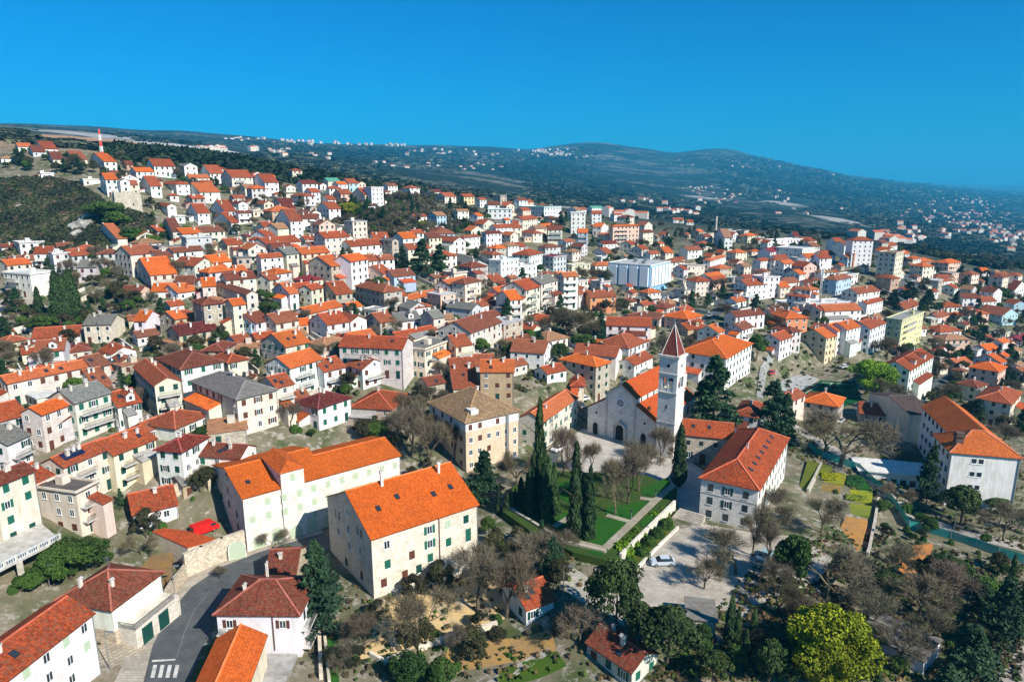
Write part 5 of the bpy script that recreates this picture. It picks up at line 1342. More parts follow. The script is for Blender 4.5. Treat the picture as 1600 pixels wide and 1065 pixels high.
# roads further up, drawn on the land
for i, (a, c, m, col, lift) in enumerate((
    ([(1098, 500), (1102, 492), (1118, 480), (1108, 462), (1096, 452)], [(1110, 512), (1116, 500), (1134, 484), (1122, 460), (1104, 450)], 'asphalt', (.1, .1, .1), .12),
    ([(1205, 640), (1290, 690), (1345, 722), (1380, 762), (1430, 800), (1500, 826), (1600, 850)], [(1205, 650), (1280, 697), (1335, 730), (1372, 772), (1425, 812), (1500, 838), (1600, 862)], 'paving', (.46, .43, .38), .12),
    ([(1000, 472), (1030, 458), (1075, 452)], [(1010, 484), (1050, 476), (1085, 462)], 'asphalt', (.1, .1, .1), .12),
    ([(0, 470), (40, 462), (60, 470)], [(0, 490), (45, 478), (75, 480)], 'flat', (.42, .38, .32), .12),
    ([(1398, 470), (1405, 445), (1425, 420)], [(1412, 480), (1432, 450), (1440, 425)], 'asphalt', (.1, .1, .1), .12),
    ([(900, 458), (940, 450), (948, 440)], [(905, 470), (955, 455), (960, 445)], 'asphalt', (.1, .1, .1), .12),
    ([(860, 905), (900, 935), (940, 955), (985, 985)], [(885, 880), (925, 905), (960, 925), (1000, 950)], 'paving', (.50, .47, .41), .08),
    ([(745, 1075), (775, 1055), (820, 1030), (858, 1012)], [(770, 1080), (795, 1062), (832, 1040), (860, 1020)], 'flat', (.40, .36, .30), .06),
    ([(1545, 1075), (1570, 1040), (1612, 985)], [(1590, 1085), (1625, 1060), (1660, 1010)], 'flat', (.36, .32, .28), .06),
    ([(1398, 640), (1440, 600), (1500, 575), (1600, 560)], [(1410, 650), (1450, 612), (1510, 585), (1600, 572)], 'asphalt', (.1, .1, .1), .12),
    ([(590, 940), (650, 925), (720, 905), (760, 890)], [(560, 1030), (660, 1010), (740, 985), (800, 960)], 'soil', (.46, .37, .27), .05),
    ([(700, 1010), (760, 1000), (860, 985)], [(690, 1050), (765, 1040), (870, 1015)], 'soil', (.30, .21, .12), .05),
    ([(780, 1045), (830, 1030), (870, 1018)], [(780, 1075), (840, 1060), (885, 1040)], 'grass', (.05, .10, .02), .06),
    ([(510, 1070), (512, 1020), (512, 990)], [(530, 1070), (530, 1020), (528, 990)], 'grass', (.03, .11, .02), .06),
    ([(1182, 620), (1188, 575), (1200, 555)], [(1192, 625), (1198, 582), (1210, 560)], 'flat', (.30, .30, .28), .12),
)): drape('path' if m != 'asphalt' else 'road', a, c, m, col, lift, n=24)
# vegetable plots
PLOT = [([(1281, 738), (1322, 742), (1318, 756), (1282, 752)], (.20, .22, .04), 'yellow'), ([(1283, 756), (1314, 758), (1312, 768), (1285, 766)], (.22, .16, .07), 'soil'), ([(1325, 742), (1345, 744), (1362, 764), (1320, 760)], (.02, .09, .03), 'dark'),
        ([(1320, 763), (1364, 767), (1362, 786), (1320, 780)], (.22, .26, .03), 'light'), ([(1318, 784), (1362, 790), (1358, 806), (1330, 803)], (.16, .20, .04), 'light'), ([(1322, 806), (1356, 812), (1342, 862), (1300, 850)], (.36, .20, .09), 'soil'), ([(1425, 852), (1458, 848), (1450, 880), (1415, 905), (1370, 880)], (.42, .19, .08), 'soil'),
        ([(1262, 718), (1300, 728), (1282, 733), (1260, 770), (1240, 790)], (.10, .13, .03), 'light'), ([(200, 872), (270, 862), (268, 905), (215, 905)], (.22, .15, .09), 'soil')]
for pp, col, k in PLOT:
    Z = np.mean([ground(a, b_)[2] for a, b_ in pp])+.35; sheet('vegetable_bed', pp, float(Z), 'grass' if k != 'soil' else 'soil', col, thick=1.6)
wall_path('terrace_wall', gpts([(1372, 783), (1366, 820), (1358, 860), (1355, 870)]), 1.1, .5, 'stone', (.60, .55, .47), 'narrow stone wall running down beside the ploughed bed', 'wall')
wall_path('terrace_wall', gpts([(1478, 875), (1470, 895), (1455, 915), (1450, 930)]), 1.1, .7, 'pale_stone', (.78, .74, .66), 'bright white stone wall zigzagging below the teal fence', 'wall')
wall_path('terrace_wall', gpts([(1283, 728), (1270, 755), (1262, 770)]), 1.2, .5, 'stone', (.58, .54, .46), 'grey stone wall between the flower plot and the monastery yard', 'wall')
wall_path('terrace_wall', gpts([(655, 1015), (700, 1000), (750, 985), (775, 978)], None), .9, .6, 'pale_stone', (.72, .66, .56), 'pale low wall beneath the bare trees in the lower garden', 'wall')
wall_path('terrace_wall', gpts([(580, 1025), (600, 1037), (640, 1020)]), .8, .5, 'pale_stone', (.66, .62, .52), 'curved low wall round the small grass bed', 'wall')
wall_path('terrace_wall', gpts([(502, 1060), (500, 1010), (498, 975)]), 1.0, .5, 'pale_stone', (.70, .62, .50), 'long yard wall right of the white street house', 'wall')
wall_path('terrace_wall', gpts([(515, 1070), (508, 1000)]), .8, .4, 'pale_stone', (.66, .6, .5), 'second thinner yard wall beside the grass strip', 'wall')
wall_path('terrace_wall', gpts([(230, 806), (275, 775), (320, 750), (328, 765)]), 2.5, .6, 'stone', (.66, .56, .42), 'sloping stone embankment wall above the red van yard', 'wall')
wall_path('terrace_wall', gpts([(995, 487), (1040, 485), (1060, 487)]), 2.5, .8, 'stone', (.46, .47, .42), 'long grey retaining wall below the blue building', 'wall')
wall_path('terrace_wall', gpts([(0, 525), (30, 518), (52, 512)]), 1.6, .8, 'pale_stone', (.66, .6, .5), 'pale terrace wall at the left edge below the cypresses', 'wall')
# teal mesh fence
def mesh_m(nt, nd, lk, b):
    b.inputs['Base Color'].default_value = (.03, .36, .32, 1); b.inputs['Alpha'].default_value = .72
M['teal'] = mat('teal_windbreak_net', rough=.8, build=mesh_m)
fn = empty('net_fence', ground(1342, 735)); tag(fn, 'teal green net fence on thin posts following the lane', 'fence')
FP = [Vector(ground(a, b_)) for a, b_ in ((1262, 700), (1285, 716), (1312, 724), (1342, 735), (1362, 755), (1384, 775), (1398, 792), (1412, 812), (1420, 826), (1450, 832), (1485, 842), (1525, 855), (1560, 868), (1600, 880))]
o0 = Vector(fn.location)
for p, q in zip(FP[:-1], FP[1:]):
    n_ = max(1, int((q-p).length/3))
    for k in range(n_):
        a, c = p.lerp(q, k/n_), p.lerp(q, (k+1)/n_); b = MB(); b.beam(a-o0+Vector((0, 0, .95)), c-o0+Vector((0, 0, .95)), .03, 1.9); b.build('net_panel', 'teal', fn)
        b = MB(); b.beam(a-o0-Vector((0, 0, .5)), a-o0+Vector((0, 0, 2.1)), .09, .09); b.build('post', 'steel', fn)
f2 = empty('net_fence', ground(1590, 960)); tag(f2, 'bright teal net fence piece at the lower right edge', 'fence'); o0 = Vector(f2.location)
a, c = Vector(ground(1578, 975)), Vector(ground(1612, 935)); b = MB(); b.beam(a-o0+Vector((0, 0, 1)), c-o0+Vector((0, 0, 1)), .03, 2.2); b.build('net_panel', 'teal', f2)
# small flat hut by the car park, metal shed
b = hero('hut', (1074, 1075, 966, 1119, 971, 1, 'F', 'g', 'l', dict(h=2.6, d=5.2, nowin=1, plain=1, label='small flat-roofed stone hut at the corner of the car park', cat='hut')), name='hut')
hero('tin', (1414, 1444, 1032, 1470, 1000, 1, 'L', 'e', 'w', dict(h=2.4, nowin=1, nochim=1, rise=.6, label='small shed with blue-white sheet roof under the bare trees', cat='shed')), name='tin_shed')
# ---------------------------------------------------------------- trees
def leafm(name, sheen=0):
    def f(nt, nd, lk, b):
        gi = nd.new('ShaderNodeNewGeometry').outputs['Random Per Island']; w = pos(nt)
        oc = mixc(nt, ramp(nt, nz(nt, w, .055, 3, .6), .38, .62), mixc(nt, 1.0, objcol(nt), (.55, .60, .62), 'MULTIPLY'), mixc(nt, 1.0, objcol(nt), (1.5, 1.4, 1.15), 'MULTIPLY'))
        c = mixc(nt, ramp(nt, gi, 0, 1), mixc(nt, 1.0, oc, (.55, .6, .6), 'MULTIPLY'), mixc(nt, 1.0, oc, (1.55, 1.45, 1.2), 'MULTIPLY'))
        lk.new(c, b.inputs['Base Color'])
    return mat(name, rough=.75, build=f, spec=.2)
M['leaf'] = leafm('foliage')
def bark(nt, nd, lk, b): lk.new(mixc(nt, ramp(nt, nz(nt, pos(nt), 2.5, 4), .4, .65), objcol(nt), mixc(nt, 1.0, objcol(nt), (.5, .48, .45), 'MULTIPLY')), b.inputs['Base Color'])
M['bark'] = mat('bark', rough=.95, build=bark)
rg = np.random.default_rng(5)
def rawmesh(name, V, F, m):
    me = bpy.data.meshes.new(name); k = F.shape[1]; me.vertices.add(len(V)); me.vertices.foreach_set('co', V.astype(np.float32).ravel()); me.loops.add(F.size); me.loops.foreach_set('vertex_index', F.ravel().astype(np.int32))
    me.polygons.add(len(F)); me.polygons.foreach_set('loop_start', np.arange(0, F.size, k, dtype=np.int32)); me.polygons.foreach_set('loop_total', np.full(len(F), k, dtype=np.int32)); me.materials.append(M[m]); me.update(); me.validate(); return me
def leaves(C, size, up=.3, stretch=1.0, m='leaf', name='crown', nrm=None):
    """a small bent leaf clump (two triangles) at each point"""
    n = len(C); a = rg.normal(size=(n, 3)); 
    if nrm is not None: a = a*.75+nrm*1.1
    a /= np.linalg.norm(a, axis=1)[:, None]; t = rg.normal(size=(n, 3)); t[:, 2] += up*2; u = np.cross(a, t); u /= np.linalg.norm(u, axis=1)[:, None]+1e-9; v = np.cross(a, u)
    s = (size*(.6+.8*rg.random(n)))[:, None] if np.isscalar(size) else size[:, None]
    V = np.stack([C-u*s*.5, C+u*s*.5+a*s*.12, C+v*s*.9*stretch, C-v*s*.55], 1).reshape(-1, 3)
    i = np.arange(n)*4; F = np.stack([i, i+1, i+2, i, i+3, i+1], 1).reshape(-1, 3); return rawmesh(name, V, F, m)
def cypress(seed):
    n = 2600; t = rg.random(n)**.85; prof = .11*np.minimum(1, (t/.12)**.6)*np.maximum(.03, (1-t))**.55*1.35
    a = rg.random(n)*6.283; wob = 1+.18*np.sin(a*3+t*19+seed)+.12*np.sin(a*5-t*31); r = prof*wob*(.65+.4*rg.random(n)**.4)
    C = np.stack([r*np.cos(a), r*np.sin(a), .04+t*.96], 1); nr = np.stack([np.cos(a), np.sin(a), np.full(n, .3)], 1); return leaves(C, .030, up=1.5, stretch=1.6, nrm=nr)
def conifer(seed, n=5200, wid=.33, droop=.15):
    C, S_ = [], []; k = 0; rr = random.Random(seed)
    nb = 74
    for j in range(nb):
        z = .12+.86*(j/nb)**.9; L = wid*(1-z)**.75*rr.uniform(.55, 1.15)+.03; az = rr.uniform(0, 6.283)
        m_ = int(n/nb)
        s = rg.random(m_)**.6; side = rg.normal(size=m_)*L*.26*(1-s*.5); x = s*L; zz = z-droop*s*s*L*1.2+.10*s*L+rg.normal(size=m_)*.010
        C.append(np.stack([x*math.cos(az)-side*math.sin(az), x*math.sin(az)+side*math.cos(az), zz], 1))
    C = np.concatenate(C); nr = np.tile([[0, 0, 1.0]], (len(C), 1)); return leaves(C, .030, up=.1, stretch=1.3, nrm=nr)
def blobtree(seed, n=7000, flat=.85, size=.036, lob=26, r0=.17):
    rr = random.Random(seed); C, Nn = [], []
    for j in range(lob):
        th = rr.uniform(0, 6.283); ph = rr.uniform(-.35, 1); rad = .30*rr.uniform(.45, 1.05); q = math.sqrt(max(0, 1-ph*ph)) if abs(ph) < 1 else 0
        c = np.array([rad*q*math.cos(th)*1.25, rad*q*math.sin(th)*1.25, .55+ph*.33*flat]); m_ = n//lob; d = rg.normal(size=(m_, 3)); d /= np.linalg.norm(d, axis=1)[:, None]
        rl = r0*rr.uniform(.55, 1.1); C.append(c+d*rl*(.75+.3*rg.random((m_, 1)))*[1, 1, .8]); Nn.append(d)
    return leaves(np.concatenate(C), size, up=.2, nrm=np.concatenate(Nn))
def bush(seed, n=1500):
    d = rg.normal(size=(n, 3)); d /= np.linalg.norm(d, axis=1)[:, None]; d[:, 2] = np.abs(d[:, 2])*1.0-.12; r = .5*(.82+.2*rg.random(n))*(1+.12*np.sin(d[:, 0]*9+seed)*np.cos(d[:, 1]*8))
    C = d*r[:, None]; C[:, 2] = np.maximum(C[:, 2]*1.8+.08, .01); return leaves(C, .085, nrm=d)
def trunkmesh(r=.018, top=.5):
    b = MB(); b.tube((0, 0, -.06), (0, 0, top*.3), r*1.5, r, 7); b.tube((0, 0, top*.3), (.006, .004, top), r, r*.6, 7)
    rr = random.Random(3)
    for k in range(7):
        a = k*1.9; z = top*.35+k*.08*top; b.tube((0, 0, z), (.16*math.cos(a), .16*math.sin(a), z+.14), r*.5, r*.15, 4)
    return b.mesh('trunk', 'bark')
def baretree(seed, spread=.55, n_tw=2600):
    rr = random.Random(seed); b = MB(); tips = []
    def grow(p, d, L, r, lev):
        q = p+d*L; b.tube(p, q, r, r*.66, 5 if lev < 2 else 3)
        if lev >= 5: tips.append((q, d)); return
        if lev >= 3: tips.append((p.lerp(q, .6), d))
        k = rr.choice([2, 3]) if lev else rr.choice([3, 4, 4])
        for i in range(k):
            o = Vector((rr.gauss(0, 1), rr.gauss(0, 1), rr.gauss(0, .6))); o -= d*o.dot(d); o.normalize()
            nd_ = (d + o*spread*rr.uniform(.55, 1.25) + Vector((0, 0, .10))).normalized(); grow(q, nd_, L*rr.uniform(.64, .86), r*.62, lev+1)
    grow(Vector((0, 0, -.03)), Vector((rr.uniform(-.08, .08), rr.uniform(-.08, .08), 1)).normalized(), .20, .022, 0)
    tm = b.mesh('trunk', 'bark')
    P_ = np.array([tuple(t[0]) for t in tips]); D_ = np.array([tuple(t[1]) for t in tips]); idx = rg.integers(0, len(P_), n_tw)
    s = P_[idx]+rg.normal(size=(n_tw, 3))*.022; d = D_[idx]+rg.normal(size=(n_tw, 3))*.65; d[:, 2] += .15; d /= np.linalg.norm(d, axis=1)[:, None]
    L = .05+.07*rg.random(n_tw); e = s+d*L[:, None]; w = rg.normal(size=(n_tw, 3)); w = np.cross(d, w); w /= np.linalg.norm(w, axis=1)[:, None]; w *= .0022
    V = np.stack([s-w, s+w, e], 1).reshape(-1, 3); F = np.arange(n_tw*3).reshape(-1, 3)
    hz = max(V[:, 2]); return tm, rawmesh('crown', V, F, 'bark'), hz
TM = {'C': [cypress(i) for i in range(4)], 'P': [conifer(i, wid=w_) for i, w_ in ((1, .36), (2, .42), (3, .30), (4, .46))], 'G': [blobtree(i) for i in range(4)], 'S': [bush(i) for i in range(3)]}
TM['Y'] = [blobtree(21, 17000, .95, .021, 46, .13), blobtree(22, 17000, .95, .021, 40, .14)]; TM['O'] = [blobtree(31, 5000, .8, .030, 22, .15), blobtree(32, 5000, .9, .030, 30, .12)]; TM['K'] = [blobtree(11, 7000, .95, .030, 44, .11), blobtree(12, 7000, .95, .030, 44, .11)]
TRK = trunkmesh(); TRK2 = trunkmesh(.012, .9); BT = [baretree(i, .60+.08*(i % 3), 3600) for i in range(6)]
TREES = []
KN = dict(C='cypress_tree', P='conifer_tree', G='leafy_tree', Y='spring_green_tree', K='pine_tree', B='bare_tree', D='bare_tree', S='shrub', O='dark_leafy_tree')
def tree(kind, px, py, top=None, w=None, hm=None, at=None, label=None, rnd=random):
    if kind in 'BD' and sum(t['kind'] in 'BD' for t in TREES) >= 296: kind = 'O'
    x, y, z = at if at else ground(px, py); D_ = y*cp-(z-CZ)*sp; s = FPX/D_
    hm = hm if hm else max(1.2, (py-top)/s/.97); wid = (w/s if w else None)
    root = empty(KN[kind], (x, y, z-.1), rnd.uniform(0, 6.28))
    v = rnd.uniform(.85, 1.2)
    colr = dict(C=(.030, .058, .022), P=(.026, .062, .034), K=(.040, .066, .022), G=(.042, .085, .018), Y=(.18, .21, .012), S=(.045, .10, .018), O=(.040, .042, .022), B=(.185, .155, .100), D=(.12, .10, .06))[kind]
    colr = tuple(c*v*rnd.uniform(.92, 1.08) for c in colr)
    if kind in 'BD':
        tm, cm, hz = rnd.choice(BT); k = hm/hz; kw = k*(min(1.9, max(.7, wid/(hm*.85))) if wid else 1)
        link('trunk', tm, root, tuple(c*.8 for c in colr), scale=(kw, kw, k)); link('crown', cm, root, colr, scale=(kw, kw, k))
    else:
        base_w = dict(C=.30, P=.75, K=.85, G=.95, Y=.95, S=1.0, O=.95)[kind]; kw = hm*(min(2.2, max(.45, wid/(hm*base_w))) if wid else 1)
        if kind != 'S': link('trunk', TRK2 if kind in 'CP' else TRK, root, (.10, .075, .05), scale=(kw if kind != 'C' else hm, kw if kind != 'C' else hm, hm))
        if kind == 'C': kw = hm*(min(1.2, max(.36, wid/(hm*.30))) if wid else .62)
        link('crown' if kind != 'S' else 'foliage', rnd.choice(TM[kind]), root, colr, scale=(kw, kw, hm))
    TREES.append(dict(root=root, kind=kind, px=(px, py) if px else project(x, y, z)[:2], h=hm, label=label, D=D_)); return root
TL = '''C 842 800 618 22;C 851 812 700 20;C 828 812 728 18;C 814 800 742 16;C 792 806 768 14;C 856 822 708;C 865 815 718;C 898 848 685 24;C 920 852 722 20;C 1060 760 662 24;C 1012 692 633 12;C 824 806 735;C 805 800 760;C 834 806 700;C 906 846 732;C 779 803 755
C 1139 1010 923 20;C 1150 1015 940;C 1175 1012 942;C 1096 1020 972;C 1163 1040 975;C 1577 925 860;C 1370 1082 1040 16;C 95 505 425 26;C 116 498 422 26;C 106 504 432 22;C 62 490 448 14;C 163 485 462 12;C 1195 725 685 10
P 1113 672 553 100;P 757 786 700 62;P 1447 787 690 48;P 1205 684 590 60;P 1224 692 612 50;P 630 427 385 30;P 660 434 374 52;P 688 436 382 44;P 502 985 832 100;K 962 990 858 92;K 1042 1040 938 110;K 1000 1012 932 70
P 1560 1015 888 70;P 1512 1068 965 90;P 1592 1000 895 60;P 1535 960 905 50;K 1112 1075 1005 60;K 1200 1078 985 56;K 1232 1080 1010 50;G 640 1072 1012 62;G 690 1078 1022 56;P 862 908 832 42;P 873 902 842 34;P 846 872 806 30;P 190 794 760 18;P 1478 1085 1030 60
K 1500 820 752 60;G 1503 812 755 50;Y 1290 1076 930 146;Y 1302 1100 985 90;Y 1275 1090 975 90;Y 1362 622 558 78;G 1182 562 519 36;G 112 905 838 88;G 145 890 832 60;G 85 915 855 60;G 48 920 892 52;G 72 520 492 50;G 165 348 312 60;G 185 360 330 40;G 212 386 355 50;G 237 392 366 34
Y 545 342 315 35;Y 620 353 338 18;Y 660 360 344 18;B 652 1012 900 112;B 570 1022 940 62;B 748 957 838 120;B 792 965 850 90;B 907 1005 935 66;B 830 900 820 80;B 870 880 815 60;B 645 712 618 62;B 672 732 640 62;B 620 702 630 50;B 879 752 650 44
B 808 762 690 52;B 925 742 680 40;B 962 814 708 52;B 980 797 680 56;B 997 777 670 50;B 1032 727 655 46;B 1150 897 828 84;B 1176 868 775 62;B 1200 880 800 60;B 1312 729 640 112;B 1288 708 645 74;B 1235 822 763 74;B 1283 832 763 74;B 1290 935 848 104
B 1330 940 862 92;B 1362 990 912 100;G 1385 930 890 60;B 1400 898 835 70;B 1435 965 880 92;B 1405 1035 960 80;G 1352 1010 970 50;B 1490 955 868 84;B 1452 1010 930 80;B 1567 845 775 62;B 1402 784 748 40;B 1560 702 655 50;D 1385 562 523 52;D 1478 627 593 42;D 1375 642 588 56;D 1465 592 560 34
D 890 527 478 70;D 912 532 482 50;D 870 522 484 44;D 1032 572 518 40;D 1078 560 520 30;D 955 487 464 30;D 1125 462 430 32;D 1137 502 470 36;D 912 442 415 40;D 930 444 416 36;D 945 446 418 30;P 1080 487 452 22;P 1180 492 459 28;G 875 567 533 30;G 915 547 520 30
G 840 534 516 26;G 752 557 526 28;G 420 492 468 42;B 690 472 450 34;B 755 452 432 30;D 672 637 598 52;B 640 652 608 52;G 585 692 655 42;B 222 867 823 42;G 680 907 884 32;G 698 902 874 26;G 763 837 802 26;B 715 1020 960 50;B 540 1045 990 50;B 1240 995 940 60
G 1235 922 822 62;B 1210 930 860 50;G 1470 900 862 46;G 1492 912 868 46;G 1540 940 900 50;G 1380 800 778 28;B 345 905 880 26;B 430 860 828 40;G 447 876 852 36;B 1100 920 860 50;B 1265 1000 930 80;B 1320 1040 960 70;D 1185 1020 965 50;D 1215 960 900 60
S 1042 826 805 24;S 1027 840 819 24;S 1014 854 833 24;S 1004 869 848 24;S 984 886 866 24;S 974 866 842 38;S 985 855 836 34;S 997 842 822 32;S 1024 815 796 26;S 1036 803 787 22;S 1046 792 778 16;S 990 848 830 30;S 935 866 852 34;S 1305 770 762;S 1418 800 785 20;G 1440 818 800 24;G 1560 470 448 40;P 1420 468 440 40;P 1448 485 452 36;P 1395 478 452 30
P 965 428 400 34;P 985 430 398 40;D 1000 395 370 30;P 1208 690 640 40;G 1530 520 505 24;D 1495 505 480 40;D 1580 620 590 30;P 1232 400 385 16;P 1500 440 415 26;P 1475 420 400 24;G 480 470 455 20;B 300 430 412 24;B 170 430 400 34;B 155 428 400 30;B 205 505 480 30
G 790 665 640 28;B 735 640 620 26;B 780 690 660 30;D 1380 700 660 40;B 1415 730 700 36;G 1560 800 775 36;B 1590 830 790 40;G 610 680 650 30;D 690 690 640 50;D 710 720 650 40;B 855 690 640 36;B 1060 720 690 26'''
for row in TL.replace('\n', ';').split(';'):
    t = row.split(); rr_ = random.Random(int(float(t[1])*31+float(t[2])))
    wv = float(t[4]) if len(t) > 4 else None
    o = tree(t[0], float(t[1]), float(t[2]), float(t[3]), wv, rnd=rr_)
    if t[0] == 'Y' and t[1] == '1362':
        for c_ in o.children:
            if c_.name.startswith('crown'): c_.color = (.12, .22, .02, 1)
    if t[0] == 'S' and t[1] in ('974', '985', '997', '1024', '1036', '1046', '990'):
        for c_ in o.children: c_.color = (.12, .22, .012, 1)
# ---------------------------------------------------------------- infill of the town: further houses and garden trees in the gaps
TOWN = [(0, 400), (30, 300), (250, 262), (560, 296), (830, 322), (1000, 345), (1130, 362), (1400, 395), (1600, 438), (1600, 610), (1500, 600), (1400, 560), (1250, 525), (1080, 500), (1000, 520), (900, 600), (800, 600), (650, 640), (440, 680), (300, 700), (0, 640)]
NOPE = [[(0, 240), (130, 265), (235, 325), (240, 388), (150, 396), (0, 396)], [(515, 322), (660, 298), (760, 335), (748, 356), (650, 388), (585, 380), (520, 345)], [(830, 468), (960, 462), (1000, 500), (960, 545), (840, 540)],
        [(0, 450), (130, 420), (240, 450), (240, 500), (130, 530), (0, 530)], [(900, 330), (1130, 350), (1130, 372), (1020, 372)], [(1090, 440), (1150, 460), (1150, 520), (1080, 520)], [(1195, 575), (1300, 560), (1420, 600), (1330, 660), (1200, 640)]]
rf = random.Random(21); nh = 0
for _ in range(9000):
    px, py = rf.uniform(0, 1600), rf.uniform(262, 640)
    if not inpoly(px, py, TOWN) or any(inpoly(px, py, q) for q in NOPE): continue
    x, y, z = ground(px, py); D_ = y*cp-(z-CZ)*sp
    if D_ > 640: continue
    a, b_ = rf.uniform(6.5, 11), rf.uniform(6, 9); yw = R(rf.choice([38, 44, 50]) + rf.uniform(-7, 7)); 
    if px > 1150: yw -= R(12)
    ca, sa = math.cos(yw), math.sin(yw); cx, cy = x+(a*ca-b_*sa)/2, y+(a*sa+b_*ca)/2
    if not all(clear(x+u*a*ca-v*b_*sa, y+u*a*sa+v*b_*ca, .8) for u in (0, .5, 1) for v in (0, .5, 1)): continue
    st = rf.choice([1, 2, 2, 2, 3]) if py < 480 else rf.choice([1, 1, 2])
    shape = rf.choice('RRLHHF'); rc = rf.choice('oorrrrbbt') if shape != 'F' else rf.choice('egw'); wc = rf.choice('wwwwllcccsspe')
    zc = z+2.62*st+.35; rec = (px-12, px, py, px+12, py, st, shape, rc, wc, {})
    make_house(rec, 1000+nh, at=((x, y, z), zc, yw, a, b_)); nh += 1
    if nh >= 125: break
no_ = 0
for _ in range(9000):
    px, py = rf.uniform(0, 1600), rf.uniform(275, 650)
    if not inpoly(px, py, TOWN) or any(inpoly(px, py, q) for q in NOPE): continue
    x, y, z = ground(px, py)
    if y > 560: continue
    a, b_ = rf.uniform(4, 7.5), rf.uniform(4, 6); yw = R(rf.choice([40, 46, 52]) + rf.uniform(-8, 8)) - (R(12) if px > 1150 else 0)
    ca, sa = math.cos(yw), math.sin(yw)
    if not all(clear(x+u*a*ca-v*b_*sa, y+u*a*sa+v*b_*ca, .25) for u in (0, .5, 1) for v in (0, .5, 1)): continue
    shape = rf.choice('RRRLLHF'); rc = rf.choice('oorrrrbbt') if shape != 'F' else rf.choice('egw'); wc = rf.choice('wwllcsssp')
    make_house((px-12, px, py, px+12, py, 1, shape, rc, wc, dict(plain=1, outb=1)), 2000+no_, at=((x, y, z), z+2.97, yw, a, b_), name='outbuilding'); no_ += 1
    if no_ >= 190: break
print('infill houses', nh)
rt = random.Random(8); nt_ = 0
SPOTS = [(TOWN, 430), ([(520, 320), (660, 298), (760, 335), (748, 356), (650, 388), (585, 380), (520, 345)], 70), ([(0, 450), (130, 420), (240, 450), (240, 500), (130, 530), (0, 530)], 24), ([(830, 468), (960, 462), (1000, 500), (960, 545), (840, 540)], 18),
         ([(1380, 470), (1600, 440), (1600, 700), (1450, 640), (1380, 560)], 120), ([(1400, 395), (1600, 430), (1600, 400), (1420, 385)], 40), ([(840, 345), (1130, 360), (1400, 395), (1100, 400), (850, 372)], 90), ([(0, 235), (250, 255), (400, 290), (250, 300), (0, 262)], 60)]
for poly, cnt in SPOTS:
    xs = [p[0] for p in poly]; ys = [p[1] for p in poly]; k = 0
    for _ in range(cnt*30):
        px, py = rt.uniform(min(xs), max(xs)), rt.uniform(min(ys), max(ys))
        if not inpoly(px, py, poly): continue
        if poly is TOWN and inpoly(px, py, NOPE[0]): continue
        x, y, z = ground(px, py)
        if y > 700 or not clear(x, y, 1.3): continue
        kd = rt.choice('BBBOOGGGSSPO' if poly is TOWN else 'BOODOGGPP'); hm = dict(O=5.5, B=6.5, D=6, G=4.6, S=1.8, P=7.5)[kd]*rt.uniform(.7, 1.25)
        tree(kd, px, py, hm=hm, rnd=rt); k += 1; nt_ += 1
        if k >= cnt: break
print('trees', len(TREES))
# lower right and lower middle: bushes and small bare trees under the listed ones
for poly, cnt, ks in (([(1180, 940), (1290, 830), (1420, 900), (1560, 900), (1560, 1064), (1160, 1064)], 22, 'BSSG'), ([(500, 960), (620, 900), (840, 850), (900, 1064), (500, 1064)], 22, 'BDSSD'), ([(1340, 800), (1600, 860), (1600, 930), (1400, 900)], 20, 'SGDS'), ([(780, 800), (880, 860), (900, 900), (840, 960), (760, 860)], 12, 'DBSD'), ([(560, 690), (700, 660), (720, 740), (640, 760)], 9, 'BDGD'), ([(420, 690), (560, 640), (600, 680), (440, 700)], 7, 'SBGS'), ([(1100, 960), (1180, 1000), (1180, 1064), (1040, 1064)], 7, 'DSG'), ([(0, 880), (180, 880), (120, 930), (0, 930)], 5, 'SG'), ([(190, 800), (330, 760), (300, 800), (220, 850)], 6, 'SBS')):
    xs = [p[0] for p in poly]; ys = [p[1] for p in poly]; k = 0
    for _ in range(cnt*30):
        px, py = rt.uniform(min(xs), max(xs)), rt.uniform(min(ys), max(ys))
        if not inpoly(px, py, poly): continue
        x, y, z = ground(px, py)
        if not clear(x, y, 1.2): continue
        kd = rt.choice(ks); tree(kd, px, py, hm=dict(B=5.0, D=4.2, G=3.0, S=1.3)[kd]*rt.uniform(.6, 1.3), rnd=rt); k += 1
        if k >= cnt: break
WALLS = []
for _ in range(1500):
    px, py = rt.uniform(0, 1600), rt.uniform(300, 640)
    if not inpoly(px, py, TOWN) or inpoly(px, py, NOPE[0]): continue
    x, y, z = ground(px, py); yw = R(rt.choice([40, 46, 132, 136])+rt.uniform(-8, 8)); L_ = rt.uniform(6, 15); n_ = 5
    if y > 520 or not all(clear(x+math.cos(yw)*L_*k/n_, y+math.sin(yw)*L_*k/n_, .4) for k in range(n_+1)): continue
    P_ = [(x+math.cos(yw)*L_*k/n_, y+math.sin(yw)*L_*k/n_) for k in range(n_+1)]; o = wall_path('garden_wall', [(a, c, H(a, c)) for a, c in P_], rt.uniform(.9, 1.8), .35, rt.choice(['stone', 'pale_stone', 'plaster']), rt.choice([(.62, .56, .46), (.72, .68, .6), (.74, .72, .68)]), 'x', 'wall')
    WALLS.append((o, (px, py)))
    if len(WALLS) >= 120: break
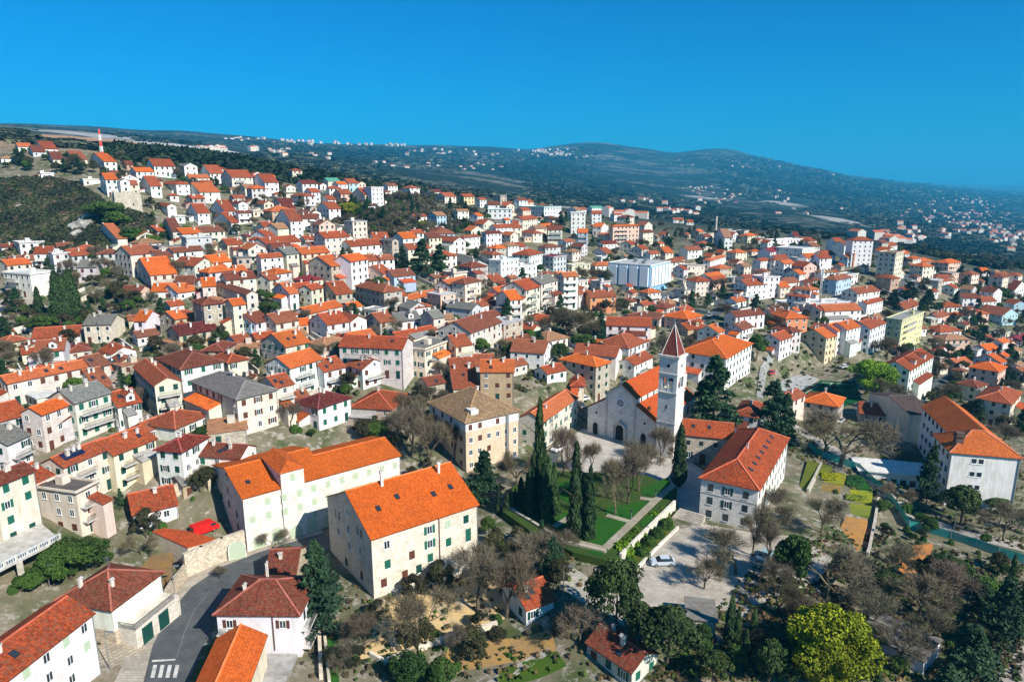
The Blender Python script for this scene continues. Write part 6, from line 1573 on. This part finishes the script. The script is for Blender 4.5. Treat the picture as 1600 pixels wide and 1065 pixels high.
# ---------------------------------------------------------------- uncountable growth: woods and scrub, one object each
def clumps(name, P_, size, label, m, colr, cat='wood', tri=9, tall=1.0, flat=.7):
    """low tufts: tri random leaf-like faces round every point"""
    n = len(P_); sz = size*(.6+.8*rg.random(n)); C = np.repeat(P_, tri, 0); s = np.repeat(sz, tri)
    d = rg.normal(size=(n*tri, 3)); d /= np.linalg.norm(d, axis=1)[:, None]; d[:, 2] = np.abs(d[:, 2])*tall; C = C+d*s[:, None]*.45
    t = rg.normal(size=(n*tri, 3)); t -= d*(t*d).sum(1)[:, None]; t /= np.linalg.norm(t, axis=1)[:, None]; u = np.cross(d/np.linalg.norm(d, axis=1)[:, None], t)
    k = (s*.62)[:, None]; V = np.stack([C-t*k*.6-u*k*.4, C+t*k*.6-u*k*.4, C+u*k*.75], 1).reshape(-1, 3); F = np.arange(len(V)).reshape(-1, 3)
    o = link(name, rawmesh(name, V, F, m), None, colr); tag(o, label, cat, kind='stuff'); return o
def scatter(poly, n, avoid=None, dmin=60, dmax=9000):
    xs = [p[0] for p in poly]; ys = [p[1] for p in poly]; out = []
    r_ = random.Random(int(xs[0]*7+ys[0]+n)); t_ = 0
    while len(out) < n and t_ < n*6:
        t_ += 1; px, py = r_.uniform(min(xs), max(xs)), r_.uniform(min(ys), max(ys))
        if not inpoly(px, py, poly): continue
        x, y, z = ground(px, py)
        if avoid and not clear(x, y, avoid): continue
        out.append((x, y, z+.2))
    return np.array(out)
HILL = [(0, 285), (70, 278), (125, 292), (160, 318), (238, 345), (240, 388), (150, 396), (100, 392), (0, 400)]
clumps('hill_scrub', scatter(HILL, 2600, 1), 3.4, 'dark dense scrub covering the hill left of the castle ruin', 'leaf', (.030, .040, .020), 'scrub', tri=16)
clumps('hill_scrub', scatter(HILL, 1500, 1), 3.0, 'bare brown thicket mixed over the left hill', 'leaf', (.085, .065, .050), 'scrub', tri=16)
clumps('valley_thicket', scatter([(515, 322), (660, 298), (760, 335), (748, 356), (650, 388), (585, 380), (520, 345)], 900, 1.5), 3.4, 'dark thicket in the hollow between the two halves of town', 'leaf', (.055, .050, .035), 'thicket', tri=16)
clumps('pine_wood', scatter([(165, 238), (215, 236), (330, 246), (470, 270), (560, 293), (700, 300), (640, 296), (520, 296), (400, 278), (250, 262)], 1500, 2), 6.5, 'dark pine wood along the crest behind the upper houses', 'leaf', (.016, .030, .018), 'wood', tri=20, tall=1.5)
GREENS = [[(0, 880), (100, 830), (180, 860), (120, 930), (0, 940)], [(780, 795), (1050, 790), (960, 880), (820, 850)]]
ug = [scatter(p_, n_, .6) for p_, n_ in (([(1160, 900), (1300, 820), (1480, 860), (1600, 880), (1600, 1064), (1000, 1064), (1100, 980)], 2600), ([(480, 930), (600, 900), (880, 840), (960, 960), (1000, 1064), (470, 1064)], 420), ([(1280, 640), (1600, 700), (1600, 860), (1400, 800), (1200, 700)], 900), ([(0, 400), (1600, 430), (1600, 640), (1000, 600), (0, 700)], 2600))]
tw = ug.pop(); clumps('undergrowth', tw[::3], 1.5, 'dark shrubby undergrowth between the town houses', 'leaf', (.040, .050, .022), 'undergrowth', tri=10); ug.append(np.delete(tw, np.s_[::3], 0))
ug = np.concatenate(ug); clumps('undergrowth', ug[::2], .7, 'low brown undergrowth between trees and gardens', 'leaf', (.10, .075, .045), 'undergrowth', tri=7); clumps('undergrowth', ug[1::2], .65, 'low green weeds and grass tufts between gardens', 'leaf', (.050, .085, .018), 'undergrowth', tri=7)
for pp, colr, lb in (([(1283, 740), (1320, 743), (1317, 754), (1284, 751)], (.48, .46, .012), 'yellow flowering vegetable rows beside the net fence'), ([(1326, 744), (1345, 746), (1362, 764), (1321, 759)], (.03, .12, .03), 'dark green leafy vegetable rows'), ([(1321, 775), (1362, 779), (1360, 786), (1322, 782)], (.16, .22, .03), 'thin yellow-green crop row')):
    clumps('vegetable_rows', scatter(pp, 420)+np.array([[0, 0, .3]]), .34, lb, 'leaf', colr, 'crop', tri=8)
# far country
def vil(px, py): return None
rz = random.Random(77); dk, bw, lt = [], [], []
for _ in range(62000):
    px, py = rz.uniform(-20, 1620), 190+rz.random()**.9*230
    top = np.interp(px, [0, 430, 850, 915, 990, 1090, 1180, 1330, 1600], [196, 221, 238, 229, 236, 243, 243, 277, 300])+1.2; bot = np.interp(px, [0, 170, 500, 850, 1130, 1400, 1600], [222, 238, 285, 318, 352, 388, 430])
    if not (top < py < bot): continue
    if inpoly(px, py, [(190, 221), (340, 225), (425, 237), (340, 247), (205, 240)]) or inpoly(px, py, [(55, 203), (140, 208), (212, 219), (200, 229), (55, 220)]) or inpoly(px, py, [(1180, 312), (1230, 305), (1300, 318), (1250, 330)]) or inpoly(px, py, [(1200, 336), (1300, 335), (1350, 350), (1240, 350)]): continue
    r_ = ray(px, py); g_ = ground(px, py, dmin=430)
    d = math.hypot(g_[0], g_[1]); nv = noise.noise((g_[0]/420, g_[1]/520, 3.3)); n2 = noise.noise((g_[0]/110, g_[1]/130, 9.3))
    band = inpoly(px, py, [(735, 262), (830, 250), (960, 275), (1000, 300), (930, 318), (830, 300)]) or inpoly(px, py, [(1020, 255), (1180, 285), (1350, 300), (1480, 322), (1250, 300), (1100, 285)]) or inpoly(px, py, [(1140, 352), (1250, 345), (1420, 372), (1560, 385), (1540, 402), (1400, 386)])
    if band or nv > .25: dk.append((*g_, d))
    elif n2 > -.30 or rz.random() < .35: (bw if rz.random() < .6 else dk if rz.random() < .5 else lt).append((*g_, d))
def far_c(name, arr, label, colr):
    A = np.array(arr); sc = 2.6+A[:, 3]*.0022
    n = len(A); tri = 5; C = np.repeat(A[:, :3], tri, 0); s = np.repeat(sc*(.6+.8*rg.random(n)), tri); d = rg.normal(size=(n*tri, 3)); d /= np.linalg.norm(d, axis=1)[:, None]; d[:, 2] = np.abs(d[:, 2]); C = C+d*s[:, None]*.5
    t = np.cross(d, [0, 0, 1.0])+1e-6; t /= np.linalg.norm(t, axis=1)[:, None]; u = np.cross(d, t); k = s[:, None]; V = np.stack([C-t*k-u*k*.4, C+t*k-u*k*.4, C+u*k*.8], 1).reshape(-1, 3)
    o = link(name, rawmesh(name, V, np.arange(len(V)).reshape(-1, 3), 'leaf'), None, colr); tag(o, label, 'wood', kind='stuff')
far_c('distant_wood', dk, 'dark pine woods spread over the distant hills', (.010, .022, .016)); far_c('distant_scrub', bw, 'grey-brown bare scrub over the distant slopes', (.034, .044, .038)); far_c('distant_scrub', lt, 'pale karst scrub over the distant slopes', (.085, .10, .08))
print('far', len(dk), len(bw), len(lt))
# far villages: hundreds of tiny houses, joined
vb = MB(); rv = random.Random(5); VC = '440 222 40 6 34;505 224 30 4 22;575 227 60 2.5 34;690 240 90 6 40;870 241 28 5 60;840 237 25 3 18;912 247 20 2 10;1090 300 22 6 30;1130 318 26 5 26;1010 318 30 4 12;1060 333 42 3 22;1130 308 26 6 16;1215 305 20 6 10;1300 270 50 8 14;1470 338 70 14 70;1540 350 60 22 120;1500 318 60 6 50;1580 372 40 14 50;1440 368 50 10 30;1390 382 26 4 20;1340 386 20 5 10;325 236 24 2.5 18;395 234 12 2 6;370 219 20 2.5 14;760 262 40 6 16;1080 262 60 10 12;620 258 40 5 8;680 262 10 4 6;1250 330 60 16 14;1180 262 30 3 6;980 340 30 4 10;500 245 30 4 10;440 238 22 4 16'
for row in VC.split(';'):
    cx, cy, sx, sy, n_ = map(float, row.split())
    for _ in range(int(n_*.55)):
        px, py = rv.gauss(cx, sx*.6), rv.gauss(cy, sy*.6); g_ = ground(px, py, dmin=520)
        if g_[1] < 600 or g_[1] > 12000: continue
        f = max(1, g_[1]/2600)**.55; a, b_, h_ = rv.uniform(9, 15)*f, rv.uniform(8, 11)*f, rv.uniform(4, 8)*f**.7; yw = rv.uniform(0, 3); ca, sa = math.cos(yw), math.sin(yw); z = g_[2]+1.5*f; T_ = lambda u, v, w_: (g_[0]+u*ca-v*sa, g_[1]+u*sa+v*ca, z+w_)
        c = [(-a/2, -b_/2), (a/2, -b_/2), (a/2, b_/2), (-a/2, b_/2)]
        for k in range(4): p, q = c[k], c[(k+1) % 4]; vb.quad([T_(*p, -4*f), T_(*q, -4*f), T_(*q, h_), T_(*p, h_)], [(0, 0)]*4, 0 if rv.random() < .8 else 2)
        rr = b_*.22; vb.quad([T_(-a/2, -b_/2, h_), T_(a/2, -b_/2, h_), T_(a/2, 0, h_+rr), T_(-a/2, 0, h_+rr)], [(0, 0)]*4, 1); vb.quad([T_(a/2, b_/2, h_), T_(-a/2, b_/2, h_), T_(-a/2, 0, h_+rr), T_(a/2, 0, h_+rr)], [(0, 0)]*4, 1)
        for s_ in (-1, 1): t = [T_(s_*a/2, -b_/2, h_), T_(s_*a/2, b_/2, h_), T_(s_*a/2, 0, h_+rr)]; vb.quad(t if s_ > 0 else t[::-1], [(0, 0)]*3, 0)
M['fw'] = mat('far_white_wall', (.52, .50, .45), .9); M['fr'] = mat('far_tile_roof', (.42, .12, .06), .9); M['fc'] = mat('far_cream_wall', (.6, .52, .4), .9)
tag(vb.build('far_village', ['fw', 'fr', 'fc']), 'tiny pale houses scattered over the far plain and hills', 'village', kind='stuff')
# ---------------------------------------------------------------- vehicles
def car_parts():
    prof = [(-2.1, .35), (-2.12, .75), (-2.0, .92), (-1.15, 1.0), (-.55, 1.45), (1.1, 1.5), (1.75, 1.02), (2.08, .95), (2.12, .4)]
    b = MB(); W_ = .86
    low = [(-2.1, .32), (-2.13, .72), (-2.0, .88), (-1.2, .97), (1.85, 1.0), (2.1, .9), (2.13, .35)]
    for s in (-1, 1):
        f = [(x, s*W_, z) for x, z in low]; b.quad(f if s < 0 else f[::-1], [(0, 0)]*len(f))
    for p, q in zip(low, low[1:]+low[:1]): b.quad([(p[0], W_, p[1]), (p[0], -W_, p[1]), (q[0], -W_, q[1]), (q[0], W_, q[1])][::-1], [(0, 0)]*4)
    b.box(-.5, -.62, 1.44, 1.15, .62, 1.50); body = b
    g = MB(); lo4 = [(-1.15, -.80, .97), (1.8, -.80, .99), (1.8, .80, .99), (-1.15, .80, .97)]; hi = [(-.5, -.62, 1.45), (1.15, -.62, 1.45), (1.15, .62, 1.45), (-.5, .62, 1.45)]
    for i in range(4): j = (i+1) % 4; g.quad([lo4[i], lo4[j], hi[j], hi[i]], [(0, 0)]*4)
    w = MB(); w.tube((0, -.1, 0), (0, .1, 0), .33, .33, 14, cap=True); w.quad([(.33*math.cos(-k*.4488), -.1, .33*math.sin(-k*.4488)) for k in range(14)][::-1], [(0, 0)]*14)
    rm = MB(); rm.quad([(.2*math.cos(k*.628), -.104, .2*math.sin(k*.628)) for k in range(10)], [(0, 0)]*10); rm.quad([(.2*math.cos(-k*.628), .104, .2*math.sin(-k*.628)) for k in range(10)], [(0, 0)]*10)
    hl = MB(); hl.box(-2.15, -.2, 0, -2.05, .2, .14)
    return body.mesh('body', 'paint'), g.mesh('windows', 'glass'), w.mesh('tyre', 'iron'), rm.mesh('rim', 'steel'), hl.mesh('headlight', 'white')
CPT = car_parts()
def car(px, py, col, yaw, label, van=False, at=None, grp=None):
    x, y, z = at if at else ground(px, py); r = empty('parked_van' if van else 'parked_car', (x, y, z+.1), yaw); tag(r, label, 'van' if van else 'car', grp)
    if van:
        b = MB(); P2 = [(-2.4, .4), (-2.45, 1.0), (-2.0, 1.25), (-1.5, 2.0), (-1.1, 2.15), (2.35, 2.15), (2.45, 1.9), (2.45, .4)]
        for s in (-1, 1): f = [(x_, s*.95, z_) for x_, z_ in P2]; b.quad(f if s < 0 else f[::-1], [(0, 0)]*8)
        for p, q in zip(P2, P2[1:]+P2[:1]): b.quad([(q[0], .95, q[1]), (q[0], -.95, q[1]), (p[0], -.95, p[1]), (p[0], .95, p[1])], [(0, 0)]*4)
        b.build('body', 'paint', r, col); g = MB(); g.quad([(-2.01, .8, 1.3), (-2.01, -.8, 1.3), (-1.56, -.8, 1.95), (-1.56, .8, 1.95)]); g.quad([(-1.9, -.96, 1.3), (-.8, -.96, 1.3), (-.8, -.96, 1.85), (-1.5, -.96, 1.85)]); g.quad([(-.8, .96, 1.3), (-1.9, .96, 1.3), (-1.5, .96, 1.85), (-.8, .96, 1.85)]); g.quad([(2.46, -.7, 1.3), (2.46, .7, 1.3), (2.46, .7, 1.8), (2.46, -.7, 1.8)]); g.build('windows', 'glass', r)
    else: link('body', CPT[0], r, col); link('windows', CPT[1], r)
    for wx in (-1.32, 1.32):
        for s in (-1, 1): w = link('wheel', CPT[2], r, loc=(wx, s*.80, .33)); link('rim', CPT[3], w)
    if not van:
        for s in (-.6, .6): link('headlight', CPT[4], r, loc=(0, s, .62))
    return r
car(1035, 882, (.50, .56, .62), R(2), 'silver hatchback parked alone on the pale car park')
car(321, 832, (.62, .012, .010), R(228), 'bright red van parked in the walled yard below the long house', van=True)
CL = '''1040 468 .7 .7 .7 white;1046 471 .03 .08 .25 blue;1052 467 .05 .05 .06 black;1034 471 .1 .1 .12 dark;1060 463 .65 .65 .65 pale;1018 474 .5 .02 .02 red;1056 471 .04 .1 .3 blue'''
for i, (px, py, col, lb) in enumerate(((1040, 469, (.7, .7, .7), 'white car in the lot below the blue building'), (1046, 472, (.03, .10, .30), 'blue car in the lot below the blue building'), (1053, 467, (.02, .02, .025), 'black car in the lot below the blue building'), (1033, 473, (.10, .10, .11), 'dark grey car left in the lot below the blue building'), (1061, 464, (.6, .6, .6), 'silver car at the right end of the lot below the blue building'), (1018, 475, (.5, .02, .02), 'red car at the left end of the lot below the blue building'),
    (910, 626, (.75, .75, .75), 'white car in the lane by the cream stone house'), (907, 636, (.04, .05, .07), 'dark car in the shaded lane left of the church'), (872, 704, (.7, .7, .7), 'white car under bare trees by the old palace'), (880, 660, (.1, .12, .15), 'grey car below the orange-roofed long house'), (76, 417, (.6, .62, .64), 'pale car by the balcony house on the left'), (6, 488, (.03, .05, .10), 'dark blue car on the terrace at the left edge'),
    (381, 372, (.03, .03, .04), 'black car on the slope road at upper centre left'), (388, 367, (.2, .25, .3), 'grey car on the slope road beside the black one'), (352, 532, (.05, .07, .12), 'dark car in the small square by the stone tenement'), (1408, 455, (.04, .10, .30), 'blue car on the road behind the cream tower block'), (1418, 448, (.6, .6, .6), 'white car on the road behind the cream tower block'), (1425, 440, (.4, .42, .44), 'grey car on the road behind the cream tower block'),
    (1312, 660, (.5, .5, .5), 'grey car by the small stone-walled house near the pitch'), (1110, 495, (.3, .32, .34), 'grey car on the bending road above the bell tower'), (1195, 873, (.25, .38, .42), 'grey-blue car under the bare tree at the car park edge'), (1205, 585, (.5, .05, .04), 'red car on the hard court edge'), (1575, 610, (.5, .5, .52), 'silver car beside the pink house on the right'), (1515, 640, (.1, .1, .12), 'black car in the yard by the school roof'), (1320, 575, (.7, .7, .7), 'white car in front of the tan apartment row'), (1360, 470, (.5, .5, .5), 'grey car below the white tower block'))):
    x, y, z = ground(px, py); car(px, py, col, R(random.Random(i).choice([20, 50, 110, 200])), lb, grp='cars parked in the streets')
# ---------------------------------------------------------------- lamps and masts
def lamp(px, py, hm, label, arm=True):
    r = empty('street_lamp', ground(px, py)); tag(r, label, 'street lamp', 'street lamps'); b = MB(); b.tube((0, 0, -.3), (0, 0, hm), .09, .05, 7); b.build('pole', 'steel', r)
    b = MB()
    if arm: b.tube((0, 0, hm), (.9, -.5, hm+.3), .05, .04, 5); b.box(.7, -.75, hm+.22, 1.5, -.4, hm+.36)
    else: b.tube((0, 0, hm), (0, 0, hm+.45), .22, .12, 8, cap=True)
    b.build('lamp_head', 'iron' if not arm else 'steel', r)
lamp(273, 930, 5.5, 'grey street lamp on the pavement by the corner house'); lamp(172, 1045, 6, 'street lamp at the top of the lower left steps'); lamp(78, 918, 4, 'lamp pole behind the mottled orange roof at left'); lamp(1374, 722, 4.5, 'lamp post in front of the pale school annex'); lamp(1489, 838, 6, 'tall lamp post beside the lane at the school', False)
lamp(986, 822, 3.2, 'small black garden lamp on the lower path crossing', False); lamp(1024, 788, 3.0, 'small black garden lamp on the upper path crossing', False); lamp(880, 935, 6.0, 'slim pole beside the lane to the car park'); lamp(161, 540, 9, 'thin telegraph pole in front of the grey-roofed cottage', False)
x, y, z = ground(1281, 462); mt = empty('antenna_mast', (x, y, z)); tag(mt, 'slim white lattice antenna mast among houses at right', 'mast'); HM = 14
b = MB()
for sx, sy in ((-1, -1), (1, -1), (0, 1)): b.beam((sx*.6, sy*.6, 0), (sx*.3, sy*.3, HM), .14, .14)
for k in range(12): z0_ = k*HM/12; b.beam((-.55, -.55, z0_), (.5, -.5, z0_+1.1), .08, .08); b.beam((.5, -.5, z0_), (0, .5, z0_+1.1), .08, .08)
b.build('lattice', 'white', mt); b = MB()
for k in range(3): b.box(-.9, -.7, HM-3+k*1.1, -.4, -.4, HM-2.2+k*1.1); b.box(.4, -.7, HM-3+k*1.1, .9, -.4, HM-2.2+k*1.1)
b.build('antenna', 'white', mt)
x, y, z = ground(1118, 366); cm = empty('factory_chimney', (x, y, z)); b = MB(); b.tube((0, 0, 0), (0, 0, 15), 1.0, .7, 10, cap=True); b.build('shaft', 'flat', cm, (.62, .55, .46)); tag(cm, 'lone pale factory chimney beside the low red roofs', 'chimney')
# drying laundry on lines at the left
def washing(px, py, n_, L_, yaw, label, cols, at=None):
    x, y, z = at; r = empty('washing_line', (x, y, z), yaw); tag(r, label, 'laundry'); b = MB(); b.tube((0, 0, 1.5), (L_, 0, 1.5), .015, .015, 4); b.build('line', 'steel', r); rr = random.Random(n_)
    for k in range(n_):
        w_ = L_/n_*.8; xx = L_*(k+.5)/n_; d = rr.uniform(.5, .95); c = MB(); c.quad([(xx-w_/2, 0, 1.5-d), (xx+w_/2, .04, 1.5-d), (xx+w_/2, 0, 1.5), (xx-w_/2, 0, 1.5)]); c.quad([(xx-w_/2, .012, 1.5), (xx+w_/2, .012, 1.5), (xx+w_/2, .052, 1.5-d), (xx-w_/2, .012, 1.5-d)]); c.build('garment', 'paint', r, rr.choice(cols))
for q in HOUSES:
    if q['root'].name.startswith('gabled_house') and abs(q['px'][0]-118) < 14 and abs(q['px'][1]-700) < 22:
        g_, yw = q['g'], q['foot'][2]; ca, sa = math.cos(yw), math.sin(yw); P0 = lambda u, v, w_: (g_[0]+u*ca-v*sa, g_[1]+u*sa+v*ca, g_[2]+w_)
        washing(0, 0, 9, q['LR']*.6, yw, 'row of coloured laundry under the solar panel roof', [(.5, .05, .05), (.1, .1, .2), (.6, .6, .62), (.15, .2, .3), (.5, .3, .35)], at=P0(q['LR']*.35, -1.6, 5.2)); washing(0, 0, 7, q['LR']*.4, yw, 'row of white laundry below the coloured laundry', [(.75, .76, .78), (.6, .7, .75)], at=P0(q['LR']*.3, -1.7, 3.6)); break
# ---------------------------------------------------------------- haze
zs = [o.location.z for o in bpy.data.objects]; hb = MB(); hb.box(-34000, -400, -420, 34000, 15500, 560)
def hz_m():
    m = bpy.data.materials.new('air'); m.use_nodes = True; nt = m.node_tree; nt.nodes.clear(); o = nt.nodes.new('ShaderNodeOutputMaterial'); v = nt.nodes.new('ShaderNodeVolumePrincipled')
    v.inputs['Color'].default_value = (.07, .60, 1.0, 1); v.inputs['Density'].default_value = 1.15e-4; v.inputs['Anisotropy'].default_value = 0.0; nt.links.new(v.outputs[0], o.inputs['Volume']); return m
M['air'] = hz_m(); tag(hb.build('haze', 'air'), 'thin blue haze in front of the far hills', 'haze', kind='stuff')
# ---------------------------------------------------------------- labels: look first, then what stands nearby, then place in the row
ZN = '''30 238 left of the radio mast;200 262 right of the radio mast;185 292 above the castle ruin;330 285 below the crest pine wood;250 318 right of the castle ruin;345 335 on the upper left slope;90 340 on the scrub hill;300 378 in the row under the slope road;200 385 below the scrub hill;60 410 around the left balcony house;250 420 under the scrub hill houses;100 470 by the left cypresses;330 450 near the long stone tenement;460 290 on the crest at centre left;560 310 above the dark hollow;440 335 around the red timber house;600 345 in the dark hollow;500 385 left of the cedar group;660 400 beside the cedar group;700 350 right of the dark hollow;780 335 left of the green-roofed hall;860 350 below the green-roofed hall;800 400 behind the pastel apartment row;700 440 below the cedar group
560 450 above the stone tower house;440 440 behind the church-end terraces;420 510 left of the stone tower house;520 520 in the old town centre;620 500 near the grey slab roofs;720 500 beside the big maroon-roofed barn;780 560 above the tan stone house;640 580 around the red balcony block;480 610 behind the long stone house;330 560 by the big hip-roofed tenement;200 560 near the grey-roofed cottage;60 560 at the left edge terraces;120 620 by the long orange roof;60 680 beside the solar panel roof;180 700 below the solar panel roof;330 680 left of the long stone house;70 800 at the lower left terrace;200 850 by the red van yard;120 950 at the lower left corner;300 960 by the curved street;450 1000 right of the curved street
620 760 between the two long stone houses;520 900 beside the big stone house;660 980 in the lower bare garden;800 920 under the big bare trees;740 700 beside the old palace;850 640 left of the church;820 780 in the walled garden left half;900 800 in the walled garden middle;960 760 in front of the church;1010 780 at the garden hedge;1060 760 beside the bell tower;960 540 above the church roof;880 500 in the dark copse;900 430 right of the pastel apartments;990 430 around the blue building;980 370 by the orange apartment block;1060 370 right of the orange apartment block;1040 520 behind the bell tower;1130 480 by the bending road;1110 420 right of the blue building;1120 620 around the big cedar;1160 700 by the monastery wings;1150 860 on the car park edge;1050 900 in the shrub bed;1000 960 below the car park
1100 1020 at the bottom cypress row;1270 1000 around the yellow-green tree;1200 920 beside the car park trees;1290 760 by the vegetable plots;1340 680 along the teal fence lane;1380 900 in the lower right bare wood;1500 900 below the teal fence;1540 1000 at the lower right conifers;1500 780 in front of the large school;1420 660 beside the large school;1220 640 near the football pitch;1370 600 by the bright green tree;1270 520 around the tan apartment row;1200 440 above the yellow-balcony block;1230 390 around the white terraced flats;1350 400 around the white tower block;1420 410 near the cream tower block;1480 420 behind the far right houses;1550 470 among the far right houses;1420 520 right of the yellow-balcony block;1490 550 around the pink house;1560 620 at the right edge villas;1340 460 below the white tower block;1170 380 by the factory chimney;1250 470 around the curved white hall;1180 530 right of the bell tower school'''
ZN = [(float(a), float(b_), c) for a, b_, c in (q.split(' ', 2) for q in ZN.replace('\n', ';').split(';'))]
def zone(px, py): return min(ZN, key=lambda q: (q[0]-px)**2+((q[1]-py)*1.7)**2)[2]
NUM = ['', 'one', 'two', 'three', 'four', 'five', 'six', 'seven', 'eight', 'nine', 'ten', 'eleven', 'twelve', 'thirteen', 'fourteen', 'fifteen', 'sixteen']
ORD = ['', 'first', 'second', 'third', 'fourth', 'fifth', 'sixth', 'seventh', 'eighth', 'ninth', 'tenth', 'eleventh', 'twelfth', 'thirteenth', 'fourteenth', 'fifteenth', 'sixteenth', 'seventeenth', 'eighteenth', 'nineteenth', 'twentieth']
def finish(items):
    """items: (root, phrase, category, group, px); equal phrases get their place in the row"""
    d = {}
    for it in items: d.setdefault(it[1], []).append(it)
    for ph, L_ in d.items():
        L_.sort(key=lambda it: it[4]); n_ = len(L_)
        for k, it in enumerate(L_):
            lb = ph if n_ == 1 else ('leftmost ' if k == 0 else 'rightmost ' if k == n_-1 else ORD[min(k+1, 20)]+' from left, ')+ph
            if len(lb.replace('-', ' ').split()) > 16: lb = lb.replace(' with ', ', ').replace(' roof ', ' ')
            tag(it[0], lb, it[2], it[3])
its = []
SHN = dict(R='gable roof', L='gable roof', H='hip roof', F='flat roof')
for q in HOUSES:
    if q.get('skip'): continue
    if q['label']: tag(q['root'], q['label'], q['cat'] or 'house'); continue
    a = q['size']; sz = 'small ' if a < 62 else 'large ' if a > 190 else 'long ' if max(q['LR'], q['LL']) > 2*min(q['LR'], q['LL']) else ''
    roofn = ROOFN[q['rc']] if q['shape'] != 'F' else {'y': 'yellowish', 'w': 'pale', 'n': 'green', 'e': 'grey', 'd': 'dark', 'p': 'pinkish', 'g': 'grey', 'k': 'dark red', 'm': 'maroon', 't': 'tan', 's': 'stone', 'r': 'reddish', 'b': 'brown', 'o': 'orange'}[q['rc']]
    noun = 'apartment block' if q['st'] >= 4 else 'outbuilding' if q['root'].name.startswith('outb') else 'house'
    ph = f"{sz}{STN[q['st']]} {WALLN[q['wc']]} {noun} with {roofn} {SHN[q['shape']]} {zone(*q['px'][:2])}"
    its.append((q['root'], ph, noun, 'small outbuildings between the houses' if noun == 'outbuilding' else {'R': 'gabled houses of the town', 'L': 'gabled houses of the town', 'H': 'hip roofed houses of the town', 'F': 'flat roofed buildings of the town'}[q['shape']], q['px'][0]))
finish(its); its = []
TKN = dict(C='dark slender cypress', P='dark green conifer', K='dense dark pine', G='leafy green tree', Y='yellow-green spring tree', B='bare leafless tree', D='bare dark-branched tree', S='rounded green shrub', O='dark olive leafy tree')
TKC = dict(C='cypress', P='conifer', K='pine', G='tree', Y='tree', B='tree', D='tree', S='shrub', O='tree')
for t in TREES:
    q = t['h']; big = {'S': (1.2, 2.0), 'C': (6, 14)}.get(t['kind'], (4.5, 8)); sz = 'small ' if q < big[0] else 'tall ' if q > big[1] else ''
    its.append((t['root'], f"{sz}{TKN[t['kind']]} {zone(*t['px'])}", TKC[t['kind']], {'C': 'cypresses', 'P': 'conifers in town and gardens', 'K': 'pines near the car park', 'G': 'leafy trees', 'Y': 'spring green trees', 'B': 'bare trees', 'D': 'bare trees', 'S': 'shrubs', 'O': 'dark olive trees'}[t['kind']], t['px'][0]))
finish(its); its = []
for o, p in WALLS: its.append((o, f"low {'rubble stone' if o.data.materials[0] == M['stone'] else 'pale stone' if o.data.materials[0] == M['pale_stone'] else 'plastered'} garden wall {zone(*p)}", 'wall', 'garden walls between the houses', p[0]))
finish(its)
print('objects', len(bpy.data.objects))
